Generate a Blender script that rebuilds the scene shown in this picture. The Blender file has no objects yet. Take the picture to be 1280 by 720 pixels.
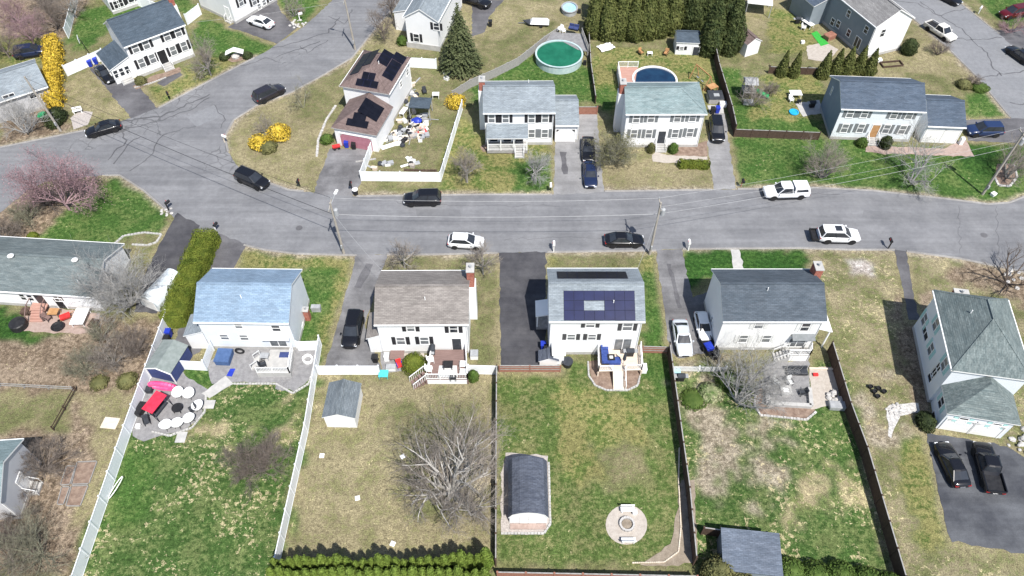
import bpy, math, random
import numpy as np
from mathutils import Vector, Matrix
R = math.radians
sc = bpy.context.scene
COL = sc.collection
rnd = random.Random(7)

# ---------------------------------------------------------------- camera model (metres; x east, y north, camera over the origin)
FPX, PITCH, CAMZ = 945.0, R(50.8), 68.0
FW = Vector((0, math.cos(PITCH), -math.sin(PITCH)))
UP = Vector((0, math.sin(PITCH), math.cos(PITCH)))
RT = Vector((1, 0, 0))
EYE = Vector((0, 0, CAMZ))

def ray(px, py):
    return FW + RT * ((px - 640) / FPX) - UP * ((py - 360) / FPX)

def G(px, py, z=0.0):
    """Ground (or level-z) point that the survey photo shows at pixel px, py."""
    d = ray(px, py)
    t = (z - CAMZ) / d.z
    return Vector((d.x * t, d.y * t, z))

def GP(pts, z=0.0):
    return [G(x, y, z) for x, y in pts]

# ---------------------------------------------------------------- materials
MATS = {}

def node_mat(name):
    m = bpy.data.materials.new(name)
    m.use_nodes = True
    nt = m.node_tree
    b = nt.nodes['Principled BSDF']
    return m, nt, b

def c4(c):
    return (c[0], c[1], c[2], 1)

def pmat(name, col, col2=None, scale=3.0, detail=4, rough=.8, stretch=(1, 1, 1), metal=0.0, bump=0.0, spec=.3, lo=.35, hi=.65,
         fine=0.0, fscale=25, coat=0.0, isl=0.0, rotz=0, lap=0.0):
    if name in MATS:
        return MATS[name]
    m, nt, b = node_mat(name)
    L = nt.links.new
    b.inputs['Roughness'].default_value = rough
    b.inputs['Metallic'].default_value = metal
    b.inputs['Specular IOR Level'].default_value = spec
    if coat:
        b.inputs['Coat Weight'].default_value = coat
        b.inputs['Coat Roughness'].default_value = .05
    tc = nt.nodes.new('ShaderNodeTexCoord')
    mp = nt.nodes.new('ShaderNodeMapping')
    mp.inputs['Scale'].default_value = stretch
    mp.inputs['Rotation'].default_value = (0, 0, rotz)
    L(tc.outputs['Object'], mp.inputs['Vector'])
    nz = nt.nodes.new('ShaderNodeTexNoise')
    nz.inputs['Scale'].default_value = scale
    nz.inputs['Detail'].default_value = detail
    nz.inputs['Roughness'].default_value = .6
    L(mp.outputs[0], nz.inputs['Vector'])
    rp = nt.nodes.new('ShaderNodeValToRGB')
    rp.color_ramp.elements[0].position = lo
    rp.color_ramp.elements[1].position = hi
    rp.color_ramp.elements[0].color = c4(col)
    rp.color_ramp.elements[1].color = c4(col2 if col2 else [min(1, c * 1.12) for c in col])
    L(nz.outputs['Fac'], rp.inputs['Fac'])
    out = rp.outputs['Color']

    def mul(sock, fac_sock, a, bb):
        mr = nt.nodes.new('ShaderNodeMapRange')
        mr.inputs['To Min'].default_value = a
        mr.inputs['To Max'].default_value = bb
        L(fac_sock, mr.inputs['Value'])
        vm = nt.nodes.new('ShaderNodeVectorMath')
        vm.operation = 'SCALE'
        L(sock, vm.inputs[0])
        L(mr.outputs[0], vm.inputs['Scale'])
        return vm.outputs[0]
    if fine:
        n2 = nt.nodes.new('ShaderNodeTexNoise')
        n2.inputs['Scale'].default_value = fscale
        n2.inputs['Detail'].default_value = 2
        L(mp.outputs[0], n2.inputs['Vector'])
        out = mul(out, n2.outputs['Fac'], 1 - fine * 1.6, 1 + fine * 1.6)
    if isl:
        gi = nt.nodes.new('ShaderNodeNewGeometry')
        out = mul(out, gi.outputs['Random Per Island'], 1 - isl, 1 + isl)
    L(out, b.inputs['Base Color'])
    if lap:
        wv = nt.nodes.new('ShaderNodeTexWave')
        wv.wave_type = 'BANDS'
        wv.bands_direction = 'Z'
        wv.wave_profile = 'SAW'
        wv.inputs['Scale'].default_value = 2.4
        L(tc.outputs['Object'], wv.inputs['Vector'])
        bp = nt.nodes.new('ShaderNodeBump')
        bp.inputs['Strength'].default_value = lap
        bp.inputs['Distance'].default_value = .02
        L(wv.outputs['Fac'], bp.inputs['Height'])
        L(bp.outputs[0], b.inputs['Normal'])
    elif bump:
        bp = nt.nodes.new('ShaderNodeBump')
        bp.inputs['Strength'].default_value = bump
        bp.inputs['Distance'].default_value = .05
        L(nz.outputs['Fac'], bp.inputs['Height'])
        L(bp.outputs[0], b.inputs['Normal'])
    MATS[name] = m
    return m

def roof_mat(name, col, col2, contrast=.13):
    """Asphalt shingles: courses along local x, blotched tabs, weather streaks."""
    m, nt, b = node_mat(name)
    L = nt.links.new
    b.inputs['Roughness'].default_value = .9
    b.inputs['Specular IOR Level'].default_value = .25
    tc = nt.nodes.new('ShaderNodeTexCoord')

    def noise(scale, st, det=3):
        mp = nt.nodes.new('ShaderNodeMapping')
        mp.inputs['Scale'].default_value = st
        L(tc.outputs['Object'], mp.inputs['Vector'])
        n = nt.nodes.new('ShaderNodeTexNoise')
        n.inputs['Scale'].default_value = scale
        n.inputs['Detail'].default_value = det
        n.inputs['Roughness'].default_value = .65
        L(mp.outputs[0], n.inputs['Vector'])
        return n.outputs['Fac']
    n1 = noise(1.0, (.7, 3.5, 3.5), 4)
    n2 = noise(1.0, (3.2, 9, 9), 2)
    n3 = noise(.35, (1, 1, 1), 2)
    br = nt.nodes.new('ShaderNodeTexBrick')
    br.inputs['Color1'].default_value = (.86, .86, .86, 1)
    br.inputs['Color2'].default_value = (1.1, 1.1, 1.1, 1)
    br.inputs['Mortar'].default_value = (.72, .72, .72, 1)
    br.inputs['Scale'].default_value = 1
    br.inputs['Mortar Size'].default_value = .018
    br.inputs['Brick Width'].default_value = .42
    br.inputs['Row Height'].default_value = .15
    L(tc.outputs['Object'], br.inputs['Vector'])
    rp = nt.nodes.new('ShaderNodeValToRGB')
    rp.color_ramp.elements[0].position = .36
    rp.color_ramp.elements[1].position = .64
    rp.color_ramp.elements[0].color = c4(col)
    rp.color_ramp.elements[1].color = c4(col2)
    L(n1, rp.inputs['Fac'])

    def mr(s, a, bb):
        k = nt.nodes.new('ShaderNodeMapRange')
        k.inputs['From Min'].default_value = .25
        k.inputs['From Max'].default_value = .75
        k.inputs['To Min'].default_value = a
        k.inputs['To Max'].default_value = bb
        L(s, k.inputs['Value'])
        return k.outputs[0]
    mm = nt.nodes.new('ShaderNodeMath')
    mm.operation = 'MULTIPLY'
    L(mr(n2, 1 - contrast, 1 + contrast), mm.inputs[0])
    L(mr(n3, .84, 1.12), mm.inputs[1])
    s1 = nt.nodes.new('ShaderNodeVectorMath')
    s1.operation = 'SCALE'
    L(rp.outputs['Color'], s1.inputs[0])
    L(mm.outputs[0], s1.inputs['Scale'])
    s2 = nt.nodes.new('ShaderNodeVectorMath')
    s2.operation = 'MULTIPLY'
    L(s1.outputs[0], s2.inputs[0])
    L(br.outputs['Color'], s2.inputs[1])
    L(s2.outputs[0], b.inputs['Base Color'])
    bp = nt.nodes.new('ShaderNodeBump')
    bp.inputs['Strength'].default_value = .5
    bp.inputs['Distance'].default_value = .03
    L(n2, bp.inputs['Height'])
    L(bp.outputs[0], b.inputs['Normal'])
    return m

M = dict(
    white=pmat('white_trim', (.78, .78, .77), (.82, .82, .81), 1.2, rough=.55),
    siding=pmat('white_siding', (.76, .765, .77), (.80, .80, .80), .6, rough=.6, lap=.35, fine=.03),
    siding_cool=pmat('cool_white_siding', (.68, .72, .76), (.73, .76, .79), .6, rough=.6, lap=.35, fine=.03),
    siding_blue=pmat('slate_blue_siding', (.17, .215, .28), (.20, .25, .31), .6, rough=.65, lap=.35),
    siding_grey=pmat('grey_siding', (.20, .235, .27), (.23, .265, .30), .6, rough=.65, lap=.35),
    siding_lav=pmat('pale_grey_siding', (.50, .50, .52), (.56, .56, .57), .6, rough=.65, lap=.35),
    vinyl=pmat('white_vinyl', (.74, .77, .80), (.79, .81, .83), .8, rough=.45, fine=.03, fscale=6),
    conc=pmat('concrete', (.36, .355, .345), (.46, .45, .43), 1.4, 6, rough=.9, fine=.1),
    paver=pmat('pavers', (.185, .182, .186), (.26, .256, .258), 2.2, 6, rough=.9, fine=.14, fscale=14),
    pinkpaver=pmat('pink_pavers', (.29, .215, .185), (.37, .285, .25), 2.5, 6, rough=.9, fine=.14, fscale=14),
    tanpaver=pmat('tan_pavers', (.36, .32, .28), (.44, .40, .355), 2.5, 6, rough=.9, fine=.14, fscale=14),
    mulch=pmat('mulch', (.16, .11, .085), (.27, .20, .155), 2.0, 6, rough=.95, fine=.2, fscale=12),
    stone=pmat('field_stone', (.32, .31, .30), (.58, .56, .53), 3.5, 6, rough=.9, fine=.25, fscale=9),
    gravel=pmat('gravel', (.30, .27, .25), (.46, .42, .39), 6, 6, rough=.95, fine=.25, fscale=20),
    brick=pmat('brick', (.27, .085, .06), (.38, .16, .12), 4, 4, rough=.9, fine=.2, fscale=14),
    glass=pmat('window_glass', (.022, .026, .032), (.035, .04, .05), 1, rough=.08, spec=.5),
    pane=pmat('curtained_window_glass', (.10, .11, .12), (.24, .25, .26), .9, 3, rough=.12, spec=.5),
    shut_blk=pmat('black_shutter', (.018, .018, .022), (.03, .03, .034), 3, rough=.6),
    shut_dk=pmat('charcoal_shutter', (.045, .045, .048), (.06, .06, .064), 3, rough=.6),
    shut_gry=pmat('grey_shutter', (.15, .165, .17), (.19, .20, .21), 3, rough=.6),
    shut_lt=pmat('pale_shutter', (.58, .59, .58), (.66, .66, .65), 3, rough=.6),
    shut_teal=pmat('pale_teal_shutter', (.36, .58, .56), (.42, .64, .62), 3, rough=.6),
    dark=pmat('black_plastic', (.014, .014, .016), (.025, .025, .027), 3, rough=.5),
    rubber=pmat('tyre_rubber', (.012, .012, .013), (.022, .022, .023), 5, rough=.85),
    alloy=pmat('alloy_rim', (.42, .42, .44), (.52, .52, .54), 5, rough=.3, metal=.8),
    chrome=pmat('bright_metal', (.55, .56, .58), (.65, .66, .68), 5, rough=.25, metal=.9),
    lamp=pmat('headlamp_lens', (.62, .65, .68), (.75, .77, .8), 5, rough=.1),
    tail=pmat('tail_lamp_lens', (.28, .012, .012), (.36, .02, .02), 5, rough=.2),
    panel=pmat('solar_cell_black', (.006, .007, .012), (.010, .011, .018), 1, rough=.35, spec=.12),
    panel_blue=pmat('solar_cell_blue', (.006, .010, .05), (.009, .015, .066), 1, rough=.3, spec=.12),
    panel_rim=pmat('solar_panel_frame', (.009, .012, .035), (.013, .017, .045), 1, spec=.1, rough=.5),
    pole=pmat('weathered_pole_wood', (.26, .235, .20), (.40, .37, .33), 3, 5, rough=.9, stretch=(4, 4, .5)),
    wire=pmat('wire_sheath', (.28, .285, .29), (.36, .36, .36), 1, rough=.5),
    wood_red=pmat('red_brown_fence_wood', (.23, .10, .07), (.34, .165, .12), 3, 5, rough=.85, stretch=(1, 1, 4), fine=.1),
    wood_dk=pmat('dark_brown_fence_wood', (.055, .036, .027), (.10, .066, .05), 3, 5, rough=.9, stretch=(1, 1, 4), fine=.12),
    wood_gry=pmat('silvered_and_sunlit_wood', (.24, .235, .23), (.36, .35, .335), 3, 5, rough=.9, stretch=(1, 1, 4), fine=.12),
    wood_tan=pmat('pale_deck_wood', (.55, .46, .37), (.66, .56, .46), 2, 5, rough=.8, stretch=(.5, 6, 1), fine=.08),
    wood_deck=pmat('red_brown_decking', (.16, .105, .095), (.215, .145, .13), 2, 5, rough=.8, stretch=(.5, 6, 1), fine=.08),
    wood_pink=pmat('pinkish_decking', (.36, .20, .16), (.45, .27, .22), 2, 5, rough=.8, stretch=(.5, 6, 1), fine=.08),
    cedar=pmat('orange_cedar', (.36, .19, .08), (.46, .27, .13), 2, 5, rough=.8, fine=.1),
    blue=pmat('blue_plastic', (.015, .035, .32), (.025, .05, .42), 2, rough=.45),
    blue_cush=pmat('blue_cushion', (.03, .055, .20), (.045, .08, .27), 3, rough=.9),
    denim=pmat('denim_blue_cover', (.05, .095, .21), (.07, .125, .26), 3, rough=.9),
    soil=pmat('bare_soil', (.20, .165, .125), (.29, .245, .195), 1.5, 6, rough=.95, fine=.2, fscale=10),
    ltblue=pmat('light_blue_liner', (.30, .55, .68), (.40, .64, .76), 2, rough=.4),
    teal=pmat('teal_plastic', (.06, .42, .45), (.1, .52, .54), 2, rough=.45),
    red=pmat('red_canopy_cloth', (.50, .02, .05), (.62, .035, .075), 2, rough=.85),
    pink=pmat('pink_plastic', (.68, .06, .20), (.78, .12, .28), 2, rough=.4),
    redp=pmat('red_plastic', (.55, .03, .03), (.65, .05, .05), 2, rough=.45),
    green=pmat('green_plastic', (.02, .30, .10), (.04, .38, .15), 2, rough=.5),
    turf=pmat('green_carpet', (.03, .30, .04), (.05, .38, .06), 4, rough=.95, fine=.1),
    charcoal=pmat('charcoal_cloth', (.03, .034, .042), (.05, .055, .065), 2, rough=.9),
    navy=pmat('navy_canvas', (.035, .05, .14), (.05, .07, .19), 2, rough=.85),
    greygreen=pmat('grey_green_canvas', (.17, .20, .19), (.23, .26, .25), 2, rough=.85),
    greypl=pmat('grey_plastic', (.28, .29, .30), (.38, .39, .40), 2, rough=.5),
    beige=pmat('beige_board', (.58, .50, .40), (.68, .60, .5), 2, rough=.8),
    fabric=pmat('grey_fabric_shelter', (.50, .55, .58), (.62, .66, .68), 1.5, 5, rough=.7, fine=.08),
)
RM = dict(
    light=roof_mat('pale_grey_shingle', (.20, .23, .255), (.265, .30, .325)),
    blue=roof_mat('sky_blue_grey_shingle', (.195, .275, .37), (.245, .33, .43)),
    warm=roof_mat('warm_grey_shingle', (.19, .172, .16), (.265, .243, .225)),
    slate=roof_mat('slate_grey_shingle', (.066, .084, .104), (.096, .115, .138)),
    mid=roof_mat('worn_grey_shingle', (.125, .148, .165), (.18, .205, .222)),
    navy=roof_mat('blue_grey_shingle', (.066, .09, .125), (.094, .12, .16)),
    dark=roof_mat('dark_slate_shingle', (.055, .076, .10), (.078, .102, .13)),
    green=roof_mat('grey_green_shingle', (.165, .225, .232), (.24, .30, .305)),
    ranch=roof_mat('weathered_green_grey_shingle', (.115, .142, .147), (.17, .198, .20)),
    hip=roof_mat('grey_green_streaked_shingle', (.105, .135, .138), (.185, .218, .215), .2),
    brown=roof_mat('brown_shingle', (.14, .102, .095), (.195, .145, .135)),
    char=roof_mat('charcoal_blue_shingle', (.06, .07, .095), (.105, .118, .15), .2),
    shedblue=roof_mat('steel_blue_shingle', (.105, .128, .165), (.15, .175, .218), .2),
    taupe=roof_mat('taupe_shingle', (.20, .195, .195), (.265, .26, .255)),
)

# ---------------------------------------------------------------- mesh builder
def link(name, me, parent=None, loc=None, rotz=None):
    o = bpy.data.objects.new(name, me)
    COL.objects.link(o)
    if parent:
        o.parent = parent
    if loc is not None:
        o.location = loc
    if rotz is not None:
        o.rotation_euler = (0, 0, rotz)
    return o

class MB:
    def __init__(s):
        s.v, s.f, s.m = [], [], []

    def add(s, vs, fs, m=0):
        n = len(s.v)
        s.v += [tuple(p) for p in vs]
        s.f += [tuple(i + n for i in f) for f in fs]
        s.m += [m] * len(fs)

    def box(s, x0, y0, z0, x1, y1, z1, m=0):
        s.add([(x0, y0, z0), (x1, y0, z0), (x1, y1, z0), (x0, y1, z0), (x0, y0, z1), (x1, y0, z1), (x1, y1, z1), (x0, y1, z1)],
              [(0, 3, 2, 1), (4, 5, 6, 7), (0, 1, 5, 4), (1, 2, 6, 5), (2, 3, 7, 6), (3, 0, 4, 7)], m)

    def rbox(s, cx, cy, z0, sx, sy, h, rot=0, m=0, taper=1.0):
        c, n = math.cos(rot), math.sin(rot)
        vs = []
        for z, k in ((z0, 1), (z0 + h, taper)):
            for x, y in ((-1, -1), (1, -1), (1, 1), (-1, 1)):
                X, Y = x * sx / 2 * k, y * sy / 2 * k
                vs.append((cx + X * c - Y * n, cy + X * n + Y * c, z))
        s.add(vs, [(0, 3, 2, 1), (4, 5, 6, 7), (0, 1, 5, 4), (1, 2, 6, 5), (2, 3, 7, 6), (3, 0, 4, 7)], m)

    def beam(s, a, b, w, h, m=0):
        a, b = Vector(a), Vector(b)
        d = (b - a).normalized()
        side = d.cross(Vector((0, 0, 1)))
        if side.length < 1e-4:
            side = Vector((1, 0, 0))
        side.normalize()
        up = side.cross(d)
        vs = []
        for p in (a, b):
            for i, j in ((-1, -1), (1, -1), (1, 1), (-1, 1)):
                vs.append(p + side * (i * w / 2) + up * (j * h / 2))
        s.add(vs, [(0, 1, 2, 3), (7, 6, 5, 4), (0, 4, 5, 1), (1, 5, 6, 2), (2, 6, 7, 3), (3, 7, 4, 0)], m)

    def tube(s, a, b, r0, r1=None, n=6, m=0, cap=True):
        r1 = r0 if r1 is None else r1
        a, b = Vector(a), Vector(b)
        d = (b - a).normalized()
        u = d.cross(Vector((0, 0, 1)))
        if u.length < 1e-3:
            u = Vector((1, 0, 0))
        u.normalize()
        w = d.cross(u)
        vs = []
        for p, r in ((a, r0), (b, r1)):
            for k in range(n):
                t = 2 * math.pi * k / n
                vs.append(p + u * (math.cos(t) * r) + w * (math.sin(t) * r))
        fs = [(k, (k + 1) % n, n + (k + 1) % n, n + k) for k in range(n)]
        if cap:
            fs += [tuple(range(n))[::-1], tuple(range(n, 2 * n))]
        s.add(vs, fs, m)

    def lathe(s, prof, c=(0, 0, 0), n=16, m=0, sx=1, sy=1):
        vs = []
        for r, z in prof:
            for k in range(n):
                t = 2 * math.pi * k / n
                vs.append((c[0] + math.cos(t) * r * sx, c[1] + math.sin(t) * r * sy, c[2] + z))
        fs = []
        for i in range(len(prof) - 1):
            for k in range(n):
                fs.append((i * n + k, i * n + (k + 1) % n, (i + 1) * n + (k + 1) % n, (i + 1) * n + k))
        fs.append(tuple(range(n))[::-1])
        fs.append(tuple(range((len(prof) - 1) * n, len(prof) * n)))
        s.add(vs, fs, m)

    def prism(s, pts, z0, z1, m=0):
        n = len(pts)
        ar = sum(pts[i][0] * pts[(i + 1) % n][1] - pts[(i + 1) % n][0] * pts[i][1] for i in range(n))
        if ar < 0:
            pts = list(pts)[::-1]
        vs = [(p[0], p[1], z0) for p in pts] + [(p[0], p[1], z1) for p in pts]
        fs = [tuple(range(n))[::-1], tuple(range(n, 2 * n))]
        fs += [(k, (k + 1) % n, n + (k + 1) % n, n + k) for k in range(n)]
        s.add(vs, fs, m)

    def sheet(s, pts, z, m=0):
        n = len(pts)
        ar = sum(pts[i][0] * pts[(i + 1) % n][1] - pts[(i + 1) % n][0] * pts[i][1] for i in range(n))
        if ar < 0:
            pts = list(pts)[::-1]
        s.add([(p[0], p[1], z) for p in pts], [tuple(range(n))], m)

    def mesh(s, name, mats, smooth=False):
        me = bpy.data.meshes.new(name)
        me.from_pydata(s.v, [], s.f)
        for mt in (mats if isinstance(mats, (list, tuple)) else [mats]):
            me.materials.append(mt)
        me.polygons.foreach_set('material_index', s.m)
        if smooth:
            me.polygons.foreach_set('use_smooth', [True] * len(s.f))
        me.update()
        return me

    def build(s, name, mats, parent=None, loc=None, rotz=None, smooth=False):
        return link(name, s.mesh(name, mats, smooth), parent, loc, rotz)

def tag(o, label, cat, group=None):
    o['label'] = label
    o['category'] = cat
    if group:
        o['group'] = group
    return o

def thing(name, label, cat, loc=(0, 0, 0), rotz=0, group=None):
    o = bpy.data.objects.new(name, None)
    o.empty_display_size = .5
    COL.objects.link(o)
    o.location = loc
    o.rotation_euler = (0, 0, rotz)
    return tag(o, label, cat, group)

def structure(o):
    o['kind'] = 'structure'
    return o

def np_mesh(name, V, F, mats):
    """V (n,3); F (m,k) faces all of k corners."""
    me = bpy.data.meshes.new(name)
    V = np.asarray(V, dtype=np.float32)
    F = np.asarray(F, dtype=np.int32)
    k = F.shape[1]
    me.vertices.add(len(V))
    me.vertices.foreach_set('co', V.ravel())
    me.loops.add(F.size)
    me.loops.foreach_set('vertex_index', F.ravel())
    me.polygons.add(len(F))
    me.polygons.foreach_set('loop_start', np.arange(0, F.size, k, dtype=np.int32))
    for mt in (mats if isinstance(mats, (list, tuple)) else [mats]):
        me.materials.append(mt)
    me.update(calc_edges=True)
    return me
# ---------------------------------------------------------------- ground
T = {  # tone a, tone b, balance towards b, straw tufts
    'olive': ((.20, .18, .10), (.125, .132, .058), .0, .18),
    'tan': ((.25, .218, .13), (.175, .165, .082), -.02, .15),
    'dry': ((.245, .213, .128), (.165, .16, .078), -.03, .25),
    'green': ((.078, .12, .033), (.142, .15, .062), -.01, .22),
    'mgreen': ((.10, .14, .038), (.19, .18, .072), .02, .12),
    'lush': ((.05, .104, .024), (.095, .138, .042), -.02, .2),
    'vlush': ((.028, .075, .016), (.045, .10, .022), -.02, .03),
    'weedy': ((.052, .10, .026), (.112, .145, .052), -.01, .52),
    'mix': ((.25, .218, .135), (.13, .138, .06), -.01, .5),
    'litter': ((.165, .125, .088), (.235, .185, .135), .0, .3),
    'dirt': ((.235, .20, .145), (.31, .27, .205), .0, .45),
    'pale': ((.36, .32, .29), (.46, .43, .40), .0, .2),
    'straw': ((.33, .28, .17), (.14, .155, .06), -.02, .6),
}
ZONES = [
    ('litter', [(-80, -40), (115, -40), (108, 38), (66, 50), (0, 42), (-80, 50)]),
    ('mgreen', [(-80, 45), (0, 42), (60, 52), (60, 78), (-80, 82)]),
    ('lush', [(86, 50), (100, 10), (175, 2), (200, 14), (135, 40), (112, 62), (95, 66)]),
    ('olive', [(82, 66), (128, 56), (132, 70), (84, 94)]),
    ('tan', [(84, 100), (108, 90), (160, 148), (100, 152), (84, 130)]),
    ('litter', [(0, 140), (75, 105), (90, 165), (0, 182)]),
    ('mgreen', [(178, 118), (245, 75), (282, 70), (300, 85), (230, 122), (196, 135)]),
    ('lush', [(238, 38), (256, 22), (300, 38), (345, 55), (318, 76), (262, 72), (246, 62)]),
    ('lush', [(200, -4), (240, -4), (246, 12), (232, 20), (222, 8)]),
    ('lush', [(336, 4), (372, -12), (412, -12), (378, 32), (352, 30)]),
    ('tan', [(285, 165), (330, 132), (395, 105), (438, 80), (468, 40), (500, -6), (520, 60), (425, 110), (425, 170), (395, 240), (330, 226), (296, 206)]),
    ('olive', [(372, 120), (440, 84), (452, 100), (420, 150), (360, 150)]),
    ('tan', [(575, 0), (720, 0), (740, 40), (590, 112), (560, 70)]),
    ('olive', [(590, 60), (680, 20), (700, 40), (590, 108)]),
    ('olive', [(495, 70), (560, 90), (600, 100), (575, 140), (552, 224), (452, 222), (470, 150)]),
    ('lush', [(598, 132), (585, 112), (645, 76), (700, 60), (740, 85), (744, 130)]),
    ('mgreen', [(548, 244), (556, 190), (580, 140), (606, 180), (692, 184), (692, 244)]),
    ('lush', [(640, 205), (690, 190), (693, 244), (640, 244)]),
    ('mgreen', [(738, 60), (890, 66), (905, 110), (900, 150), (745, 140)]),
    ('lush', [(742, 110), (772, 112), (770, 140), (746, 140)]),
    ('olive', [(725, 145), (775, 140), (770, 190), (756, 200), (740, 190)]),
    ('dry', [(756, 198), (800, 180), (890, 205), (890, 238), (755, 240)]),
    ('lush', [(895, 84), (960, 92), (1022, 130), (1030, 170), (920, 168), (905, 130)]),
    ('olive', [(905, 40), (1000, 40), (1020, 96), (925, 92)]),
    ('mgreen', [(930, 92), (1030, 92), (1022, 150), (935, 150)]),
    ('lush', [(918, 172), (1040, 172), (1180, 186), (1290, 170), (1300, 248), (1240, 254), (1090, 238), (920, 236)]),
    ('vlush', [(1195, 180), (1245, 178), (1240, 222), (1200, 215)]),
    ('tan', [(870, -30), (1130, -30), (1130, 100), (1050, 100), (1000, 60), (930, 40)]),
    ('mgreen', [(960, 10), (1010, 20), (1030, 60), (960, 70)]),
    ('tan', [(1085, 80), (1130, 60), (1150, 30), (1210, 88), (1245, 118), (1215, 122), (1205, 100)]),
    ('lush', [(1208, 116), (1240, 112), (1262, 144), (1254, 148), (1210, 148)]),
    ('lush', [(1200, -40), (1400, -40), (1400, 40), (1280, 40), (1236, 20)]),
    ('lush', [(60, 298), (40, 290), (95, 250), (140, 222), (178, 240), (212, 266), (204, 302), (130, 306)]),
    ('litter', [(-60, 268), (40, 236), (120, 228), (95, 255), (40, 298), (-60, 312)]),
    ('olive', [(140, 306), (160, 295), (203, 294), (190, 306), (162, 328), (150, 320)]),
    ('vlush', [(-60, 385), (30, 390), (40, 420), (95, 415), (100, 440), (-60, 440)]),
    ('litter', [(-60, 435), (60, 425), (120, 400), (205, 400), (190, 480), (160, 540), (90, 720), (-60, 720)]),
    ('olive', [(-60, 488), (92, 490), (84, 540), (-60, 540)]),
    ('tan', [(90, 488), (178, 490), (155, 545), (120, 640), (88, 660), (120, 545)]),
    ('mgreen', [(292, 305), (330, 312), (446, 318), (444, 345), (425, 400), (405, 450), (392, 440), (378, 337), (290, 335)]),
    ('lush', [(360, 345), (420, 330), (400, 440), (378, 440)]),
    ('mgreen', [(420, 330), (446, 320), (420, 420), (402, 452), (398, 440)]),
    ('weedy', [(222, 460), (402, 445), (350, 705), (342, 740), (84, 740), (160, 545), (258, 470)]),
    ('lush', [(225, 462), (285, 455), (262, 485), (225, 490)]),
    ('lush', [(372, 452), (400, 440), (392, 500), (368, 480)]),
    ('lush', [(150, 565), (200, 570), (170, 660), (120, 660)]),
    ('straw', [(210, 540), (290, 540), (345, 495), (358, 540), (310, 560), (240, 565), (190, 560)]),
    ('olive', [(450, 318), (630, 316), (622, 465), (600, 465), (590, 338), (470, 338)]),
    ('dry', [(402, 462), (622, 460), (622, 706), (350, 706)]),
    ('olive', [(480, 505), (600, 500), (618, 640), (520, 650)]),
    ('mgreen', [(682, 312), (824, 312), (840, 445), (806, 445), (800, 338), (684, 338)]),
    ('lush', [(800, 340), (824, 340), (838, 445), (800, 445)]),
    ('olive', [(690, 314), (812, 314), (800, 336), (690, 338)]),
    ('green', [(622, 462), (700, 455), (836, 440), (868, 706), (622, 706)]),
    ('lush', [(804, 440), (836, 440), (842, 500), (806, 480)]),
    ('mgreen', [(690, 480), (800, 500), (810, 600), (700, 600)]),
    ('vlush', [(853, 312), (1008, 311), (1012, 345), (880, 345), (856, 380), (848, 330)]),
    ('weedy', [(838, 462), (905, 455), (950, 500), (1045, 440), (1122, 706), (1122, 740), (870, 740)]),
    ('dirt', [(840, 440), (900, 440), (900, 470), (842, 475)]),
    ('straw', [(848, 505), (905, 480), (925, 520), (908, 600), (870, 560)]),
    ('dirt', [(855, 500), (905, 490), (935, 560), (925, 655), (880, 660), (866, 600)]),
    ('dirt', [(935, 545), (985, 540), (990, 580), (950, 600)]),
    ('straw', [(950, 620), (1010, 600), (1030, 640), (960, 660)]),
    ('dirt', [(1140, 620), (1180, 640), (1200, 720), (1130, 740)]),
    ('straw', [(735, 560), (800, 555), (830, 600), (760, 615)]) if False else ('olive', [(740, 560), (800, 555), (815, 600), (755, 610)]),
    ('dirt', [(555, 560), (620, 560), (622, 650), (560, 640)]),
    ('straw', [(1040, 585), (1085, 590), (1100, 650), (1050, 660)]),
    ('mix', [(1008, 312), (1112, 315), (1140, 370), (1150, 470), (1175, 570), (1200, 700), (1400, 760), (1400, 800), (1120, 800), (1080, 560), (1045, 432)]),
    ('mix', [(1120, 316), (1200, 322), (1400, 360), (1400, 520), (1280, 460), (1250, 370), (1165, 362)]),
    ('litter', [(1180, 350), (1215, 320), (1400, 340), (1400, 440), (1258, 372), (1220, 360)]),
    ('litter', [(1112, 372), (1165, 362), (1160, 520), (1140, 520), (1128, 440)]),
    ('mgreen', [(1120, 540), (1155, 545), (1182, 610), (1195, 680), (1150, 690), (1128, 600)]),
    ('dirt', [(1075, 485), (1110, 478), (1140, 500), (1150, 530), (1110, 540), (1075, 520)]),
    ('pale', [(1060, 330), (1078, 325), (1096, 336), (1090, 346), (1066, 347)]),
    ('mix', [(1262, 480), (1400, 500), (1400, 620), (1280, 600), (1256, 556)]),
]

def smooth_noise(shape, cell, seed):
    g = np.random.RandomState(seed)
    h, w = shape
    gh, gw = int(h / cell) + 3, int(w / cell) + 3
    a = g.rand(gh, gw)
    y = np.arange(h) / cell
    x = np.arange(w) / cell
    y0, x0 = y.astype(int), x.astype(int)
    fy, fx = (y - y0), (x - x0)
    fy = (fy * fy * (3 - 2 * fy))[:, None]
    fx = (fx * fx * (3 - 2 * fx))[None, :]
    A, B = a[np.ix_(y0, x0)], a[np.ix_(y0, x0 + 1)]
    C, D = a[np.ix_(y0 + 1, x0)], a[np.ix_(y0 + 1, x0 + 1)]
    return (A * (1 - fx) + B * fx) * (1 - fy) + (C * (1 - fx) + D * fx) * fy

def pip(X, Y, poly):
    ins = np.zeros(X.shape, bool)
    n = len(poly)
    for i in range(n):
        x0, y0 = poly[i][0], poly[i][1]
        x1, y1 = poly[(i + 1) % n][0], poly[(i + 1) % n][1]
        if y0 == y1:
            continue
        c = ((y0 > Y) != (y1 > Y)) & (X < (x1 - x0) * (Y - y0) / (y1 - y0) + x0)
        ins ^= c
    return ins

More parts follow.
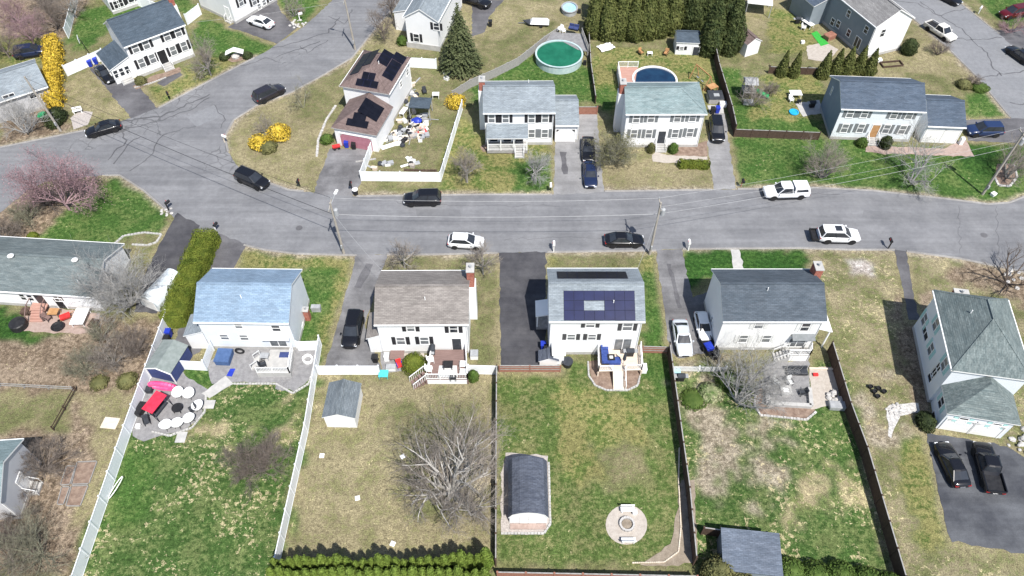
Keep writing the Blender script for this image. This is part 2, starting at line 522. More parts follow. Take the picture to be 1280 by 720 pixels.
def build_ground():
    step = .3
    xs = np.concatenate([[-3000, -1200, -500, -220, -150], np.arange(-112, 112.01, step), [150, 220, 500, 1200, 3000]])
    ys = np.concatenate([[-1500, -500, -150, -40, 0, 10], np.arange(17, 132.01, step), [170, 260, 600, 1500, 4000]])
    nx, ny = len(xs), len(ys)
    X, Y = np.meshgrid(xs, ys)
    jx = (smooth_noise((ny, nx), 4, 1) - .5) * 1.5 + (smooth_noise((ny, nx), 1.6, 2) - .5) * .9
    jy = (smooth_noise((ny, nx), 4, 3) - .5) * 1.5 + (smooth_noise((ny, nx), 1.6, 4) - .5) * .9
    PX, PY = X + jx, Y + jy
    A = np.zeros((ny, nx, 4))
    B = np.zeros((ny, nx, 4))

    def put(mask, k):
        a, b, bias, sp = T[k]
        A[mask] = (*a, sp)
        B[mask] = (*b, bias + .5)
    put(np.ones((ny, nx), bool), 'olive')
    J2X = X + (smooth_noise((ny, nx), 14, 5) - .5) * 4.5 + (smooth_noise((ny, nx), 5, 6) - .5) * 3 + (smooth_noise((ny, nx), 2, 7) - .5) * 1.6
    J2Y = Y + (smooth_noise((ny, nx), 14, 8) - .5) * 4.5 + (smooth_noise((ny, nx), 5, 9) - .5) * 3 + (smooth_noise((ny, nx), 2, 10) - .5) * 1.6
    ptch = smooth_noise((ny, nx), 7, 11) * .45 + smooth_noise((ny, nx), 3, 12) * .35 + smooth_noise((ny, nx), 1.4, 13) * .2
    for k, poly in ZONES:
        w = GP([(x, y) for x, y in poly])
        if k in ('straw', 'dirt'):
            put(pip(J2X, J2Y, w) & (ptch > .47), k)
        else:
            put(pip(PX, PY, w), k)
    # sandy verge beside the asphalt, thin worn strip along the drives
    def near(runs, rad, seed, k):
        d2 = np.full((ny, nx), 1e9)
        for px in runs:
            P_ = GP(px)
            for a, b in zip(P_[:-1], P_[1:]):
                ux, uy = b.x - a.x, b.y - a.y
                l2 = ux * ux + uy * uy + 1e-9
                t = np.clip(((X - a.x) * ux + (Y - a.y) * uy) / l2, 0, 1)
                d2 = np.minimum(d2, (X - a.x - t * ux) ** 2 + (Y - a.y - t * uy) ** 2)
        nz = smooth_noise((ny, nx), 6, seed) * .6 + smooth_noise((ny, nx), 2.2, seed + 1) * .4
        put(np.sqrt(d2) < rad * (.1 + 1.9 * nz), k)
    near([d_[1] + d_[1][:1] for d_ in DRIVES], .5, 21, 'tan')
    near(KERBS, .55, 23, 'dirt')
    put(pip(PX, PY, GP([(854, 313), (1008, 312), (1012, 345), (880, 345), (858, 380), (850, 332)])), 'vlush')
    for arr in (A, B):
        for _ in range(2):
            p = np.pad(arr, ((1, 1), (1, 1), (0, 0)), 'edge')
            arr[:] = (p[:-2, 1:-1] + p[2:, 1:-1] + p[1:-1, :-2] + p[1:-1, 2:] + 2 * p[1:-1, 1:-1]) / 6
    idx = np.arange(nx * ny).reshape(ny, nx)
    F = np.stack([idx[:-1, :-1], idx[:-1, 1:], idx[1:, 1:], idx[1:, :-1]], -1).reshape(-1, 4)
    V = np.stack([X.ravel(), Y.ravel(), np.zeros(nx * ny)], -1)

    m, nt, b = node_mat('turf_and_soil')
    L = nt.links.new
    b.inputs['Roughness'].default_value = .95
    b.inputs['Specular IOR Level'].default_value = .1
    tc = nt.nodes.new('ShaderNodeTexCoord')

    def noise(sc_, det, rough=.6):
        n = nt.nodes.new('ShaderNodeTexNoise')
        n.inputs['Scale'].default_value = sc_
        n.inputs['Detail'].default_value = det
        n.inputs['Roughness'].default_value = rough
        L(tc.outputs['Object'], n.inputs['Vector'])
        return n.outputs['Fac']

    def mr(s, f0, f1, t0, t1, smooth=False):
        k = nt.nodes.new('ShaderNodeMapRange')
        if smooth:
            k.interpolation_type = 'SMOOTHSTEP'
        for nm, v in (('From Min', f0), ('From Max', f1), ('To Min', t0), ('To Max', t1)):
            if isinstance(v, float) or isinstance(v, int):
                k.inputs[nm].default_value = v
            else:
                L(v, k.inputs[nm])
        L(s, k.inputs['Value'])
        return k.outputs[0]

    def math_(op, a, c):
        k = nt.nodes.new('ShaderNodeMath')
        k.operation = op
        for i, v in enumerate((a, c)):
            if isinstance(v, (int, float)):
                k.inputs[i].default_value = v
            else:
                L(v, k.inputs[i])
        return k.outputs[0]

    def mix(f, a, c):
        k = nt.nodes.new('ShaderNodeMix')
        k.data_type = 'RGBA'
        L(f, k.inputs[0])
        for i, v in ((6, a), (7, c)):
            if isinstance(v, tuple):
                k.inputs[i].default_value = v
            else:
                L(v, k.inputs[i])
        return k.outputs[2]
    aa = nt.nodes.new('ShaderNodeAttribute')
    aa.attribute_name = 'tone_a'
    ab = nt.nodes.new('ShaderNodeAttribute')
    ab.attribute_name = 'tone_b'
    n1, n2, n3, n4 = noise(.4, 7, .68), noise(2.2, 5, .75), noise(8, 3, .8), noise(.11, 3)
    s = math_('ADD', math_('MULTIPLY', n1, .55), math_('MULTIPLY', n2, .45))
    s = math_('ADD', s, math_('SUBTRACT', ab.outputs['Alpha'], .5))
    col = mix(mr(s, .45, .55, 0, 1, True), aa.outputs['Color'], ab.outputs['Color'])
    # straw and dandelion tufts
    n5 = noise(2.0, 5, .72)
    th = math_('SUBTRACT', .70, math_('MULTIPLY', aa.outputs['Alpha'], .26))
    th = math_('ADD', th, mr(noise(.22, 3), .38, .62, .07, -.05))
    th2 = math_('ADD', th, .06)
    tuft = mr(n5, th, th2, 0, .8, True)
    col = mix(tuft, col, (.40, .345, .205, 1))
    k1 = math_('MULTIPLY', mr(n2, .34, .66, .55, 1.45), mr(n3, .34, .66, .5, 1.5))
    k2 = math_('MULTIPLY', k1, mr(n4, .3, .7, .86, 1.14))
    vm = nt.nodes.new('ShaderNodeVectorMath')
    vm.operation = 'SCALE'
    L(col, vm.inputs[0])
    L(k2, vm.inputs['Scale'])
    L(vm.outputs[0], b.inputs['Base Color'])
    bp = nt.nodes.new('ShaderNodeBump')
    bp.inputs['Strength'].default_value = .8
    bp.inputs['Distance'].default_value = .1
    L(n3, bp.inputs['Height'])
    L(bp.outputs[0], b.inputs['Normal'])
    me = np_mesh('ground', V, F, m)
    for nm, arr in (('tone_a', A), ('tone_b', B)):
        at = me.attributes.new(nm, 'FLOAT_COLOR', 'POINT')
        at.data.foreach_set('color', arr.reshape(-1, 4).astype(np.float32).ravel())
    structure(link('ground', me))


# ---------------------------------------------------------------- asphalt
def asphalt(name, c1, c2, streak=0.0, cracks=False, fine=.13, alligator=0.0):
    m, nt, b = node_mat(name)
    L = nt.links.new
    b.inputs['Roughness'].default_value = .85
    b.inputs['Specular IOR Level'].default_value = .25
    tc = nt.nodes.new('ShaderNodeTexCoord')

    def noise(s, det, st=(1, 1, 1)):
        mp = nt.nodes.new('ShaderNodeMapping')
        mp.inputs['Scale'].default_value = st
        L(tc.outputs['Object'], mp.inputs['Vector'])
        n = nt.nodes.new('ShaderNodeTexNoise')
        n.inputs['Scale'].default_value = s
        n.inputs['Detail'].default_value = det
        n.inputs['Roughness'].default_value = .62
        L(mp.outputs[0], n.inputs['Vector'])
        return n.outputs['Fac']

    def mr(s, f0, f1, t0, t1):
        k = nt.nodes.new('ShaderNodeMapRange')
        k.interpolation_type = 'SMOOTHSTEP'
        for nm, v in (('From Min', f0), ('From Max', f1), ('To Min', t0), ('To Max', t1)):
            k.inputs[nm].default_value = v
        L(s, k.inputs['Value'])
        return k.outputs[0]

    def mul(a, c):
        k = nt.nodes.new('ShaderNodeMath')
        k.operation = 'MULTIPLY'
        L(a, k.inputs[0])
        L(c, k.inputs[1])
        return k.outputs[0]
    rp = nt.nodes.new('ShaderNodeMix')
    rp.data_type = 'RGBA'
    rp.inputs[6].default_value = c4(c1)
    rp.inputs[7].default_value = c4(c2)
    L(mr(noise(.22, 5), .3, .7, 0, 1), rp.inputs[0])
    k = mr(noise(18, 2), .3, .7, 1 - fine, 1 + fine)
    k = mul(k, mr(noise(1.6, 5), .3, .7, .93, 1.07))
    if streak:
        k = mul(k, mr(noise(1, 3, (.05, 1.1, 1)), .3, .7, 1 - streak, 1 + streak))
    if alligator:
        vo = nt.nodes.new('ShaderNodeTexVoronoi')
        vo.feature = 'DISTANCE_TO_EDGE'
        vo.inputs['Scale'].default_value = .9
        wn = nt.nodes.new('ShaderNodeTexNoise')
        wn.inputs['Scale'].default_value = 1.2
        L(tc.outputs['Object'], wn.inputs['Vector'])
        ad = nt.nodes.new('ShaderNodeMix')
        ad.data_type = 'VECTOR'
        ad.inputs[0].default_value = .35
        L(tc.outputs['Object'], ad.inputs[4])
        L(wn.outputs['Color'], ad.inputs[5])
        L(ad.outputs[1], vo.inputs['Vector'])
        line = mr(vo.outputs['Distance'], .0, .06, 1, 0)
        sx = nt.nodes.new('ShaderNodeSeparateXYZ')
        L(tc.outputs['Object'], sx.inputs[0])
        msk = mul(mr(noise(.11, 3), .49, .60, 0, 1), mr(sx.outputs['X'], -38, -28, 1, 0))
        msk = mul(msk, mr(sx.outputs['Y'], 70, 80, 0, 1))
        a = mul(line, msk)
        inv = mr(a, 0, 1, 1, alligator)
        k = mul(k, inv)
    vm = nt.nodes.new('ShaderNodeVectorMath')
    vm.operation = 'SCALE'
    L(rp.outputs[2], vm.inputs[0])
    L(k, vm.inputs['Scale'])
    L(vm.outputs[0], b.inputs['Base Color'])
    return m

AS = dict(
    road=asphalt('aged_road_asphalt', (.15, .152, .161), (.198, .20, .208), .1, alligator=.6),
    road2=asphalt('older_road_asphalt', (.14, .142, .15), (.175, .177, .185), .04),
    patch=asphalt('road_patch_asphalt', (.185, .19, .20), (.21, .214, .224), .03),
    seal=asphalt('crack_sealant', (.082, .082, .088), (.11, .11, .117)),
    edge=asphalt('pale_road_edge', (.21, .20, .19), (.29, .28, .268), fine=.25),
    fresh=asphalt('sealed_driveway_asphalt', (.04, .04, .047), (.085, .084, .09), .09),
    mid=asphalt('driveway_asphalt', (.075, .073, .08), (.14, .138, .145), .09),
    pale=asphalt('old_driveway_asphalt', (.19, .188, .19), (.275, .272, .275), .09),
    worn=asphalt('worn_driveway_asphalt', (.10, .098, .102), (.215, .213, .218), .1),
    dark2=asphalt('dusty_black_driveway', (.042, .045, .054), (.105, .11, .12), .12),
)

def ragged(P, amp, seed):
    r = random.Random(seed)
    out = []
    for a, b in zip(P, P[1:] + P[:1]):
        n = max(1, int((b - a).length / .55))
        d = (b - a).normalized()
        for i in range(n):
            k = 0 if i == 0 else r.gauss(0, amp)
            out.append(a.lerp(b, i / n) + Vector((-d.y * k, d.x * k, 0)))
    return out

def sheet(name, px, z, mt, stuff=None):
    mb = MB()
    mb.sheet(ragged(GP(px), .07, len(px) + int(px[0][0])), z)
    return structure(mb.build(name, mt))

ROAD_N = [(300, 211), (330, 226), (360, 237), (392, 241), (440, 245), (520, 244), (600, 243), (690, 243), (755, 239), (890, 237), (950, 236), (1010, 234), (1090, 238), (1180, 248), (1235, 255), (1262, 253), (1284, 244), (1340, 215)]
ROAD_S = [(130, 219), (150, 219), (180, 238), (212, 266), (232, 288), (262, 300), (305, 306), (330, 312), (370, 317), (440, 319), (540, 318), (620, 316), (690, 315), (812, 313), (850, 311), (1000, 310), (1060, 312), (1110, 312), (1200, 323), (1290, 342), (1360, 360)]
NW_L = [(-80, 192), (0, 184), (75, 169), (150, 153), (196, 135), (262, 101), (330, 66), (380, 33), (414, 2), (440, -30)]
NW_R = [(520, -30), (500, 0), (470, 34), (440, 72), (400, 96), (365, 115), (320, 132), (292, 150), (281, 170), (285, 190)]
poly = NW_L + NW_R + ROAD_N + [(1500, 215), (1500, 390)] + ROAD_S[::-1] + [(60, 226), (34, 238), (0, 266), (-80, 320)]
sheet('road', poly, .008, AS['road'])
NE_L = [(1095, -30), (1112, 0), (1145, 26), (1185, 60), (1220, 95), (1245, 125), (1263, 147)]
NE_R = [(1420, 130), (1280, 66), (1240, 36), (1195, 0), (1160, -30)]
sheet('side_road', NE_L + [(1274, 165), (1290, 200), (1360, 230), (1450, 230)] + NE_R, .012, AS['patch'])
for q_ in ([(520, 262), (575, 262), (577, 272), (522, 272)], [(1080, 262), (1128, 266), (1126, 276), (1078, 272)], [(700, 296), (722, 296), (722, 306), (700, 306)]):
    sheet('road_patch', q_, .012, AS['road2'])
sheet('road_patch', [(233, 146), (268, 131), (280, 144), (246, 158)], .012, AS['patch'])

def ribbon(mb, px, w, z, wob=.25, seed=0):
    r = random.Random(seed)
    P = GP(px)
    pts = []
    for a, b in zip(P[:-1], P[1:]):
        n = max(2, int((b - a).length / .7))
        for i in range(n):
            pts.append(a.lerp(b, i / n))
    pts.append(P[-1])
    for i in range(1, len(pts) - 1):
        pts[i] = pts[i] + Vector((r.uniform(-wob, wob), r.uniform(-wob, wob), 0))
    Lf, Rt = [], []
    for i, p in enumerate(pts):
        d = pts[min(i + 1, len(pts) - 1)] - pts[max(i - 1, 0)]
        n = Vector((-d.y, d.x, 0)).normalized() * (w * r.uniform(.6, 1.2) / 2)
        Lf.append((p.x + n.x, p.y + n.y, z))
        Rt.append((p.x - n.x, p.y - n.y, z))
    k = len(pts)
    mb.add(Lf + Rt, [(k + i, k + i + 1, i + 1, i) for i in range(k - 1)])

cr = MB()
for i, (px, w) in enumerate([
        ([(1112, 0), (1146, 4), (1172, 20), (1208, 10)], .16), ([(1150, 2), (1178, 22), (1205, 38), (1216, 50), (1236, 70), (1238, 82), (1252, 95)], .2),
        ([(1195, 48), (1216, 50), (1252, 47)], .2), ([(1228, 97), (1256, 92), (1290, 88)], .2), ([(1262, 128), (1278, 130), (1290, 126)], .15),
        ([(162, 214), (186, 198), (196, 178), (210, 165), (245, 158)], .14), ([(150, 152), (200, 146), (240, 128), (262, 118)], .3), ([(160, 160), (205, 150), (243, 134), (262, 122)], .2),
        ([(268, 131), (282, 150), (276, 160)], .14), ([(135, 200), (158, 176), (150, 160)], .22), ([(142, 205), (160, 180), (175, 172)], .2),
        ([(30, 186), (60, 205), (100, 208)], .12), ([(340, 60), (360, 56), (390, 48), (410, 40), (425, 22)], .2), ([(345, 72), (370, 62), (400, 52)], .18), ([(375, 58), (385, 66), (410, 50)], .16),
        ([(300, 82), (335, 72), (350, 78)], .14), ([(410, 20), (432, 30), (440, 12)], .16), ([(1000, 241), (1050, 243)], .06),
        ([(440, 246), (520, 256), (700, 258)], .05), ([(630, 300), (700, 296), (760, 299)], .05), ([(1198, 258), (1200, 318)], .06), ([(1246, 258), (1247, 320)], .06)]):
    ribbon(cr, px, w, .0165, seed=i)
structure(cr.build('road_crack_sealing', AS['seal']))

def manhole(px, py):
    mb = MB()
    c = G(px, py)
    mb.lathe([(.42, .012), (.42, .022), (.36, .024), (.05, .024)], c, 18)
    return structure(mb.build('manhole_cover', AS['mid']))
manhole(374, 285), manhole(1230, 294)

# low pale asphalt berm along the lawns
KERBS = []
def kerb(runs):
    KERBS.extend(runs)
    mb = MB()
    for px in runs:
        P = GP(px)
        Lf = []
        for i, p in enumerate(P):
            d = P[min(i + 1, len(P) - 1)] - P[max(i - 1, 0)]
            n = Vector((-d.y, d.x, 0)).normalized()
            Lf.append([(p + n * o).to_tuple()[:2] + (z,) for o, z in ((-.16, .0), (-.09, .085), (.06, .10), (.16, .0))])
        vs = [q for r_ in Lf for q in r_]
        fs = []
        for i in range(len(P) - 1):
            for j in range(3):
                fs.append((4 * i + j, 4 * i + j + 1, 4 * i + 5 + j, 4 * i + 4 + j))
        mb.add(vs, fs)
    structure(mb.build('kerb', AS['edge']))
kerb([ROAD_N[:3] + [(380, 239)], [(446, 245), (520, 244), (600, 243), (690, 243)], [(756, 239), (890, 237)], [(922, 236), (950, 236), (1010, 234), (1090, 238), (1180, 248), (1235, 255), (1262, 253), (1284, 244)],
      [(132, 219), (150, 219), (180, 238), (212, 266)], [(305, 306), (330, 312), (370, 317), (446, 319)], [(484, 318), (540, 318), (622, 316)], [(684, 315), (820, 313)], [(853, 311), (1000, 310), (1060, 312), (1118, 312)], [(1133, 314), (1200, 323), (1290, 342)],
      NE_L, [(1280, 66), (1266, 58)], [(1250, 42), (1240, 36), (1195, 0)], NW_R[1:], [(0, 184), (75, 169), (105, 163)], [(198, 135), (262, 101), (318, 72)]])

DRIVES = [
    ('driveway', [(112, 86), (124, 82), (152, 80), (196, 135), (164, 148)], 'mid'),
    ('driveway', [(284, 34), (345, 0), (352, 16), (372, 34), (346, 55), (300, 38)], 'mid'),
    ('driveway', [(412, 186), (462, 186), (455, 222), (440, 246), (392, 242)], 'worn'),
    ('driveway', [(694, 176), (722, 176), (724, 140), (746, 140), (755, 240), (692, 244)], 'pale'),
    ('driveway', [(884, 178), (890, 142), (906, 142), (920, 236), (892, 238)], 'pale'),
    ('driveway', [(1206, 150), (1262, 148), (1340, 150), (1340, 182), (1210, 176)], 'mid'),
    ('driveway', [(590, 0), (630, 0), (612, 20), (606, 40), (590, 46)], 'mid'),
    ('driveway', [(180, 345), (203, 300), (222, 266), (250, 282), (238, 310), (196, 392), (168, 390)], 'fresh'),
    ('driveway', [(274, 292), (308, 305), (292, 336), (250, 440), (212, 452), (226, 404), (250, 350)], 'mid'),
    ('driveway', [(446, 318), (484, 318), (456, 405), (478, 466), (402, 466), (424, 400)], 'worn'),
    ('driveway', [(624, 316), (682, 315), (682, 430), (700, 448), (700, 464), (626, 464)], 'fresh'),
    ('driveway', [(820, 313), (852, 311), (866, 372), (890, 362), (890, 440), (848, 448), (838, 440)], 'worn'),
    ('footpath', [(1118, 312), (1132, 314), (1142, 366), (1150, 400), (1136, 400)], 'mid'),
    ('driveway', [(1158, 540), (1258, 558), (1400, 640), (1400, 716), (1280, 692), (1190, 678), (1184, 665), (1166, 580)], 'dark2'),
    ('driveway', [(1268, 36), (1340, 10), (1340, 60), (1300, 72), (1266, 58), (1244, 38)], 'mid'),
    ('footpath', [(196, 104), (222, 88), (228, 94), (205, 108)], 'mid'),
]
for i, (nm, px, mt) in enumerate(DRIVES):
    sheet(nm, px, .016 + (i % 2) * .004, AS[mt])
st = MB()
for i, px in enumerate([[(704, 190), (705, 205), (707, 218)], [(836, 330), (843, 360), (850, 385)], [(447, 360), (462, 330)]]):
    ribbon(st, px, .9 if i != 1 else .5, .026, .1, seed=90 + i)
structure(st.build('driveway_oil_stain', AS['mid']))
sheet('path_slab', [(913, 312), (924, 312), (930, 337), (917, 337)], .016, M['conc'])
PAVED = [
    ('patio', [(166, 545), (172, 505), (182, 472), (220, 455), (232, 470), (262, 488), (252, 520), (232, 538), (200, 545), (180, 552)], M['paver']),
    ('patio', [(258, 455), (290, 432), (345, 432), (400, 436), (392, 470), (368, 490), (345, 478), (292, 478), (265, 480)], M['paver']),
    ('stepping_path', [(252, 492), (282, 470), (292, 480), (262, 498)], M['conc']),
    ('patio', [(28, 400), (40, 380), (125, 392), (120, 418), (30, 414)], M['pinkpaver']),
    ('patio', [(952, 505), (956, 455), (1010, 450), (1014, 505)], M['paver']),
    ('footpath', [(820, 190), (834, 194), (884, 196), (884, 204), (832, 204), (816, 202), (815, 194)], M['tanpaver']),
    ('mulch_bed', [(840, 182), (872, 180), (884, 176), (884, 196), (842, 196)], M['mulch']),
    ('mulch_bed', [(1082, 182), (1180, 186), (1206, 172), (1218, 196), (1100, 192), (1082, 190)], M['pinkpaver']),
    ('mulch_bed', [(736, 452), (746, 450), (801, 452), (800, 480), (785, 488), (758, 488), (740, 478)], M['mulch']),
    ('mulch_bed', [(943, 507), (950, 470), (955, 507), (1016, 508), (1020, 515), (1008, 525), (950, 520)], M['mulch']),
    ('dirt_patch', [(1012, 460), (1042, 458), (1052, 505), (1014, 512)], M['tanpaver']),
    ('gravel_bed', [(627, 600), (632, 566), (685, 570), (688, 655), (681, 667), (626, 667)], M['gravel']),
    ('fire_pit_circle', [(783 + 26 * math.cos(a * .2618), 656 + 25 * math.sin(a * .2618)) for a in range(24)], M['tanpaver']),
    ('mulch_bed', [(600, 184), (606, 180), (656, 184), (656, 194), (604, 190)], M['mulch']),
    ('patio', [(1008, 58), (1030, 52), (1048, 62), (1034, 78), (1010, 74)], M['tanpaver']),
    ('patio', [(994, 130), (1024, 125), (1030, 142), (1004, 146)], M['conc']),
    ('patio', [(884, 132), (905, 132), (905, 142), (886, 142)], M['conc']),
    ('patio', [(476, 440), (500, 438), (502, 464), (478, 466)], M['paver']),
    ('dirt_patch', [(500, 432), (530, 440), (532, 468), (504, 460)], M['tanpaver']),
    ('dirt_patch', [(846, 640), (852, 600), (868, 600), (872, 700), (848, 708), (800, 706), (838, 680)], M['soil']),
    ('mulch_bed', [(166, 108), (188, 96), (224, 84), (226, 90), (190, 104), (170, 112)], M['mulch']),
    ('gravel_bed', [(354 + 10 * math.cos(a * .5236), 480 + 8.5 * math.sin(a * .5236)) for a in range(12)], M['paver']),
    ('mulch_bed', [(88, 148), (100, 138), (116, 140), (110, 156), (92, 162)], M['gravel']),
    ('mulch_bed', [(276, 72), (302, 66), (314, 74), (290, 78)], M['mulch']),
    ('mulch_bed', [(1243, 222), (1247, 205), (1268, 205), (1271, 222), (1262, 233), (1248, 232)], M['mulch']),
    ('patio', [(1108, 510), (1112, 506), (1148, 504), (1150, 516), (1125, 520), (1114, 548), (1110, 545)], M['stone']),
]
for i, (nm, px, mt) in enumerate(PAVED):
    sheet(nm, px, .026 + (i % 3) * .004, mt)

def edging(name, label, px, mt, w=.22, h=.14, closed=False, seed=1):
    """low border of single stones"""
    r = random.Random(seed)
    P = GP(px)
    if closed:
        P.append(P[0])
    mb = MB()
    for a, b in zip(P[:-1], P[1:]):
        n = max(1, int((b - a).length / (w * 1.5)))
        d = (b - a) / n
        for i in range(n):
            c = a + d * (i + .5)
            mb.rbox(c.x, c.y, 0, d.length * .93, w * r.uniform(.8, 1.1), h * r.uniform(.8, 1.15), math.atan2(d.y, d.x), 0, .9)
    return tag(mb.build(name, mt), label, 'edging')
build_ground()
edging('stone_edging', 'curved pale stone edging around mulch bed under the deck with the blue sofa', [(735, 452), (736, 470), (744, 482), (758, 488), (785, 488), (797, 482), (800, 470)], M['conc'], .2)
edging('stone_edging', 'stone block edging around the shed gravel beside the bare mowed lawn', [(686, 578), (688, 655), (680, 667), (626, 667)], M['conc'], .2)
edging('stone_edging', 'circle of stone edging around the bare tree near utility pole on green lawn', [(1243, 222), (1248, 232), (1262, 233), (1271, 222), (1268, 207)], M['stone'], .3)
edging('stone_edging', 'pale stone edging around pointed planting bed beside black driveway', [(142, 306), (155, 295), (180, 291), (202, 293), (196, 303), (185, 307), (165, 306)], M['conc'], .25)
edging('stone_edging', 'rough stone edging in front of the raised fire table patio', [(945, 485), (943, 507), (950, 519), (1008, 525), (1020, 515)], M['stone'], .22)
edging('stone_edging', 'pale edging of the round patio with the white egg chairs', [(190, 540), (212, 545), (240, 535), (256, 515), (258, 494)], M['conc'], .2)
edging('stone_edging', 'light edging along rounded patio corner beside white deck steps', [(292, 480), (345, 480), (366, 492), (386, 480), (394, 455)], M['conc'], .2)
edging('stone_edging', 'long pale timber edging between lawn and dark fence beside fire pit', [(849, 560), (848, 600), (851, 660), (848, 690), (830, 703), (790, 704)], M['beige'], .12)
edging('stone_edging', 'stone edging between the street lawn and front beds of white colonial', [(168, 110), (190, 104), (208, 97)], M['conc'], .2)
edging('stone_edging', 'field stone edging beside brown roofed house with rooftop solar', [(396, 196), (398, 175), (408, 150), (420, 132)], M['stone'], .35)
# ---------------------------------------------------------------- windows and doors (local: x right, z up, -y outwards)
MESHES = {}

def cached(key, fn):
    if key not in MESHES:
        MESHES[key] = fn()
    return MESHES[key]

def win_mesh(w, h, style):
    def f():
        mb = MB()
        t, p = .09, .055
        mb.box(-w / 2, -p, 0, -w / 2 + t, 0, h)
        mb.box(w / 2 - t, -p, 0, w / 2, 0, h)
        mb.box(-w / 2 + t, -p, h - t, w / 2 - t, 0, h)
        mb.box(-w / 2 - .04, -p - .03, -.05, w / 2 + .04, 0, .0)
        if style in ('dh', 'dhm'):
            mb.box(-w / 2 + t, -p + .005, h * .5 - .035, w / 2 - t, -.002, h * .5 + .035)
        if style in ('slide', 'twin'):
            mb.box(-.045, -p + .005, .002, .045, -.002, h - t)
        if style == 'twin':
            mb.box(-w / 2 + t, -p + .01, h * .5 - .03, -.05, -.002, h * .5 + .03)
            mb.box(.05, -p + .01, h * .5 - .03, w / 2 - t, -.002, h * .5 + .03)
        if style == 'dhm':
            mb.box(-.015, -.035, .002, .015, -.002, h - t)
        return mb.mesh('window', M['white'])
    return cached(('win', w, h, style), f)

def box_mesh(key, dims, mt):
    def f():
        mb = MB()
        mb.box(*dims)
        return mb.mesh(key[0], mt)
    return cached(key, f)

def slope_hidden(*a):
    pass

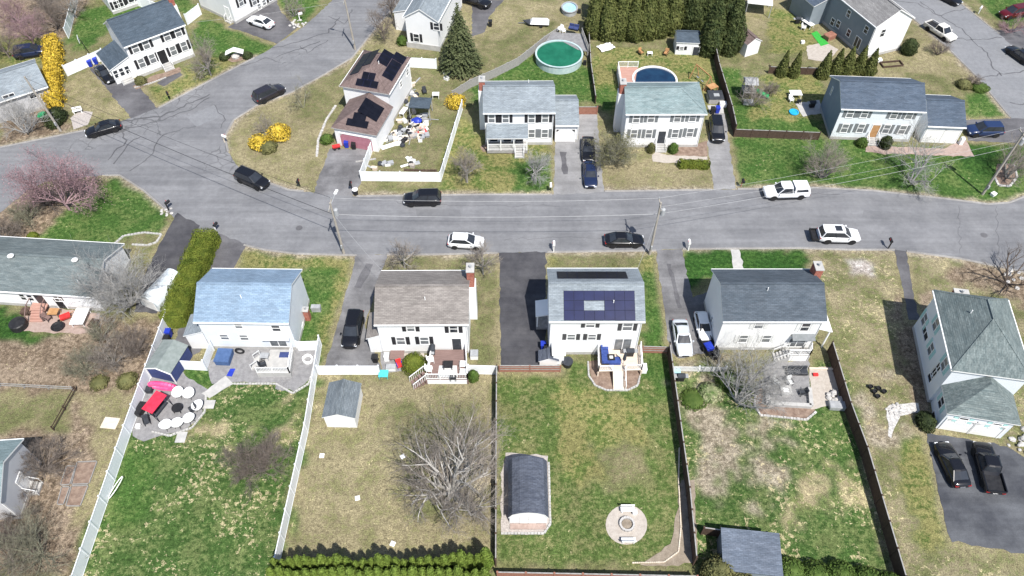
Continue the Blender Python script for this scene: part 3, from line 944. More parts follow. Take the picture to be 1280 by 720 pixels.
class House:
    def __init__(s, name, label, cat, he, org=None, rot=0, w=None, d=None, eL=None, eR=None, far=None, ridge=None, slope=.55,
                 ov=.3, ovx=.22, group=None, x2=None):
        s.he, s.ov, s.ovx = he, ov, ovx
        if eL is not None:
            A, B = G(*eL, he), G(*eR, he)
            v = B - A
            if x2 is None:
                s.rot = math.atan2(v.y, v.x)
            else:
                s.rot = x2
            ex = Vector((math.cos(s.rot), math.sin(s.rot), 0))
            ey = Vector((-ex.y, ex.x, 0))
            s.w = v.dot(ex) - 2 * ovx
            if far is not None:
                s.d = (G(*far, he) - A).dot(ey) - 2 * ov
            elif ridge is not None:
                half = 4.0
                for _ in range(30):
                    half = (G(*ridge, he + slope * half) - A).dot(ey)
                s.d = 2 * half - 2 * ov
            else:
                s.d = d
            o = A + ex * ovx + ey * ov
            s.org = Vector((o.x, o.y, 0))
        else:
            s.org, s.rot, s.w, s.d = Vector((org[0], org[1], 0)), rot, w, d
        s.hr = he + slope * (s.d / 2 + ov)
        s.slope = slope
        s.root = thing(name, label, cat, s.org, s.rot, group)
        s.ex = Vector((math.cos(s.rot), math.sin(s.rot), 0))
        s.ey = Vector((-s.ex.y, s.ex.x, 0))
        s.t = .16

    def wp(s, x, y, z=0):
        return s.org + s.ex * x + s.ey * y + Vector((0, 0, z))

    def body(s, mt, hipL=None, hipR=None, x0=0, base=True, z0=0):
        """walls with gables; hip ends stay low"""
        zt = s.he + s.slope * s.ov - s.t
        zp = s.hr - s.t - .03
        mb = MB()
        w, d = s.w, s.d
        vs = [(x0, 0, z0), (w, 0, z0), (w, d, z0), (x0, d, z0), (x0, 0, zt), (w, 0, zt), (w, d, zt), (x0, d, zt)]
        fs = [(0, 1, 5, 4), (2, 3, 7, 6), (0, 3, 2, 1)]
        if hipL is None:
            vs.append((x0, d / 2, zp)); fs.append((3, 0, 4, len(vs) - 1, 7))
        else:
            fs.append((3, 0, 4, 7))
        if hipR is None:
            vs.append((w, d / 2, zp)); fs.append((1, 2, 6, len(vs) - 1, 5))
        else:
            fs.append((1, 2, 6, 5))
        mb.add(vs, fs)
        s.wallo = mb.build('wall', mt, s.root)
        if base:
            b = MB()
            b.box(x0 - .03, -.03, 0, w + .03, d + .03, .45)
            b.build('foundation', M['conc'], s.root)
        return s

    def roof(s, mt, hipL=None, hipR=None, gutter=True, trim=None, name='roof', parent=None, ridge_cap=True):
        w, d, ov, ovx, he, hr, t = s.w, s.d, s.ov, s.ovx, s.he, s.hr, s.t
        y0, y1 = -ov, d + ov
        x0, x1 = -ovx, w + ovx
        rl = x0 if hipL is None else x0 + hipL
        rr = x1 if hipR is None else x1 - hipR
        top = [(x0, y0, he), (x1, y0, he), (x1, y1, he), (x0, y1, he), (rl, d / 2, hr), (rr, d / 2, hr)]
        mb = MB()
        bot = [(x, y, z - t) for x, y, z in top]
        f = [(0, 1, 5, 4), (2, 3, 4, 5)]
        if hipL is not None:
            f.append((3, 0, 4))
        if hipR is not None:
            f.append((1, 2, 5))
        mb.add(top, f, 0)
        mb.add(bot, [tuple(q[::-1]) for q in f], 1)
        edges = [(0, 1), (2, 3)] + ([(3, 0)] if hipL is not None else [(4, 0), (3, 4)]) + ([(1, 2)] if hipR is not None else [(1, 5), (5, 2)])
        for a, b in edges:
            mb.add([top[a], top[b], bot[b], bot[a]], [(0, 3, 2, 1)], 1)
        if ridge_cap:
            mb.beam((rl, d / 2, hr + .01), (rr, d / 2, hr + .01), .3, .05, 0)
            for (on, c0, c1, r_) in ((hipL, 0, 3, 4), (hipR, 1, 2, 5)):
                if on is not None:
                    for c in (c0, c1):
                        mb.beam(top[c], top[r_], .22, .04, 0)
        s.roofo = mb.build(name, [mt, trim or M['white']], parent or s.root)
        if gutter:
            for ya, yb in ((y0 - .11, y0 - .005), (y1 + .005, y1 + .11)):
                g = MB()
                g.box(x0 + .02, ya, he - .15, x1 - .02, yb, he - .03)
                g.build('gutter', M['white'], s.root)
            g = MB()
            g.tube((w - .08, -.06, he - .2), (w - .08, -.06, .3), .045, n=4)
            g.build('downspout', M['white'], s.root)
        return s

    def face(s, f):
        return {'S': ((0, 0), (1, 0), 0), 'E': ((s.w, 0), (0, 1), math.pi / 2), 'N': ((s.w, s.d), (-1, 0), math.pi), 'W': ((0, s.d), (0, -1), -math.pi / 2)}[f]

    def hit(s, f, px, py, off=0.0):
        (ox, oy), (ux, uy), r = s.face(f)
        P0 = s.wp(ox, oy)
        U = s.ex * ux + s.ey * uy
        N = U.cross(Vector((0, 0, 1)))
        P0 = P0 + N * off
        d = ray(px, py)
        t = (P0 - EYE).dot(N) / d.dot(N)
        q = EYE + d * t - P0
        return q.dot(U), q.z

    def put(s, f, u, z, name, me, parent=None, off=0.0):
        (ox, oy), (ux, uy), r = s.face(f)
        nx, ny = uy, -ux
        return link(name, me, parent or s.root, (ox + ux * u + nx * off, oy + uy * u + ny * off, z), r)

    def win(s, f, px=None, py=None, w=.95, h=1.4, shut=None, style='dh', u=None, z=None, pane='pane', off=0.0):
        if px is not None:
            u, z = s.hit(f, px, py, off)
            z -= h / 2
        o = s.put(f, u, z, 'window', win_mesh(w, h, style), off=off)
        p = link('pane', box_mesh(('pane', w, h, pane), (-w / 2 + .02, -.02, .02, w / 2 - .02, -.003, h - .02), M[pane]), o)
        if shut:
            for k in (-1, 1):
                def f_():
                    mb = MB()
                    mb.box(-.2, -.04, 0, .2, 0, h)
                    for q in range(int(h / .12)):
                        mb.box(-.15, -.05, .05 + q * .12, .15, -.0401, .11 + q * .12)
                    return mb.mesh('shutter', M[shut])
                me = cached(('shutter', h, shut), f_)
                link('shutter', me, o, (k * (w / 2 + .25), 0, 0))
        return o

    def wins(s, f, pts, **k):
        for px, py in pts:
            s.win(f, px, py, **k)
        return s

    def door(s, f, px=None, py=None, u=None, z=None, w=1.0, h=2.1, mt='white', dmt='dark', off=0.0):
        if px is not None:
            u, z = s.hit(f, px, py, off)
            z -= h / 2
        fr = MB()
        fr.box(-w / 2 - .12, -.06, 0, -w / 2, 0, h + .12)
        fr.box(w / 2, -.06, 0, w / 2 + .12, 0, h + .12)
        fr.box(-w / 2, -.06, h, w / 2, 0, h + .12)
        o = s.put(f, u, z, 'door', fr.mesh('door', M['white']), off=off)
        lf = MB()
        lf.box(-w / 2 + .01, -.03, .02, w / 2 - .01, -.004, h - .01)
        link('door_leaf', lf.mesh('door_leaf', M[dmt]), o)
        hd = MB()
        hd.box(w / 2 - .16, -.09, h * .46, w / 2 - .1, -.031, h * .5)
        link('handle', hd.mesh('handle', M['chrome']), o)
        return o

    def garage(s, f, px=None, py=None, u=None, z=.03, w=2.5, h=2.15, mt='white', arch=True, off=0.0, shade='conc'):
        if px is not None:
            u, _ = s.hit(f, px, py, off)
        fr = MB()
        k = .45 if arch else 0
        outer = [(-w / 2 - .14, 0), (-w / 2 - .14, h + .14), (w / 2 + .14, h + .14), (w / 2 + .14, 0)]
        fr.box(-w / 2 - .14, -.08, 0, -w / 2, 0, h + .14)
        fr.box(w / 2, -.08, 0, w / 2 + .14, 0, h + .14)
        fr.box(-w / 2, -.08, h, w / 2, 0, h + .14)
        if arch:
            for q in (-1, 1):
                fr.add([(q * w / 2, -.06, h), (q * (w / 2 - k), -.06, h), (q * w / 2, -.06, h - k)], [(0, 1, 2), (0, 2, 1)])
        o = s.put(f, u, z, 'garage_door', fr.mesh('garage_door', M['white']), off=off)
        lf = MB()
        n = 4
        for i in range(n):
            lf.box(-w / 2 + .005, -.035, i * h / n + .006, w / 2 - .005, -.004, (i + 1) * h / n - .012)
        link('door_leaf', lf.mesh('door_leaf', M[mt]), o)
        return o

    def chimney(s, x, y, w=1.1, d=.7, top=None, chase_to=None, chase='siding'):
        """brick stack; chase_to = height of the sided chase under it"""
        top = top or s.hr + .7
        mb = MB()
        z0 = chase_to if chase_to else 0
        mb.box(x - w / 2, y - d / 2, z0, x + w / 2, y + d / 2, top)
        o = mb.build('chimney', M['brick'], s.root)
        c = MB()
        c.box(x - w / 2 - .06, y - d / 2 - .06, top, x + w / 2 + .06, y + d / 2 + .06, top + .1)
        c.build('chimney_cap', M['conc'], o)
        fl = MB()
        fl.tube((x, y, top + .1), (x, y, top + .45), .13, n=8)
        fl.build('flue', M['greypl'], o)
        if chase_to:
            q = MB()
            q.box(x - w / 2 - .12, y - d / 2 - .08, 0, x + w / 2 + .12, y + d / 2 + .08, chase_to)
            q.build('chimney_chase', M[chase], s.root)
        return o

    def vent(s, x, y):
        yy = y if y <= s.d / 2 else s.d - y
        z = s.he + s.slope * (yy + s.ov)
        mb = MB()
        mb.tube((x, y, z - .05), (x, y, z + .45), .055, n=6)
        mb.build('vent_pipe', M['white'], s.root)

    def solar(s, px_poly=None, rows=(), mt='panel'):
        """rows: (x0, y0, nx, ny, pw, ph) panels on the near slope in local metres up-slope"""
        pass

    def slope_pt(s, px, py, side='near', dz=0.0):
        """local x, y where the photo's pixel meets a roof slope"""
        n_y = -s.slope if side == 'near' else s.slope
        n = (s.ey * n_y + Vector((0, 0, 1))).normalized()
        P0 = s.wp(0, -s.ov if side == 'near' else s.d + s.ov, s.he)
        d = ray(px, py)
        t = (P0 - EYE).dot(n) / d.dot(n)
        q = EYE + d * t - s.org
        return q.dot(s.ex), q.dot(s.ey)

    def panels(s, x0, x1, y0, y1, nx, ny, side='near', mt='panel', skip=(), group=None):
        """a grid of solar panels between local x0..x1, y0..y1 lying on a slope"""
        k = s.slope if side == 'near' else -s.slope
        ya = -s.ov if side == 'near' else s.d + s.ov

        def z(y):
            return s.he + s.slope * (y - ya if side == 'near' else ya - y) + .09
        dx, dy = (x1 - x0) / nx, (y1 - y0) / ny
        for i in range(nx):
            for j in range(ny):
                if (i, j) in skip:
                    continue
                g = .005
                a, b = x0 + i * dx + g, x0 + (i + 1) * dx - g
                c, e = y0 + j * dy + g, y0 + (j + 1) * dy - g
                mb = MB()
                vs = [(a, c, z(c)), (b, c, z(c)), (b, e, z(e)), (a, e, z(e))]
                lo = [(p[0], p[1], p[2] - .05) for p in vs]
                mb.add(vs + lo, [(0, 1, 2, 3), (0, 4, 5, 1), (1, 5, 6, 2), (2, 6, 7, 3), (3, 7, 4, 0)], 1)
                q = .025
                vs2 = [(a + q, c + q, z(c + q) + .004), (b - q, c + q, z(c + q) + .004), (b - q, e - q, z(e - q) + .004), (a + q, e - q, z(e - q) + .004)]
                mb.add(vs2, [(0, 1, 2, 3)], 0)
                mb.build('solar_panel', [M[mt], M['panel_rim']], s.root)
        return s

def leanto(h, name, face, u0, u1, z_wall, z_eave, depth, mt, posts=0, floor=None, rail=False, wall=None, post_h=0.0):
    """a shed roof against a house face with posts or walls under it"""
    (ox, oy), (ux, uy), r = h.face(face)
    e = link(name, None, h.root, (ox, oy, 0), r)
    mb = MB()
    t = .12
    a = [(u0, -.01, z_wall), (u1, -.01, z_wall), (u1, -depth, z_eave), (u0, -depth, z_eave)]
    b = [(x, y, z - t) for x, y, z in a]
    mb.add(a, [(3, 2, 1, 0)], 0)
    mb.add(b, [(0, 1, 2, 3)], 1)
    for i in range(4):
        j = (i + 1) % 4
        mb.add([a[i], a[j], b[j], b[i]], [(0, 1, 2, 3)], 1)
    mb.build('roof', [mt, M['white']], e)
    if wall:
        q = MB()
        s = (z_wall - z_eave) / depth
        i_ = .15
        zz = z_eave + s * i_ - t
        q.add([(u0 + i_, -.0, 0), (u1 - i_, 0, 0), (u1 - i_, -depth + i_, 0), (u0 + i_, -depth + i_, 0),
               (u0 + i_, 0, z_wall - t - .01), (u1 - i_, 0, z_wall - t - .01), (u1 - i_, -depth + i_, zz), (u0 + i_, -depth + i_, zz)],
              [(3, 2, 6, 7), (0, 3, 7, 4), (2, 1, 5, 6)])
        q.build('wall', wall, e)
    if floor is not None:
        q = MB()
        q.box(u0 + .05, -depth + .1, .15, u1 - .05, -.03, floor)
        q.build('floor', M['wood_gry'], e)
    for k in range(posts):
        x = u0 + .15 + (u1 - u0 - .3) * k / max(1, posts - 1)
        q = MB()
        q.box(x - .07, -depth + .14, floor or 0, x + .07, -depth + .28, z_eave - t + .02)
        q.build('post', M['white'], e)
    if rail:
        q = MB()
        zf = floor or 0
        for z in (.12, .95):
            q.box(u0 + .2, -depth + .18, zf + z, u1 - .2, -depth + .24, zf + z + .07)
        n = int((u1 - u0) / .14)
        for k in range(n):
            x = u0 + .25 + (u1 - u0 - .5) * k / n
            q.box(x, -depth + .19, zf + .15, x + .035, -depth + .23, zf + .95)
        q.build('railing', M['white'], e)
    return e

def steps(parent, x, y, z, w, n, dx=0, dy=-1, mt='conc', rail=True):
    mb = MB()
    rise, run = z / n, .28
    for i in range(n):
        a = i * run
        zt = z - i * rise
        if dy:
            y0, y1 = y + dy * a, y + dy * (a + run)
            mb.box(x - w / 2, min(y0, y1), 0, x + w / 2, max(y0, y1), zt)
        else:
            x0, x1 = x + dx * a, x + dx * (a + run)
            mb.box(min(x0, x1), y - w / 2, 0, max(x0, x1), y + w / 2, zt)
    o = mb.build('steps', M[mt], parent)
    if rail:
        for sgn in (-1, 1):
            q = MB()
            if dy:
                p0, p1 = Vector((x + sgn * w / 2, y, 0)), Vector((x + sgn * w / 2, y + dy * n * run, 0))
            else:
                p0, p1 = Vector((x, y + sgn * w / 2, 0)), Vector((x + dx * n * run, y + sgn * w / 2, 0))
            q.beam(p0 + Vector((0, 0, z + .9)), p1 + Vector((0, 0, .95)), .06, .06)
            q.beam(p0 + Vector((0, 0, z)), p0 + Vector((0, 0, z + .92)), .06, .06)
            q.beam(p1, p1 + Vector((0, 0, .98)), .06, .06)
            q.build('handrail', M['white'], o)
    return o

# ================================================================ houses on the near side of the street
# the solar house
h = House('colonial_house', 'white two storey house with blue solar array on pale grey roof and blue sofa deck', 'house', 6.3, eL=(686, 402), eR=(807, 402), far=(687, 335.5), slope=.52)
S4 = h
h.body(M['siding']).roof(RM['light'])
h.win('S', 738, 405.6, w=1.0, h=1.0, shut='shut_dk')
h.win('S', 784.5, 408, w=1.1, h=1.4, shut='shut_dk')
h.wins('S', [(714, 421), (740, 421)], w=.95, h=1.05, shut='shut_dk')
u, z = h.hit('S', 779, 426)
h.win('S', u=u, z=.95, w=1.9, h=2.0, style='slide', pane='pane')
x0, y0 = h.slope_pt(705, 401)
x1, y1 = h.slope_pt(793, 364)
h.panels(x0, x1, y0, y1, 7, 3, mt='panel_blue', skip=[(2, 1), (3, 1)])
x0, y0 = h.slope_pt(697, 348.5, 'far')
x1, y1 = h.slope_pt(782, 340, 'far')
h.panels(x0, x1, min(y0, y1), max(y0, y1), 7, 1, 'far')
leanto(h, 'basement_entry', 'S', .25, 1.7, 2.3, 2.0, 1.5, M['white'], wall=M['siding'])
leanto(h, 'side_entry', 'W', 1.2, 3.4, 2.9, 2.6, 1.4, M['white'], posts=2, floor=.6, rail=True)
h.vent(6.4, 1.4)

# the blue roofed house
h = House('colonial_house', 'white two storey house with sky blue grey roof and rounded stone patio', 'house', 5.2, eL=(241, 402.5), eR=(361, 404), far=(261, 335.5), slope=.52)
S2 = h
h.body(M['siding_cool']).roof(RM['blue'])
h.win('S', 298, 407, w=.9, h=.9)
h.win('S', 345, 410, w=1.0, h=1.1, pane='glass')
h.wins('S', [(280.5, 421), (305, 421.5)], w=1.0, h=1.0)
h.win('S', 347, 426, w=1.9, h=2.0, style='slide')
h.win('E', 379, 408, w=.7, h=.9)
e = leanto(h, 'side_porch', 'W', 4.0, h.d + .2, 3.3, 2.5, 2.2, RM['light'], wall=M['siding'])
h.win('W', u=5.4, z=1.2, w=.8, h=.9, off=2.07)
aw = MB()
aw.add([(6.3, -.01, 2.75), (9.2, -.01, 2.75), (9.2, -.7, 2.6), (6.3, -.7, 2.6), (6.3, -.01, 2.68), (9.2, -.01, 2.68), (9.2, -.7, 2.55), (6.3, -.7, 2.55)],
       [(3, 2, 1, 0), (4, 5, 6, 7), (0, 1, 5, 4), (2, 3, 7, 6), (1, 2, 6, 5), (3, 0, 4, 7)])
aw.build('awning', M['white'], h.root)
h.vent(4.6, 2.0)
h.chimney(h.w + .35, h.d * .62, .55, .6, top=1.7)

# warm grey roofed house
h = House('colonial_house', 'white two storey house with warm grey shingle roof and red brown rear deck', 'house', 5.6, eL=(467, 406), eR=(586, 405.5), far=(478, 338.5), slope=.52)
S3 = h
h.body(M['siding']).roof(RM['warm'])
h.win('S', 513.3, 409.8, w=.9, h=1.2, shut='shut_blk')
h.win('S', 567, 411, w=.95, h=1.35, shut='shut_blk', pane='glass')
h.wins('S', [(501, 425.8), (530.5, 425.4)], w=1.0, h=1.35, shut='shut_blk')
h.door('S', 571, 430, w=.95, h=2.05, dmt='charcoal')
h.chimney(h.w + .3, h.d * .78, .75, 1.2, top=h.hr + .55, chase_to=5.6)
leanto(h, 'side_entry', 'W', 3.2, h.d, 3.3, 2.7, 1.5, RM['warm'], wall=M['siding'])
h.vent(5.0, 2.0)

# navy roofed house
h = House('colonial_house', 'white two storey house with blue grey roof behind large fan shaped bare tree', 'house', 5.5, eL=(903.5, 402), eR=(1034.5, 402), far=(890, 336.5), slope=.52)
S5 = h
h.body(M['siding']).roof(RM['slate'])
h.win('S', 949, 406, w=1.0, h=1.3, shut='shut_lt')
h.win('S', 1006.6, 408.5, w=1.0, h=1.4, shut='shut_lt', pane='glass')
h.wins('S', [(929, 423), (958, 423)], w=1.0, h=1.35, shut='shut_lt')
h.win('S', 996, 427.5, w=1.9, h=1.7, style='twin')
h.win('S', 934, 437.5, w=1.4, h=.6, style='slide', pane='glass')
h.win('W', 890, 399, w=.6, h=1.0, pane='glass')
u, z = h.hit('S', 1003, 419.5)
aw = MB()
aw.add([(u - 1.2, -.02, z + .35), (u + 1.2, -.02, z + .35), (u + 1.2, -.75, z + .1), (u - 1.2, -.75, z + .1), (u - 1.2, -.02, z + .28), (u + 1.2, -.02, z + .28), (u + 1.2, -.75, z + .02), (u - 1.2, -.75, z + .02)],
       [(3, 2, 1, 0), (4, 5, 6, 7), (0, 1, 5, 4), (2, 3, 7, 6), (1, 2, 6, 5), (3, 0, 4, 7)])
aw.build('awning', M['shut_gry'], h.root)
h.chimney(h.w + .35, h.d - .7, .8, 1.2, top=h.hr - .2, chase_to=5.2)
leanto(h, 'side_porch', 'E', .2, 3.2, 3.6, 3.0, 1.7, M['white'], posts=2)
h.vent(4.6, 2.6)

# hip roofed house on the right
A, Bc, D = G(1166.8, 362.5, 6.3), G(1260, 374, 6.3), G(1186, 462.5, 6.3)
rotw = math.atan2((Bc - A).y, (Bc - A).x)
exv = (Bc - A).normalized()
eyv = Vector((-exv.y, exv.x, 0))
dep = (A - D).dot(eyv)
wid = (Bc - A).length
# ridge runs along the depth: local x = away from the street side
o = A - eyv * dep + exv * wid + eyv * .3 - exv * .3
h = House('hip_roofed_house', 'large pale blue house with grey green hip roof and double garage wing', 'house', 6.3, org=(o.x, o.y), rot=rotw + math.pi / 2, w=dep - .6, d=wid - .6, slope=.72, ov=.3, ovx=.3)
S6 = h
h.body(M['siding_cool'], 1, 1).roof(RM['hip'], hipL=4.9, hipR=2.8)
for px, py in [(1156, 399), (1170.5, 405), (1164, 436), (1181, 455)]:
    h.win('N', px, py, w=1.0, h=1.5, shut='shut_teal')
h.win('N', 1166, 468, w=1.1, h=2.0, style='dh', pane='glass')
h.win('N', 1170.5, 463, w=.9, h=2.2, style='slide', pane='glass')
h.win('N', 1157, 416, w=1.9, h=.9, style='slide', pane='glass')
h.chimney(h.w + .45, h.d * .62, .9, 1.4, top=6.2, chase_to=5.0)
h.vent(h.w * .62, h.d * .72)
# garage wing in front of it
A2, B2 = G(1184, 517, 3.3), G(1276.7, 531.7, 3.3)
r2 = math.atan2((B2 - A2).y, (B2 - A2).x)
wl = (B2 - A2).length
dpt = max(3.5, (h.wp(0, h.d) - A2).dot(Vector((-math.sin(r2), math.cos(r2), 0))) - .35)
E_ = Vector((math.cos(r2), math.sin(r2), 0))
Y_ = Vector((-math.sin(r2), math.cos(r2), 0))
wing = MB()
W0 = A2 + E_ * .3 + Y_ * .3
ww, wd = wl - .6, dpt
# local coordinates of the main house for parenting
Minv = Matrix.Translation(h.org) @ Matrix.Rotation(h.rot, 4, 'Z')
Minv = Minv.inverted()
wr = link('garage_wing', None, h.root)
wr.matrix_local = Minv @ (Matrix.Translation(Vector((W0.x, W0.y, 0))) @ Matrix.Rotation(r2, 4, 'Z'))
zt = 3.3
wing.add([(0, 0, 0), (ww, 0, 0), (ww, wd, 0), (0, wd, 0), (0, 0, zt), (ww, 0, zt), (ww, wd, zt), (0, wd, zt)], [(0, 1, 5, 4), (1, 2, 6, 5), (3, 0, 4, 7)])
wing.build('wall', M['siding_cool'], wr)
rf = MB()
q = .3
ap = (ww * .5, wd - .1, zt + 2.6)
ra = (ww * .5, wd * .62, zt + 2.6)
tp = [(-q, -q, zt), (ww + q, -q, zt), (ww + q, wd - .02, zt), (-q, wd - .02, zt), ra, (ww * .5, wd - .02, zt + 2.6)]
rf.add(tp, [(0, 1, 4), (1, 2, 5, 4), (3, 0, 4, 5)], 0)
bt = [(x, y, z - .14) for x, y, z in tp]
rf.add(bt, [(4, 1, 0), (4, 5, 2, 1), (5, 4, 0, 3)], 1)
for a, b in ((0, 1), (1, 2), (3, 0)):
    rf.add([tp[a], tp[b], bt[b], bt[a]], [(0, 3, 2, 1)], 1)
rf.build('roof', [RM['hip'], M['white']], wr)

class Sub:
    pass
g2 = Sub()
for nm, val in (('org', Vector((W0.x, W0.y, 0))), ('rot', r2), ('w', ww), ('d', wd), ('root', wr), ('ex', E_), ('ey', Y_)):
    setattr(g2, nm, val)
for fn in ('wp', 'face', 'hit', 'put', 'win', 'garage', 'door'):
    setattr(g2, fn, getattr(House, fn).__get__(g2))
g2.garage('S', u=ww * .27, w=2.6, h=2.1)
g2.garage('S', u=ww * .71, w=2.6, h=2.1)
g2.win('S', 1203.5, 525, w=.95, h=.95, shut='shut_teal', pane='glass')
g2.win('S', 1245, 532, w=.95, h=.95, shut='shut_teal', pane='glass')
g2.win('W', 1177, 503, w=1.0, h=1.3, shut='shut_teal', pane='glass')
g2.door('W', 1164, 525, w=1.0, h=2.0, dmt='glass')

# ranch house far left
h = House('ranch_house', 'long low ranch house with weathered green grey roof and pink patio', 'house', 2.9, eL=(-70, 359.5), eR=(118.8, 371.5), far=(-42, 293), slope=.42, x2=None)
S1 = h
h.body(M['siding']).roof(RM['ranch'])
h.wins('S', [(28.5, 371), (38, 372)], w=.75, h=1.1, pane='glass', style='dh')
h.win('S', 73.5, 373, w=1.2, h=.9, style='slide', pane='glass')
h.door('S', 51, 374.5, w=1.1, h=2.05, dmt='glass')
h.door('S', 76, 380, w=.95, h=2.0, dmt='dark')
for px, py in ((15, 322), (95, 327)):
    x, y = h.slope_pt(px, py)
    q = MB()
    zz = h.he + h.slope * (y + h.ov)
    q.lathe([(.2, -.05), (.2, .25), (.36, .27), (.36, .38), (.12, .48)], (x, y, zz), 14)
    q.build('roof_vent', M['white'], h.root, smooth=True)
x, y = h.slope_pt(99, 354)
h.vent(x, y)

# bottom-left house
o = G(28, 648)
K2 = G(52, 578)
rr2 = math.atan2((K2 - o).y, (K2 - o).x)
h = House('cottage_house', 'pale grey house with side steps at the bottom left corner beside bare shrubs', 'house', 3.0, org=(o.x - 9 * math.cos(rr2 - math.pi / 2) * 0, o.y), rot=0, w=1, d=1) if False else None
yv = (K2 - o).normalized()
xv = Vector((yv.y, -yv.x, 0))
dd = (K2 - o).length
org = o - xv * 10.6
h = House('cottage_house', 'pale grey house with side steps at the bottom left corner beside bare shrubs', 'house', 4.2, org=(org.x, org.y), rot=math.atan2(xv.y, xv.x), w=10.6, d=dd, slope=.5)
W2 = h
h.body(M['siding_lav']).roof(RM['green'])
h.door('E', u=h.d * .5, z=.7, w=.95, h=2.0, dmt='white')
steps(h.root, h.w + .0, h.d * .5, .7, 1.2, 3, 1, 0, 'conc')
x1_, y1_ = 7.2, h.d * .45
h.panels(5.0, 7.4, .8, 2.6, 2, 1, 'far' if False else 'near')
# ================================================================ houses on the far side of the street
h = House('colonial_house', 'white two storey house with dark slate roof, black shutters and blue bins on its drive', 'house', 5.5, eL=(154.4, 59.4), eR=(231.9, 30.6), d=7.4, slope=.6)
N1 = h
h.body(M['siding']).roof(RM['dark'])
for px, py in [(169, 60), (182.5, 55.5), (208.5, 45), (222.5, 40)]:
    h.win('S', px, py, w=1.0, h=1.4, shut='shut_blk')
for px, py in [(177, 78.5), (190.5, 73), (216.5, 63), (230, 57.5)]:
    h.win('S', px, py, w=1.0, h=1.5, shut='shut_blk')
u, z = h.hit('S', 203.5, 71)
h.door('S', u=u, z=.75, w=1.2, h=2.15, dmt='dark')
steps(h.root, u, -.05, .75, 1.4, 4)
h.chimney(h.w + .32, h.d * .5, .75, 1.2, top=h.hr + .6, chase_to=h.hr - 1.0)
e = leanto(h, 'sun_room', 'W', h.d * .2, h.d * .95, 3.6, 2.6, 3.2, RM['dark'], wall=M['siding'])
for k in range(3):
    h.win('W', u=h.d * .38 + k * 1.25, z=1.0, w=1.0, h=1.2, pane='glass', off=3.06)

for x_ in (-2.6, -1.75, -.9):
    wo = link('window', win_mesh(.75, 1.3, 'dh'), h.root, (x_, h.d * .05 + .148, 1.0))
    link('pane', box_mesh(('pane', .75, 1.3, 'glass'), (-.355, -.02, .02, .355, -.003, 1.28), M['glass']), wo)
steps(h.root, -1.6, h.d * .05 + .1, .5, 1.6, 3)
# white house at the top edge, gable to the lower left
o, rgt = G(295, 30), G(345, 1)
h = House('colonial_house', 'bright white house cut off by the top edge beside white sedan', 'house', 6.2, org=(o.x, o.y), rot=R(54), w=13, d=8.6, slope=.5)
N2 = h
h.body(M['siding']).roof(RM['dark'])
for px, py in [(301, 2), (317.5, 1), (338, -4)]:
    h.win('S', px, py, w=.95, h=1.4, shut='shut_blk')
h.wins('S', [(324, 8), (330, 3)], w=.8, h=1.0)
h.door('W', u=h.d - 1.3, z=.4, w=1.0, h=2.05, dmt='white')
steps(h.root, 0, 1.3, .4, 1.2, 2, -1, 0)

# small house at the top left
o = G(142, 18)
h = House('cape_house', 'small white house with dark roof beside the white fence at the top edge', 'house', 4.6, org=(o.x, o.y), rot=R(38), w=11, d=8.0, slope=.62)
h.body(M['siding']).roof(RM['dark'])
h.wins('S', [(145.5, 5.5), (150, 3.5), (163, -2)], w=1.0, h=1.3, shut='shut_blk', pane='glass')

# solar house with hip roofs
A, B_, C_ = G(424.4, 107.5, 5.3), G(486.9, 116.5, 5.3), G(511, 70, 5.3)
ex_ = (B_ - A).normalized()
r3 = math.atan2(ex_.y, ex_.x) - R(2)
ex_ = Vector((math.cos(r3), math.sin(r3), 0))
ey_ = Vector((-ex_.y, ex_.x, 0))
dep, wid = (C_ - B_).dot(ey_), (B_ - A).dot(ex_)
o = A + ex_ * (wid - .3) + ey_ * .3
h = House('split_level_house', 'white house with brown hip roofs carrying stepped black solar panels', 'house', 5.3, org=(o.x, o.y), rot=r3 + math.pi / 2, w=dep - .6, d=wid - .6, slope=.5, ov=.3, ovx=.3)
N3 = h
h.body(M['siding'], 1, 1).roof(RM['brown'], hipL=3.4, hipR=3.0, trim=M['conc'])
# right slope is the near slope (local y 0)
L_ = h.w
h.panels(3.2, 3.2 + 3 * 1.0, .15, 1.55, 3, 1)
h.panels(2.2, 6.9, .15, 1.5, 4, 1) if False else None
h.panels(6.3, 8.0, .1, 1.6, 2, 1)
h.panels(4.2, 7.2, 1.6, 3.0, 3, 1)
h.panels(2.2, 3.2, .15, 1.55, 1, 1)
h.panels(1.9, 7.0, h.d - 1.7, h.d - .3, 5, 1, 'far')
h.panels(3.4, 7.0, h.d - 3.0, h.d - 1.75, 3, 1, 'far')
# panels on the hip end toward the street
def hip_panels(h, hip, rects):
    rise = h.hr - h.he
    for (ya, yb, sa, sb) in rects:       # sa, sb distance up from the eave in plan
        def P(y, s_):
            return (-h.ovx + s_, y, h.he + rise * s_ / hip + .09)
        mb = MB()
        vs = [P(ya, sa), P(yb, sa), P(yb, sb), P(ya, sb)]
        lo = [(p[0], p[1], p[2] - .05) for p in vs]
        mb.add(vs + lo, [(3, 2, 1, 0), (0, 1, 5, 4), (1, 2, 6, 5), (2, 3, 7, 6), (3, 0, 4, 7)], 1)
        q = .025
        vs2 = [P(ya - q if ya > yb else ya + q, sa + q), P(yb + q if ya > yb else yb - q, sa + q), P(yb + q if ya > yb else yb - q, sb - q), P(ya - q if ya > yb else ya + q, sb - q)]
        vs2 = [(p[0], p[1], p[2] + .004) for p in vs2]
        mb.add(vs2, [(3, 2, 1, 0)], 0)
        mb.build('solar_panel', [M['panel'], M['panel_rim']], h.root)
c_ = h.d * .48
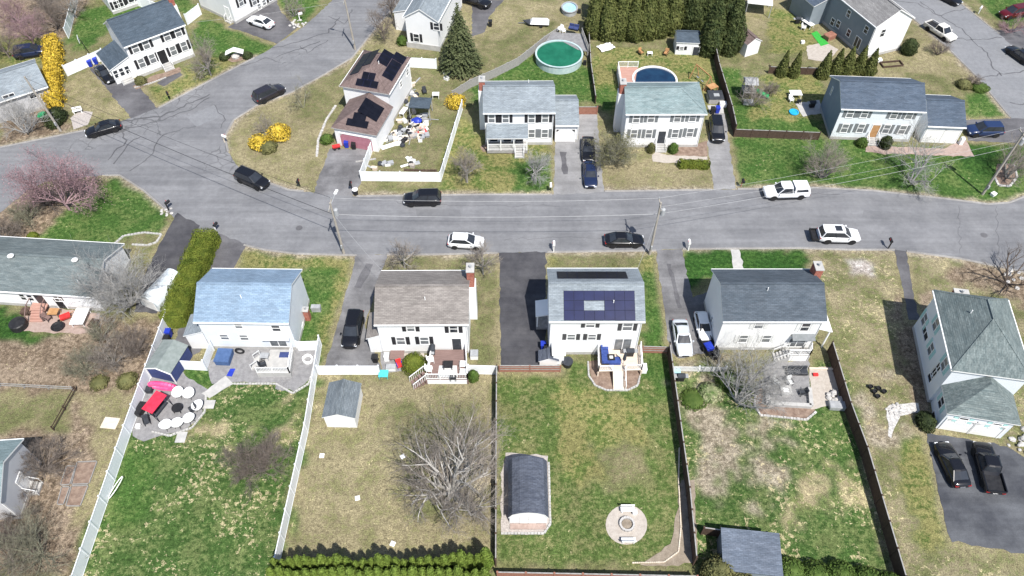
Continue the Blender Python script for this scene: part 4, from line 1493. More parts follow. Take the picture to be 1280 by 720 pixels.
hip_panels(h, 3.4, [(c_ - 1.6 + i * 1.05, c_ - .57 + i * 1.05, .4, 1.3) for i in range(3)] + [(c_ - .9 + i * .95, c_ + .02 + i * .95, 1.34, 2.3) for i in range(1)] + [(c_ + .05, c_ + .95, 1.34, 2.3)])
h.win('S', 509, 90, w=.9, h=1.0)
h.win('S', 501, 105, w=.8, h=1.0)
h.vent(4.0, 2.6)
# garage wing
A2, B2, C2 = G(413.7, 159.4, 3.1), G(472.5, 166, 3.1), G(489, 130.6, 3.1)
r2 = r3
E_, Y_ = ex_, ey_
wl = (B2 - A2).dot(E_)
ww = wl - .5
W0 = A2 + E_ * .25 + Y_ * .25
wd = (A + ey_ * .3 - W0).dot(Y_) - .02
Minv = (Matrix.Translation(h.org) @ Matrix.Rotation(h.rot, 4, 'Z')).inverted()
wr = link('garage_wing', None, h.root)
wr.matrix_local = Minv @ (Matrix.Translation(Vector((W0.x, W0.y, 0))) @ Matrix.Rotation(r2, 4, 'Z'))
mb = MB()
zt = 3.05
mb.add([(0, 0, 0), (ww, 0, 0), (ww, wd, 0), (0, wd, 0), (0, 0, zt), (ww, 0, zt), (ww, wd, zt), (0, wd, zt)], [(0, 1, 5, 4), (1, 2, 6, 5), (3, 0, 4, 7)])
mb.build('wall', M['siding'], wr)
q, zr = .25, 3.1 + 1.75
tp = [(-q, -q, 3.1), (ww + q, -q, 3.1), (ww + q, wd - .02, 3.1), (-q, wd - .02, 3.1), (ww * .5, 2.9, zr), (ww * .5, wd - .02, zr)]
rf = MB()
rf.add(tp, [(0, 1, 4), (1, 2, 5, 4), (3, 0, 4, 5)], 0)
bt = [(x, y, z - .14) for x, y, z in tp]
rf.add(bt, [(4, 1, 0), (4, 5, 2, 1), (5, 4, 0, 3)], 1)
for a, b in ((0, 1), (1, 2), (3, 0)):
    rf.add([tp[a], tp[b], bt[b], bt[a]], [(0, 3, 2, 1)], 1)
rf.build('roof', [RM['brown'], M['conc']], wr)

def plane_panel(parent, P):
    mb = MB()
    vs = [(p[0], p[1], p[2] + .09) for p in P]
    lo = [(p[0], p[1], p[2] + .03) for p in P]
    mb.add(vs + lo, [(0, 1, 2, 3), (0, 4, 5, 1), (1, 5, 6, 2), (2, 6, 7, 3), (3, 7, 4, 0)], 0)
    mb.build('solar_panel', [M['panel']], parent)
k1 = (zr - 3.1) / 3.15
for (xa, xb, ya, yb) in [(1.7, 2.7, .35, 1.2), (2.72, 3.72, .35, 1.2), (3.74, 4.74, .35, 1.2), (2.4, 3.3, 1.22, 2.05), (3.32, 4.2, 1.22, 2.05)]:
    plane_panel(wr, [(xa, ya, 3.1 + k1 * (ya + q)), (xb, ya, 3.1 + k1 * (ya + q)), (xb, yb, 3.1 + k1 * (yb + q)), (xa, yb, 3.1 + k1 * (yb + q))])
k2 = (zr - 3.1) / (ww / 2 + q)
def zr_(x):
    return 3.1 + k2 * (ww + q - x)
for i in range(3):
    for j in range(2):
        xa, xb = ww - .5 - (j + 1) * 1.25, ww - .52 - j * 1.25
        ya, yb = 1.9 + i * 1.0, 2.88 + i * 1.0
        plane_panel(wr, [(xa, ya, zr_(xa)), (xb, ya, zr_(xb)), (xb, yb, zr_(xb)), (xa, yb, zr_(xa))])
g3 = Sub()
for nm, val in (('org', Vector((W0.x, W0.y, 0))), ('rot', r2), ('w', ww), ('d', wd), ('root', wr), ('ex', E_), ('ey', Y_)):
    setattr(g3, nm, val)
for fn in ('wp', 'face', 'hit', 'put', 'win', 'garage', 'door'):
    setattr(g3, fn, getattr(House, fn).__get__(g3))
M['mauve'] = pmat('mauve_garage_door', (.36, .15, .19), (.42, .19, .23), 2, rough=.6)
g3.garage('S', u=ww * .5, w=4.6, h=2.15, mt='mauve')

# white gable house behind the spruce
bl, br_ = G(510.6, 58.7), G(549, 64)
v = (br_ - bl)
yv = -v.normalized()
xv = Vector((yv.y, -yv.x, 0))
h = House('gabled_house', 'white gabled house with grey roof half hidden behind the tall spruce', 'house', 5.2, org=(br_.x, br_.y), rot=math.atan2(xv.y, xv.x), w=13, d=v.length, slope=.62)
h.body(M['siding']).roof(RM['light'])
h.win('W', 520.5, 47, w=1.0, h=1.4, shut='shut_blk', pane='glass')
h.win('W', 545.5, 33, w=1.0, h=1.2, shut='shut_blk', pane='glass')
leanto(h, 'side_wing', 'N', 4.5, 9.0, 4.2, 3.2, 3.6, RM['light'], wall=M['siding'])
mb = MB()
mb.box(-.1, -.2, 0, -.02, h.d + .2, .9)
mb.build('lower_wall', M['conc'], h.root)

# porch house
h = House('colonial_house', 'white two storey house with pale grey roof, front porch and attached garage', 'house', 5.6, eL=(603.5, 141.5), eR=(694.5, 141), far=(605, 101.5), slope=.5)
N5 = h
h.body(M['siding']).roof(RM['light'])
for px, py in [(614.5, 148), (632, 148), (664.5, 148), (681.5, 147.5)]:
    h.win('S', px, py, w=.95, h=1.35, shut='shut_blk')
for px, py in [(664.5, 166.5), (681, 166.5)]:
    h.win('S', px, py, w=.95, h=1.4, shut='shut_gry')
h.wins('S', [(617, 172), (634, 172)], w=1.2, h=1.3, pane='glass')
u, _ = h.hit('S', 649, 172)
h.door('S', u=u, z=.65, w=1.0, h=2.05, dmt='dark')
leanto(h, 'front_porch', 'S', .2, 5.75, 3.6, 2.75, 2.0, RM['light'], posts=4, floor=.6, rail=True)
steps(h.root, u, -1.95, .6, 1.2, 3)
h.chimney(-.35, h.d * .62, .75, 1.2, top=h.hr + .5, chase_to=h.hr - .9)
h.vent(5.9, h.d - 1.0)
g = House('tmp', 'tmp', 'tmp', 3.0, eL=(694.3, 157), eR=(724, 157), far=(694.5, 119), slope=.5, ovx=.05)
g.root.parent = h.root
g.root.matrix_local = (Matrix.Translation(h.org) @ Matrix.Rotation(h.rot, 4, 'Z')).inverted() @ (Matrix.Translation(g.org) @ Matrix.Rotation(g.rot, 4, 'Z'))
g.root.name = 'garage_wing'
del g.root['label'], g.root['category']
g.org = g.org.copy()
g.body(M['siding']).roof(RM['light'])
g.garage('S', u=g.w * .45, w=2.5, h=2.1)

# hip ended house
h = House('colonial_house', 'white two storey house with grey green roof in front of the dark round pool', 'house', 5.8, eL=(782, 142.8), eR=(884.5, 142.5), far=(776, 103), slope=.5)
N6 = h
h.body(M['siding'], None, 1).roof(RM['green'], hipR=3.3)
for px, py in [(795.5, 148), (814, 147.5), (847, 147), (866, 146.5)]:
    h.win('S', px, py, w=.95, h=1.35, shut='shut_gry')
for px, py in [(792.5, 167), (811, 167), (844, 166.5), (862.5, 165.5)]:
    h.win('S', px, py, w=.95, h=1.45, shut='shut_gry')
u, z = h.hit('S', 827.5, 168)
h.door('S', u=u, z=.7, w=1.0, h=2.05, dmt='charcoal')
steps(h.root, u, -.04, .7, 1.4, 4)
h.chimney(-.35, h.d * .62, .75, 1.2, top=h.hr + .3, chase_to=h.hr - 1.2)

# blue grey house
h = House('colonial_house', 'blue grey gabled house with white front and long attached garage', 'house', 5.3, eL=(1051.5, 136), eR=(1158.5, 140), far=(1039, 94.5), slope=.5)
N7 = h
h.body(M['siding_cool']).roof(RM['navy'])
gw = MB()
gz = h.he + h.slope * h.ov - h.t
gw.add([(-.025, -.02, 0), (-.025, h.d + .02, 0), (-.025, h.d + .02, gz - .04), (-.025, h.d / 2, h.hr - h.t - .06), (-.025, -.02, gz - .04)], [(0, 4, 3, 2, 1)])
gw.build('gable_siding', M['siding_blue'], h.root)
for px, py in [(1063, 141.5), (1081, 141.8), (1118, 143), (1137, 143.5)]:
    h.win('S', px, py, w=.95, h=1.35, shut='shut_gry')
for px, py in [(1056, 160), (1076, 160), (1108, 161), (1128, 162)]:
    h.win('S', px, py, w=.95, h=1.45, shut='shut_gry', pane='pane')
u, z = h.hit('S', 1093, 164)
h.door('S', u=u, z=.6, w=1.0, h=2.05, dmt='cedar')
steps(h.root, u, -.04, .6, 1.4, 4)
h.win('W', 1040, 113, w=.45, h=1.2, off=.03)
g = House('tmp', 'tmp', 'tmp', 3.0, eL=(1160, 157.5), eR=(1208.5, 159.5), far=(1151, 118), slope=.5, ovx=.12)
g.root.parent = h.root
g.root.matrix_local = (Matrix.Translation(h.org) @ Matrix.Rotation(h.rot, 4, 'Z')).inverted() @ (Matrix.Translation(g.org) @ Matrix.Rotation(g.rot, 4, 'Z'))
g.root.name = 'garage_wing'
del g.root['label'], g.root['category']
g.body(M['siding_cool']).roof(RM['navy'])
g.garage('S', u=g.w * .3, w=2.4, h=2.1, arch=False)
g.garage('S', u=g.w * .76, w=2.0, h=2.1, arch=False)

# grey house with the white gable at the top right
K, Q = G(1079.5, 73.4), G(1125.6, 65.6)
yv = (Q - K).normalized()
yv = (Matrix.Rotation(R(6), 3, 'Z') @ yv)
xv = Vector((yv.y, -yv.x, 0))
wN = 17.0
dN = (Q - K).length
o = K - xv * wN
h = House('colonial_house', 'blue grey sided house with tall white gable wall and taupe roof', 'house', 5.6, org=(o.x, o.y), rot=math.atan2(xv.y, xv.x), w=wN, d=dN, slope=.6)
N8 = h
h.body(M['siding_grey']).roof(RM['taupe'])
gw = MB()
gz = h.he + h.slope * h.ov - h.t
gw.add([(wN + .025, -.02, 0), (wN + .025, dN + .02, 0), (wN + .025, dN + .02, gz - .04), (wN + .025, dN / 2, h.hr - h.t - .06), (wN + .025, -.02, gz - .04)], [(0, 1, 2, 3, 4)])
gw.build('gable_siding', M['siding'], h.root)
h.win('E', 1103.5, 41, w=.9, h=1.3, pane='glass', off=.03)
for px, py in [(1061, 17), (1048, 30), (1061, 41), (1083, 37), (1041, 27)]:
    h.win('S', px, py, w=.9, h=1.2, pane='glass')
h.win('S', 1072, 53, w=1.4, h=1.8, style='slide', pane='glass')
leanto(h, 'rear_wing', 'S', 1.0, 6.5, 4.6, 3.6, 3.0, RM['navy'], wall=M['siding_grey'])

# pale house on the left edge
h = House('cottage_house', 'pale house with light grey roof half hidden by white bare tree at the left edge', 'house', 3.2, eL=(-70, 150), eR=(60, 108), d=7.5, slope=.42)
W1 = h
h.body(M['siding_lav']).roof(RM['light'])
h.win('S', 12, 122, w=1.6, h=1.2, style='slide', pane='glass')
h.win('S', 40, 118, w=1.0, h=1.2, pane='glass')

# ================================================================ sheds
def shed(name, label, hpx, he, mt, wall, slope=.5, roof='gable', door=None, **k):
    h = House(name, label, 'shed', he, slope=slope, ov=.15, ovx=.12, **k)
    h.t = .1
    h.body(wall, base=False)
    h.roof(mt, gutter=False)
    return h

def shed_from(near_l, near_r, far_r, he, name, label, mt, wall, slope=.5):
    """ridge along depth; near gable faces the camera"""
    A, B_, C_ = G(*near_l, he), G(*near_r, he), G(*far_r, he)
    ex = (B_ - A).normalized()
    ey = Vector((-ex.y, ex.x, 0))
    w, d = (B_ - A).length, (C_ - B_).dot(ey)
    o = B_ - ex * .15 + ey * .12
    return shed(name, label, None, he, mt, wall, slope, org=(o.x, o.y), rot=math.atan2(ex.y, ex.x) + math.pi / 2, w=d - .24, d=w - .3)
h = shed_from((402, 522), (444, 523), (453, 479), 2.1, 'garden_shed', 'small white shed with worn grey gable roof on the dry lawn', RM['mid'], M['siding'], .42)
h.door('W', u=h.d * .5, z=.05, w=1.3, h=1.7, dmt='white')
gb = thing('garden_shed', 'white gambrel shed with charcoal blue shingle roof on gravel by the long fence', 'shed', (G(635, 645, 1.7) * .5 + G(686, 645, 1.7) * .5) * 1.0)
gb.location.z = 0
gw_, gd_ = (G(686, 645, 1.7) - G(635, 645, 1.7)).length, (G(684, 575, 2.2) - G(686, 645, 1.7)).y
hw_ = gw_ / 2
pf = [(-hw_, 1.62), (-hw_ * .8, 2.3), (-hw_ * .42, 2.68), (0, 2.82), (hw_ * .42, 2.68), (hw_ * .8, 2.3), (hw_, 1.62)]
mb = MB()
m_ = len(pf)
lo_ = [(x * .97, z - .1) for x, z in pf]
vs = [(x, y, z) for y in (-.15, gd_ + .15) for x, z in pf] + [(x, y, z) for y in (-.15, gd_ + .15) for x, z in lo_]
mb.add(vs, [(i, i + 1, m_ + i + 1, m_ + i) for i in range(m_ - 1)], 0)
mb.add(vs, [(2 * m_ + i, 3 * m_ + i, 3 * m_ + i + 1, 2 * m_ + i + 1) for i in range(m_ - 1)] + [(i, 2 * m_ + i, 2 * m_ + i + 1, i + 1) for i in range(m_ - 1)] + [(m_ + i, m_ + i + 1, 3 * m_ + i + 1, 3 * m_ + i) for i in range(m_ - 1)]
       + [(0, m_, 3 * m_, 2 * m_), (m_ - 1, 3 * m_ - 1, 4 * m_ - 1, 2 * m_ - 1)], 1)
mb.build('roof', [RM['char'], M['white']], gb)
mb = MB()
wl = [(-hw_ * .93, 0)] + [(x * .93, z - .13) for x, z in pf] + [(hw_ * .93, 0)]
n_ = len(wl)
mb.add([(x, 0, z) for x, z in wl] + [(x, gd_, z) for x, z in wl], [tuple(range(n_))[::-1], tuple(range(n_, 2 * n_))] + [(i, (i + 1) % n_, n_ + (i + 1) % n_, n_ + i) for i in range(n_)])
mb.build('wall', M['siding'], gb)
mb = MB()
mb.box(-.75, -.05, .05, -.02, -.004, 1.75)
mb.box(.02, -.05, .05, .75, -.004, 1.75)
mb.build('door', M['white'], gb)
mb = MB()
mb.box(-hw_ * .9, -.6, .02, hw_ * .9, -.08, .16)
mb.build('doorstep', M['pinkpaver'], gb)
h = shed('garden_shed', 'white shed with dark roof at the foot of the tall cedars', None, 2.2, RM['dark'], M['siding'], .6, eL=(845.5, 53), eR=(875, 54), far=(848, 38))
h.win('S', 852, 60, w=.7, h=.6, shut='shut_blk', pane='glass')
h.door('S', 869.5, 65, w=.9, h=1.8, dmt='charcoal')
bl, br_ = G(927.5, 68), G(947, 66.5)
v = br_ - bl
yv = -v.normalized()
xv = Vector((yv.y, -yv.x, 0))
h = shed('garden_shed', 'white shed with tan brown roof beyond the cedars', None, 2.2, RM['brown'], M['siding'], .6, org=(br_.x, br_.y), rot=math.atan2(xv.y, xv.x) + R(18), w=5, d=v.length)
A, B_, C_ = G(896, 690, 2.3), G(970, 703, 2.3), G(968, 664, 2.3)
ex = (B_ - A).normalized()
h = House('garden_shed', 'shed with flat steel blue shingle roof among evergreen shrubs at the bottom edge', 'shed', 2.3, org=(G(899, 722).x, G(899, 722).y), rot=R(-6), w=4.8, d=3.4, slope=.2, ov=.1, ovx=.1)
h.t = .1
h.slope = .0
mb = MB()
mb.box(0, 0, 0, 4.8, 3.4, 2.2)
mb.build('wall', M['siding_grey'], h.root)
mb = MB()
mb.add([(-.15, -.15, 2.25), (4.95, -.15, 2.25), (4.95, 3.55, 2.55), (-.15, 3.55, 2.55), (-.15, -.15, 2.15), (4.95, -.15, 2.15), (4.95, 3.55, 2.45), (-.15, 3.55, 2.45)],
       [(0, 1, 2, 3), (7, 6, 5, 4), (0, 4, 5, 1), (1, 5, 6, 2), (2, 6, 7, 3), (3, 7, 4, 0)])
mb.build('roof', RM['shedblue'], h.root)
# ================================================================ fences
def fence(name, label, px, h, mt, style='solid', post=2.4, pmt=None, z=0.0, cat='fence', px2=None):
    P = px2 if px2 else GP(px)
    o = thing(name, label, cat, P[0])
    O = P[0]
    pmt = pmt or mt
    pts = []
    for a, b in zip(P[:-1], P[1:]):
        n = max(1, round((b - a).length / post))
        for i in range(n):
            pts.append(a.lerp(b, i / n))
    pts.append(P[-1])
    pk = ('post', h, pmt.name, style)

    def pm():
        mb = MB()
        if style in ('solid', 'board', 'picket', 'slat'):
            mb.box(-.06, -.06, 0, .06, .06, h + .08)
            mb.box(-.08, -.08, h + .08, .08, .08, h + .13)
        else:
            mb.box(-.05, -.05, 0, .05, .05, h + .05)
        return mb.mesh('post', pmt)
    for p in pts:
        link('post', cached(pk, pm), o, p - O)
    for a, b in zip(pts[:-1], pts[1:]):
        d = b - a
        L_, r = d.length, math.atan2(d.y, d.x)
        key = ('panel', round(L_, 2), h, mt.name, style)

        def f():
            mb = MB()
            x0, x1 = .065, L_ - .065
            if style == 'solid':
                mb.box(x0, -.022, .06, x1, .022, h - .1)
                mb.box(x0, -.04, h - .1, x1, .04, h)
                mb.box(x0, -.04, .02, x1, .04, .06)
                n = int((x1 - x0) / .3)
                for i in range(1, n):
                    x = x0 + (x1 - x0) * i / n
                    mb.box(x - .006, -.028, .061, x + .006, .028, h - .101)
            elif style == 'board':
                n = max(2, int((x1 - x0) / .145))
                w = (x1 - x0) / n
                for i in range(n):
                    k = (i * 37 % 11) / 11
                    mb.box(x0 + i * w + .005, -.012, .03, x0 + (i + 1) * w - .005, .012, h - .03 + .03 * k)
                mb.box(x0, -.05, h + .002, x1, .05, h + .04, 1)  # added pale cap: sunlight on the board tops put into the colour
                for zz in (.3, h - .35):
                    mb.box(x0, .013, zz, x1, .05, zz + .09)
            elif style == 'picket':
                n = max(2, int((x1 - x0) / .13))
                w = (x1 - x0) / n
                for i in range(n):
                    mb.box(x0 + i * w + .02, -.012, .05, x0 + (i + 1) * w - .02, .012, h)
                for zz in (.2, h - .22):
                    mb.box(x0, .013, zz, x1, .045, zz + .08)
            elif style == 'rail':
                for zz in (.25, .6, .98):
                    if zz < h:
                        mb.box(x0, -.02, zz, x1, .02, zz + .13)
            elif style == 'slat':
                n = int(h / .2)
                for i in range(n):
                    mb.box(x0, -.015, .05 + i * h / n, x1, .015, .05 + (i + 1) * h / n - .035)
            elif style == 'lattice':
                mb.box(x0, -.02, .05, x1, .02, h * .36)
                mb.box(x0, -.03, h * .365, x1, .03, h * .47, 1)
                mb.box(x0, -.02, h * .475, x1, .02, h * .7)
                mb.box(x0, -.03, h * .705, x1, .03, h * .79, 1)
                mb.box(x0, -.02, h * .795, x1, .02, h * .97)
                mb.box(x0, -.05, h * .972, x1, .05, h, 1)
            return mb.mesh('panel', [mt, M['wood_gry']] if style in ('board', 'lattice') else mt)
        link('panel', cached(key, f), o, a - O, r)
    return o

V = M['vinyl']
fence('vinyl_fence', 'long white vinyl fence along the patio of the blue roofed house', [(214, 400), (206, 422), (163, 543), (100, 730)], 1.8, V, post=2.45)
fence('vinyl_fence', 'white vinyl fence between green weedy yard and dry lawn with small shed', [(402, 432), (385, 540), (349, 706)], 1.8, V)
fence('vinyl_fence', 'short white vinyl fence joining the blue roofed house to long side fence', [(374, 438), (401, 437)], 1.6, V)
fence('vinyl_fence', 'white vinyl fence across the end of driveway with black car', [(399, 468), (475, 468)], 1.6, V)
fence('vinyl_fence', 'white vinyl fence between the warm grey roofed house and black driveway', [(586, 467), (621, 468)], 1.6, V)
fence('vinyl_fence', 'low white vinyl fence beside the hot tub cover near pink float', [(224, 461), (259, 463)], 1.6, V)
fence('vinyl_gate', 'white vinyl gate at the driveway end beside blue roofed house', [(259, 462), (268, 438)], 1.7, V, 'picket', cat='gate')
fence('vinyl_fence', 'white vinyl fence behind the black car and blue bins', [(85, 95), (132, 74)], 1.8, V)
fence('vinyl_fence', 'white vinyl fence joining two white colonials near the top left', [(235, 31), (252, 18)], 1.8, V)
fence('vinyl_fence', 'white vinyl fence behind the dark slate roof beside small cape house', [(163, 4), (206, 18)], 1.8, V)
fence('vinyl_fence', 'white vinyl fence running uphill above the yellow hedge', [(86, 48), (100, -8)], 1.8, V)
fence('vinyl_fence', 'white vinyl fence wrapped round the cluttered yard of the solar panel house', [(468, 182), (452, 226), (551, 227), (578, 137)], 1.6, V)
fence('vinyl_fence', 'white vinyl fence stub behind solar panel house near spruce', [(511, 84), (546, 86)], 1.7, V)
fence('rail_fence', 'silvered wooden fence curving down toward the green pool', [(566, 124), (588, 110), (620, 96), (648, 82), (668, 66), (680, 56), (698, 44)], 1.4, M['wood_gry'], 'board')
fence('mesh_fence', 'dark fence between the green pool yard and shed yard', [(735, 40), (738, 88), (744, 130)], 1.3, M['wood_dk'], 'board')
fence('board_fence', 'dark brown fence beside wooden swing set and play tower', [(890, 62), (896, 92), (912, 146), (917, 170)], 1.9, M['wood_dk'], 'board')
fence('board_fence', 'brown board fence across the lawn left of blue grey house', [(917, 171), (1022, 175)], 1.3, M['wood_dk'], 'board')
fence('board_gate', 'pinkish board gate at the head of driveway with two black cars', [(722, 143), (746, 143)], 1.3, M['wood_red'], 'board', cat='gate')
fence('slat_fence', 'red brown slatted fence across the black driveway by solar house', [(624, 465), (700, 465)], 1.25, M['wood_red'], 'lattice', 2.9)
fence('slat_fence', 'red brown slatted fence right of the blue sofa deck', [(802, 441), (834, 442)], 1.25, M['wood_red'], 'lattice')
fence('board_fence', 'brown board fence seen edge on between dry lawn and mown lawn', [(621, 468), (620.5, 560), (620, 708)], 1.7, M['wood_dk'], 'board')
fence('board_fence', 'tall dark board fence right of the mown lawn with fire pit', [(834, 443), (858, 620), (866, 706)], 1.9, M['wood_dk'], 'board')
fence('board_fence', 'long dark board fence right of the raised fire table patio', [(1034, 440), (1056, 515), (1076, 570), (1122, 730)], 1.9, M['wood_dk'], 'board')
fence('board_fence', 'red brown board fence along the bottom of mown lawn', [(622, 722), (868, 727)], 1.4, M['wood_red'], 'board')
fence('picket_fence', 'white picket fence across the driveway behind silver sedan', [(839, 464), (906, 465)], .95, M['white'], 'picket')
fence('board_fence', 'dark board fence behind the row of arborvitae near green carpet', [(960, 92), (1030, 94)], 1.2, M['wood_dk'], 'board')
fence('board_fence', 'weathered low fence along the tan yard at far left', [(-30, 482), (92, 488)], .7, M['wood_gry'], 'rail')
fence('board_fence', 'thin dark rail fence running down from garden at far left', [(96, 488), (68, 538)], .8, M['wood_dk'], 'rail')
fence('board_fence', 'short dark fence beside the steel blue shed roof', [(876, 668), (897, 671), (968, 678)], 1.6, M['wood_dk'], 'board')

# ================================================================ poles and wires
POLE_TOP = {}
def pole(key, label, px, h, lean=(0, 0), transformer=False, lamp=None, arm=True):
    b = G(*px)
    o = thing('utility_pole', label, 'utility pole', b, 0, 'utility poles along the street')
    mb = MB()
    top = Vector((lean[0], lean[1], h))
    mb.tube((0, 0, -.1), top, .17, .115, 9)
    mb.build('pole', M['pole'], o)
    if arm:
        q = MB()
        q.beam(top + Vector((-.05, -1.0, -.35)), top + Vector((-.05, 1.0, -.35)), .1, .12)
        a = q.build('crossarm', M['pole'], o)
        for k in (-.9, .9):
            i_ = MB()
            i_.lathe([(.05, -.28), (.07, -.2), (.05, -.14), (.06, -.08)], (top.x - .05, top.y + k, h), 8)
            i_.build('insulator', M['greypl'], a)
    if transformer:
        q = MB()
        q.lathe([(.2, h - 1.9), (.27, h - 1.85), (.27, h - 1.0), (.2, h - .92), (.06, h - .85)], (top.x * .85 + .42, top.y * .85 - .05, 0), 14)
        q.build('transformer', M['greypl'], o, smooth=False)
    if lamp:
        q = MB()
        p0 = top * .96
        p1 = p0 + Vector((lamp[0], lamp[1], .35))
        q.tube(p0, p1, .045, .04, 6)
        a = q.build('lamp_arm', M['greypl'], o)
        q = MB()
        d = Vector((lamp[0], lamp[1], 0)).normalized()
        q.beam(p1 - d * .1, p1 + d * .6, .3, .14)
        q.build('lamp_head', M['white'], a)
    mt = MB()
    mt.box(-.1, -.32, 1.2, .1, -.15, 1.7)
    mt.build('meter_box', M['greypl'], o)
    POLE_TOP[key] = (b, top)

def pt(key, z, off=0):
    b, top = POLE_TOP[key]
    return b + top * (z / top.z) + Vector((0, off, 0))
pole('a', 'weathered utility pole with transformer and lamp between blue and warm grey roofed houses', (430, 317), 8.5, (-.1, 0), True, (.35, 1.5))
pole('b', 'weathered utility pole behind black sedan near solar house', (812, 318), 8.7, (.05, 0), True)
pole('c', 'tall pale utility pole on the green lawn beside ringed bare tree', (1228, 243), 10.2, (.1, 0), True)
pole('d', 'thin utility pole with street lamp beside the cracked upper street', (444, 62), 8.6, (-.2, 0), False, (-1.6, .6))
pole('e', 'pale utility pole leaning over bare white tree at far left', (76, 164), 9.0, (-.6, 0), False, arm=False)

def wire(label, a, b, sag, r=.02, mt='wire'):
    a, b = Vector(a), Vector(b)
    mb = MB()
    n = 18
    pts = [a.lerp(b, i / n) - Vector((0, 0, 4 * sag * (i / n) * (1 - i / n))) for i in range(n + 1)]
    for p, q in zip(pts[:-1], pts[1:]):
        mb.tube(p, q, r, r, 4, cap=False)
    return tag(mb.build('overhead_wire', M[mt]), label, 'wire', 'overhead wires along the street')
wire('upper overhead wire between the lamp pole and pole behind black sedan', pt('a', 8.4, .9), pt('b', 8.5, .9), .55)
wire('lower overhead wire between the lamp pole and pole behind black sedan', pt('a', 6.7), pt('b', 6.9), .5, .028)
wire('upper overhead wire rising toward the tall pale pole on green lawn', pt('b', 8.5, .9), pt('c', 10, .9), .6, .015)
wire('middle overhead wire rising toward the tall pale pole on green lawn', pt('b', 8.0), pt('c', 9.0), .6, .015)
wire('lowest thick overhead wire rising toward the tall pale pole on green lawn', pt('b', 6.9), pt('c', 7.9), .6, .02)
wire('upper overhead wire crossing the wide junction at left', pt('a', 8.4, .9), pt('e', 8.8), .7, .022, 'dark')
wire('lower thick overhead wire crossing the wide junction at left', pt('a', 6.7), pt('e', 7.2), .6, .035, 'dark')
wire('upper overhead wire leaving the tall pale pole to the right', pt('c', 10, .9), Vector((110, 82, 10)), .5)
wire('service wire from thin upper pole down to dark slate roofed colonial', pt('d', 8.2), N1.wp(N1.w, .5, 5.4), .3, .016)
wire('service wire from lamp pole down to the warm grey roofed house', pt('a', 6.9), S3.wp(.3, S3.d, 5.4), .4, .016)
wire('service wire from middle pole down to the solar house', pt('b', 6.9), S4.wp(S4.w, S4.d, 6.0), .3, .016)

# ================================================================ decks
def railing(parent, a, b, z, mt, h=.95, sp=.16):
    q = MB()
    a, b = Vector(a), Vector(b)
    a.z = b.z = z
    L_ = (b - a).length
    d = (b - a).normalized()
    up = Vector((0, 0, 1))
    q.beam(a + up * h, b + up * h, .09, .05)
    q.beam(a + up * .1, b + up * .1, .05, .05)
    n = int(L_ / sp)
    for i in range(1, n):
        p = a + d * (L_ * i / n)
        q.beam(p + up * .126, p + up * (h - .026), .035, .035)
    for i in range(int(L_ / 1.8) + 2):
        p = a + d * (L_ * i / (int(L_ / 1.8) + 1))
        q.beam(p, p + up * (h + .08), .1, .1)
    q.build('railing', mt, parent)

def deck(name, label, px, z, fmt, rails=(), rmt=None, skirt=None, cat='deck'):
    P = GP(px, z)
    o = thing(name, label, cat, (P[0].x, P[0].y, 0))
    O = Vector((P[0].x, P[0].y, 0))
    Q = [p - O for p in P]
    mb = MB()
    mb.prism([(p.x, p.y) for p in Q], z - .14, z)
    mb.build('deck_floor', fmt, o)
    for p in Q:
        q = MB()
        q.box(p.x - .07, p.y - .07, 0, p.x + .07, p.y + .07, z - .145)
        q.build('post', rmt or fmt, o)
    for i in rails:
        railing(o, Q[i], Q[(i + 1) % len(Q)], z, rmt or M['white'])
    if skirt:
        for i in rails:
            a, b = Q[i], Q[(i + 1) % len(Q)]
            q = MB()
            q.beam(Vector((a.x, a.y, z / 2 - .08)), Vector((b.x, b.y, z / 2 - .08)), .03, z - .17)
            q.build('skirt', skirt, o)
    return o, O

dk, O4 = deck('deck', 'pale wooden deck with blue corner sofa and centre ramp behind the solar house', [(747, 431), (800, 431), (802, 462), (748, 464)], .95, M['wood_tan'], rails=(), rmt=M['wood_tan'])
W = M['white']
for a, b in (((747, 431), (748, 464)), ((748, 464), (765, 463.5)), ((782, 463), (802, 462)), ((802, 462), (800, 434))):
    railing(dk, G(*a, .95) - O4, G(*b, .95) - O4, .95, W)
mb = MB()
a, b = G(773, 463, .95) - O4, G(773.5, 488, 0) - O4
mb.beam(Vector((a.x, a.y, .9)), Vector((b.x, b.y, .05)), 1.15, .1)
mb.build('ramp', M['wood_tan'], dk)
mb = MB()
s_ = Vector((.68, 0, 0))
mb.beam(Vector((a.x, a.y, 1.75)) + s_, Vector((b.x, b.y, .9)) + s_, .07, .07)
for q in (0, .5, 1):
    p = a.lerp(b, q) + s_
    z_ = .9 * (1 - q)
    mb.beam(Vector((p.x, p.y, z_)), Vector((p.x, p.y, z_ + .88)), .07, .07)
mb.build('handrail', W, dk)

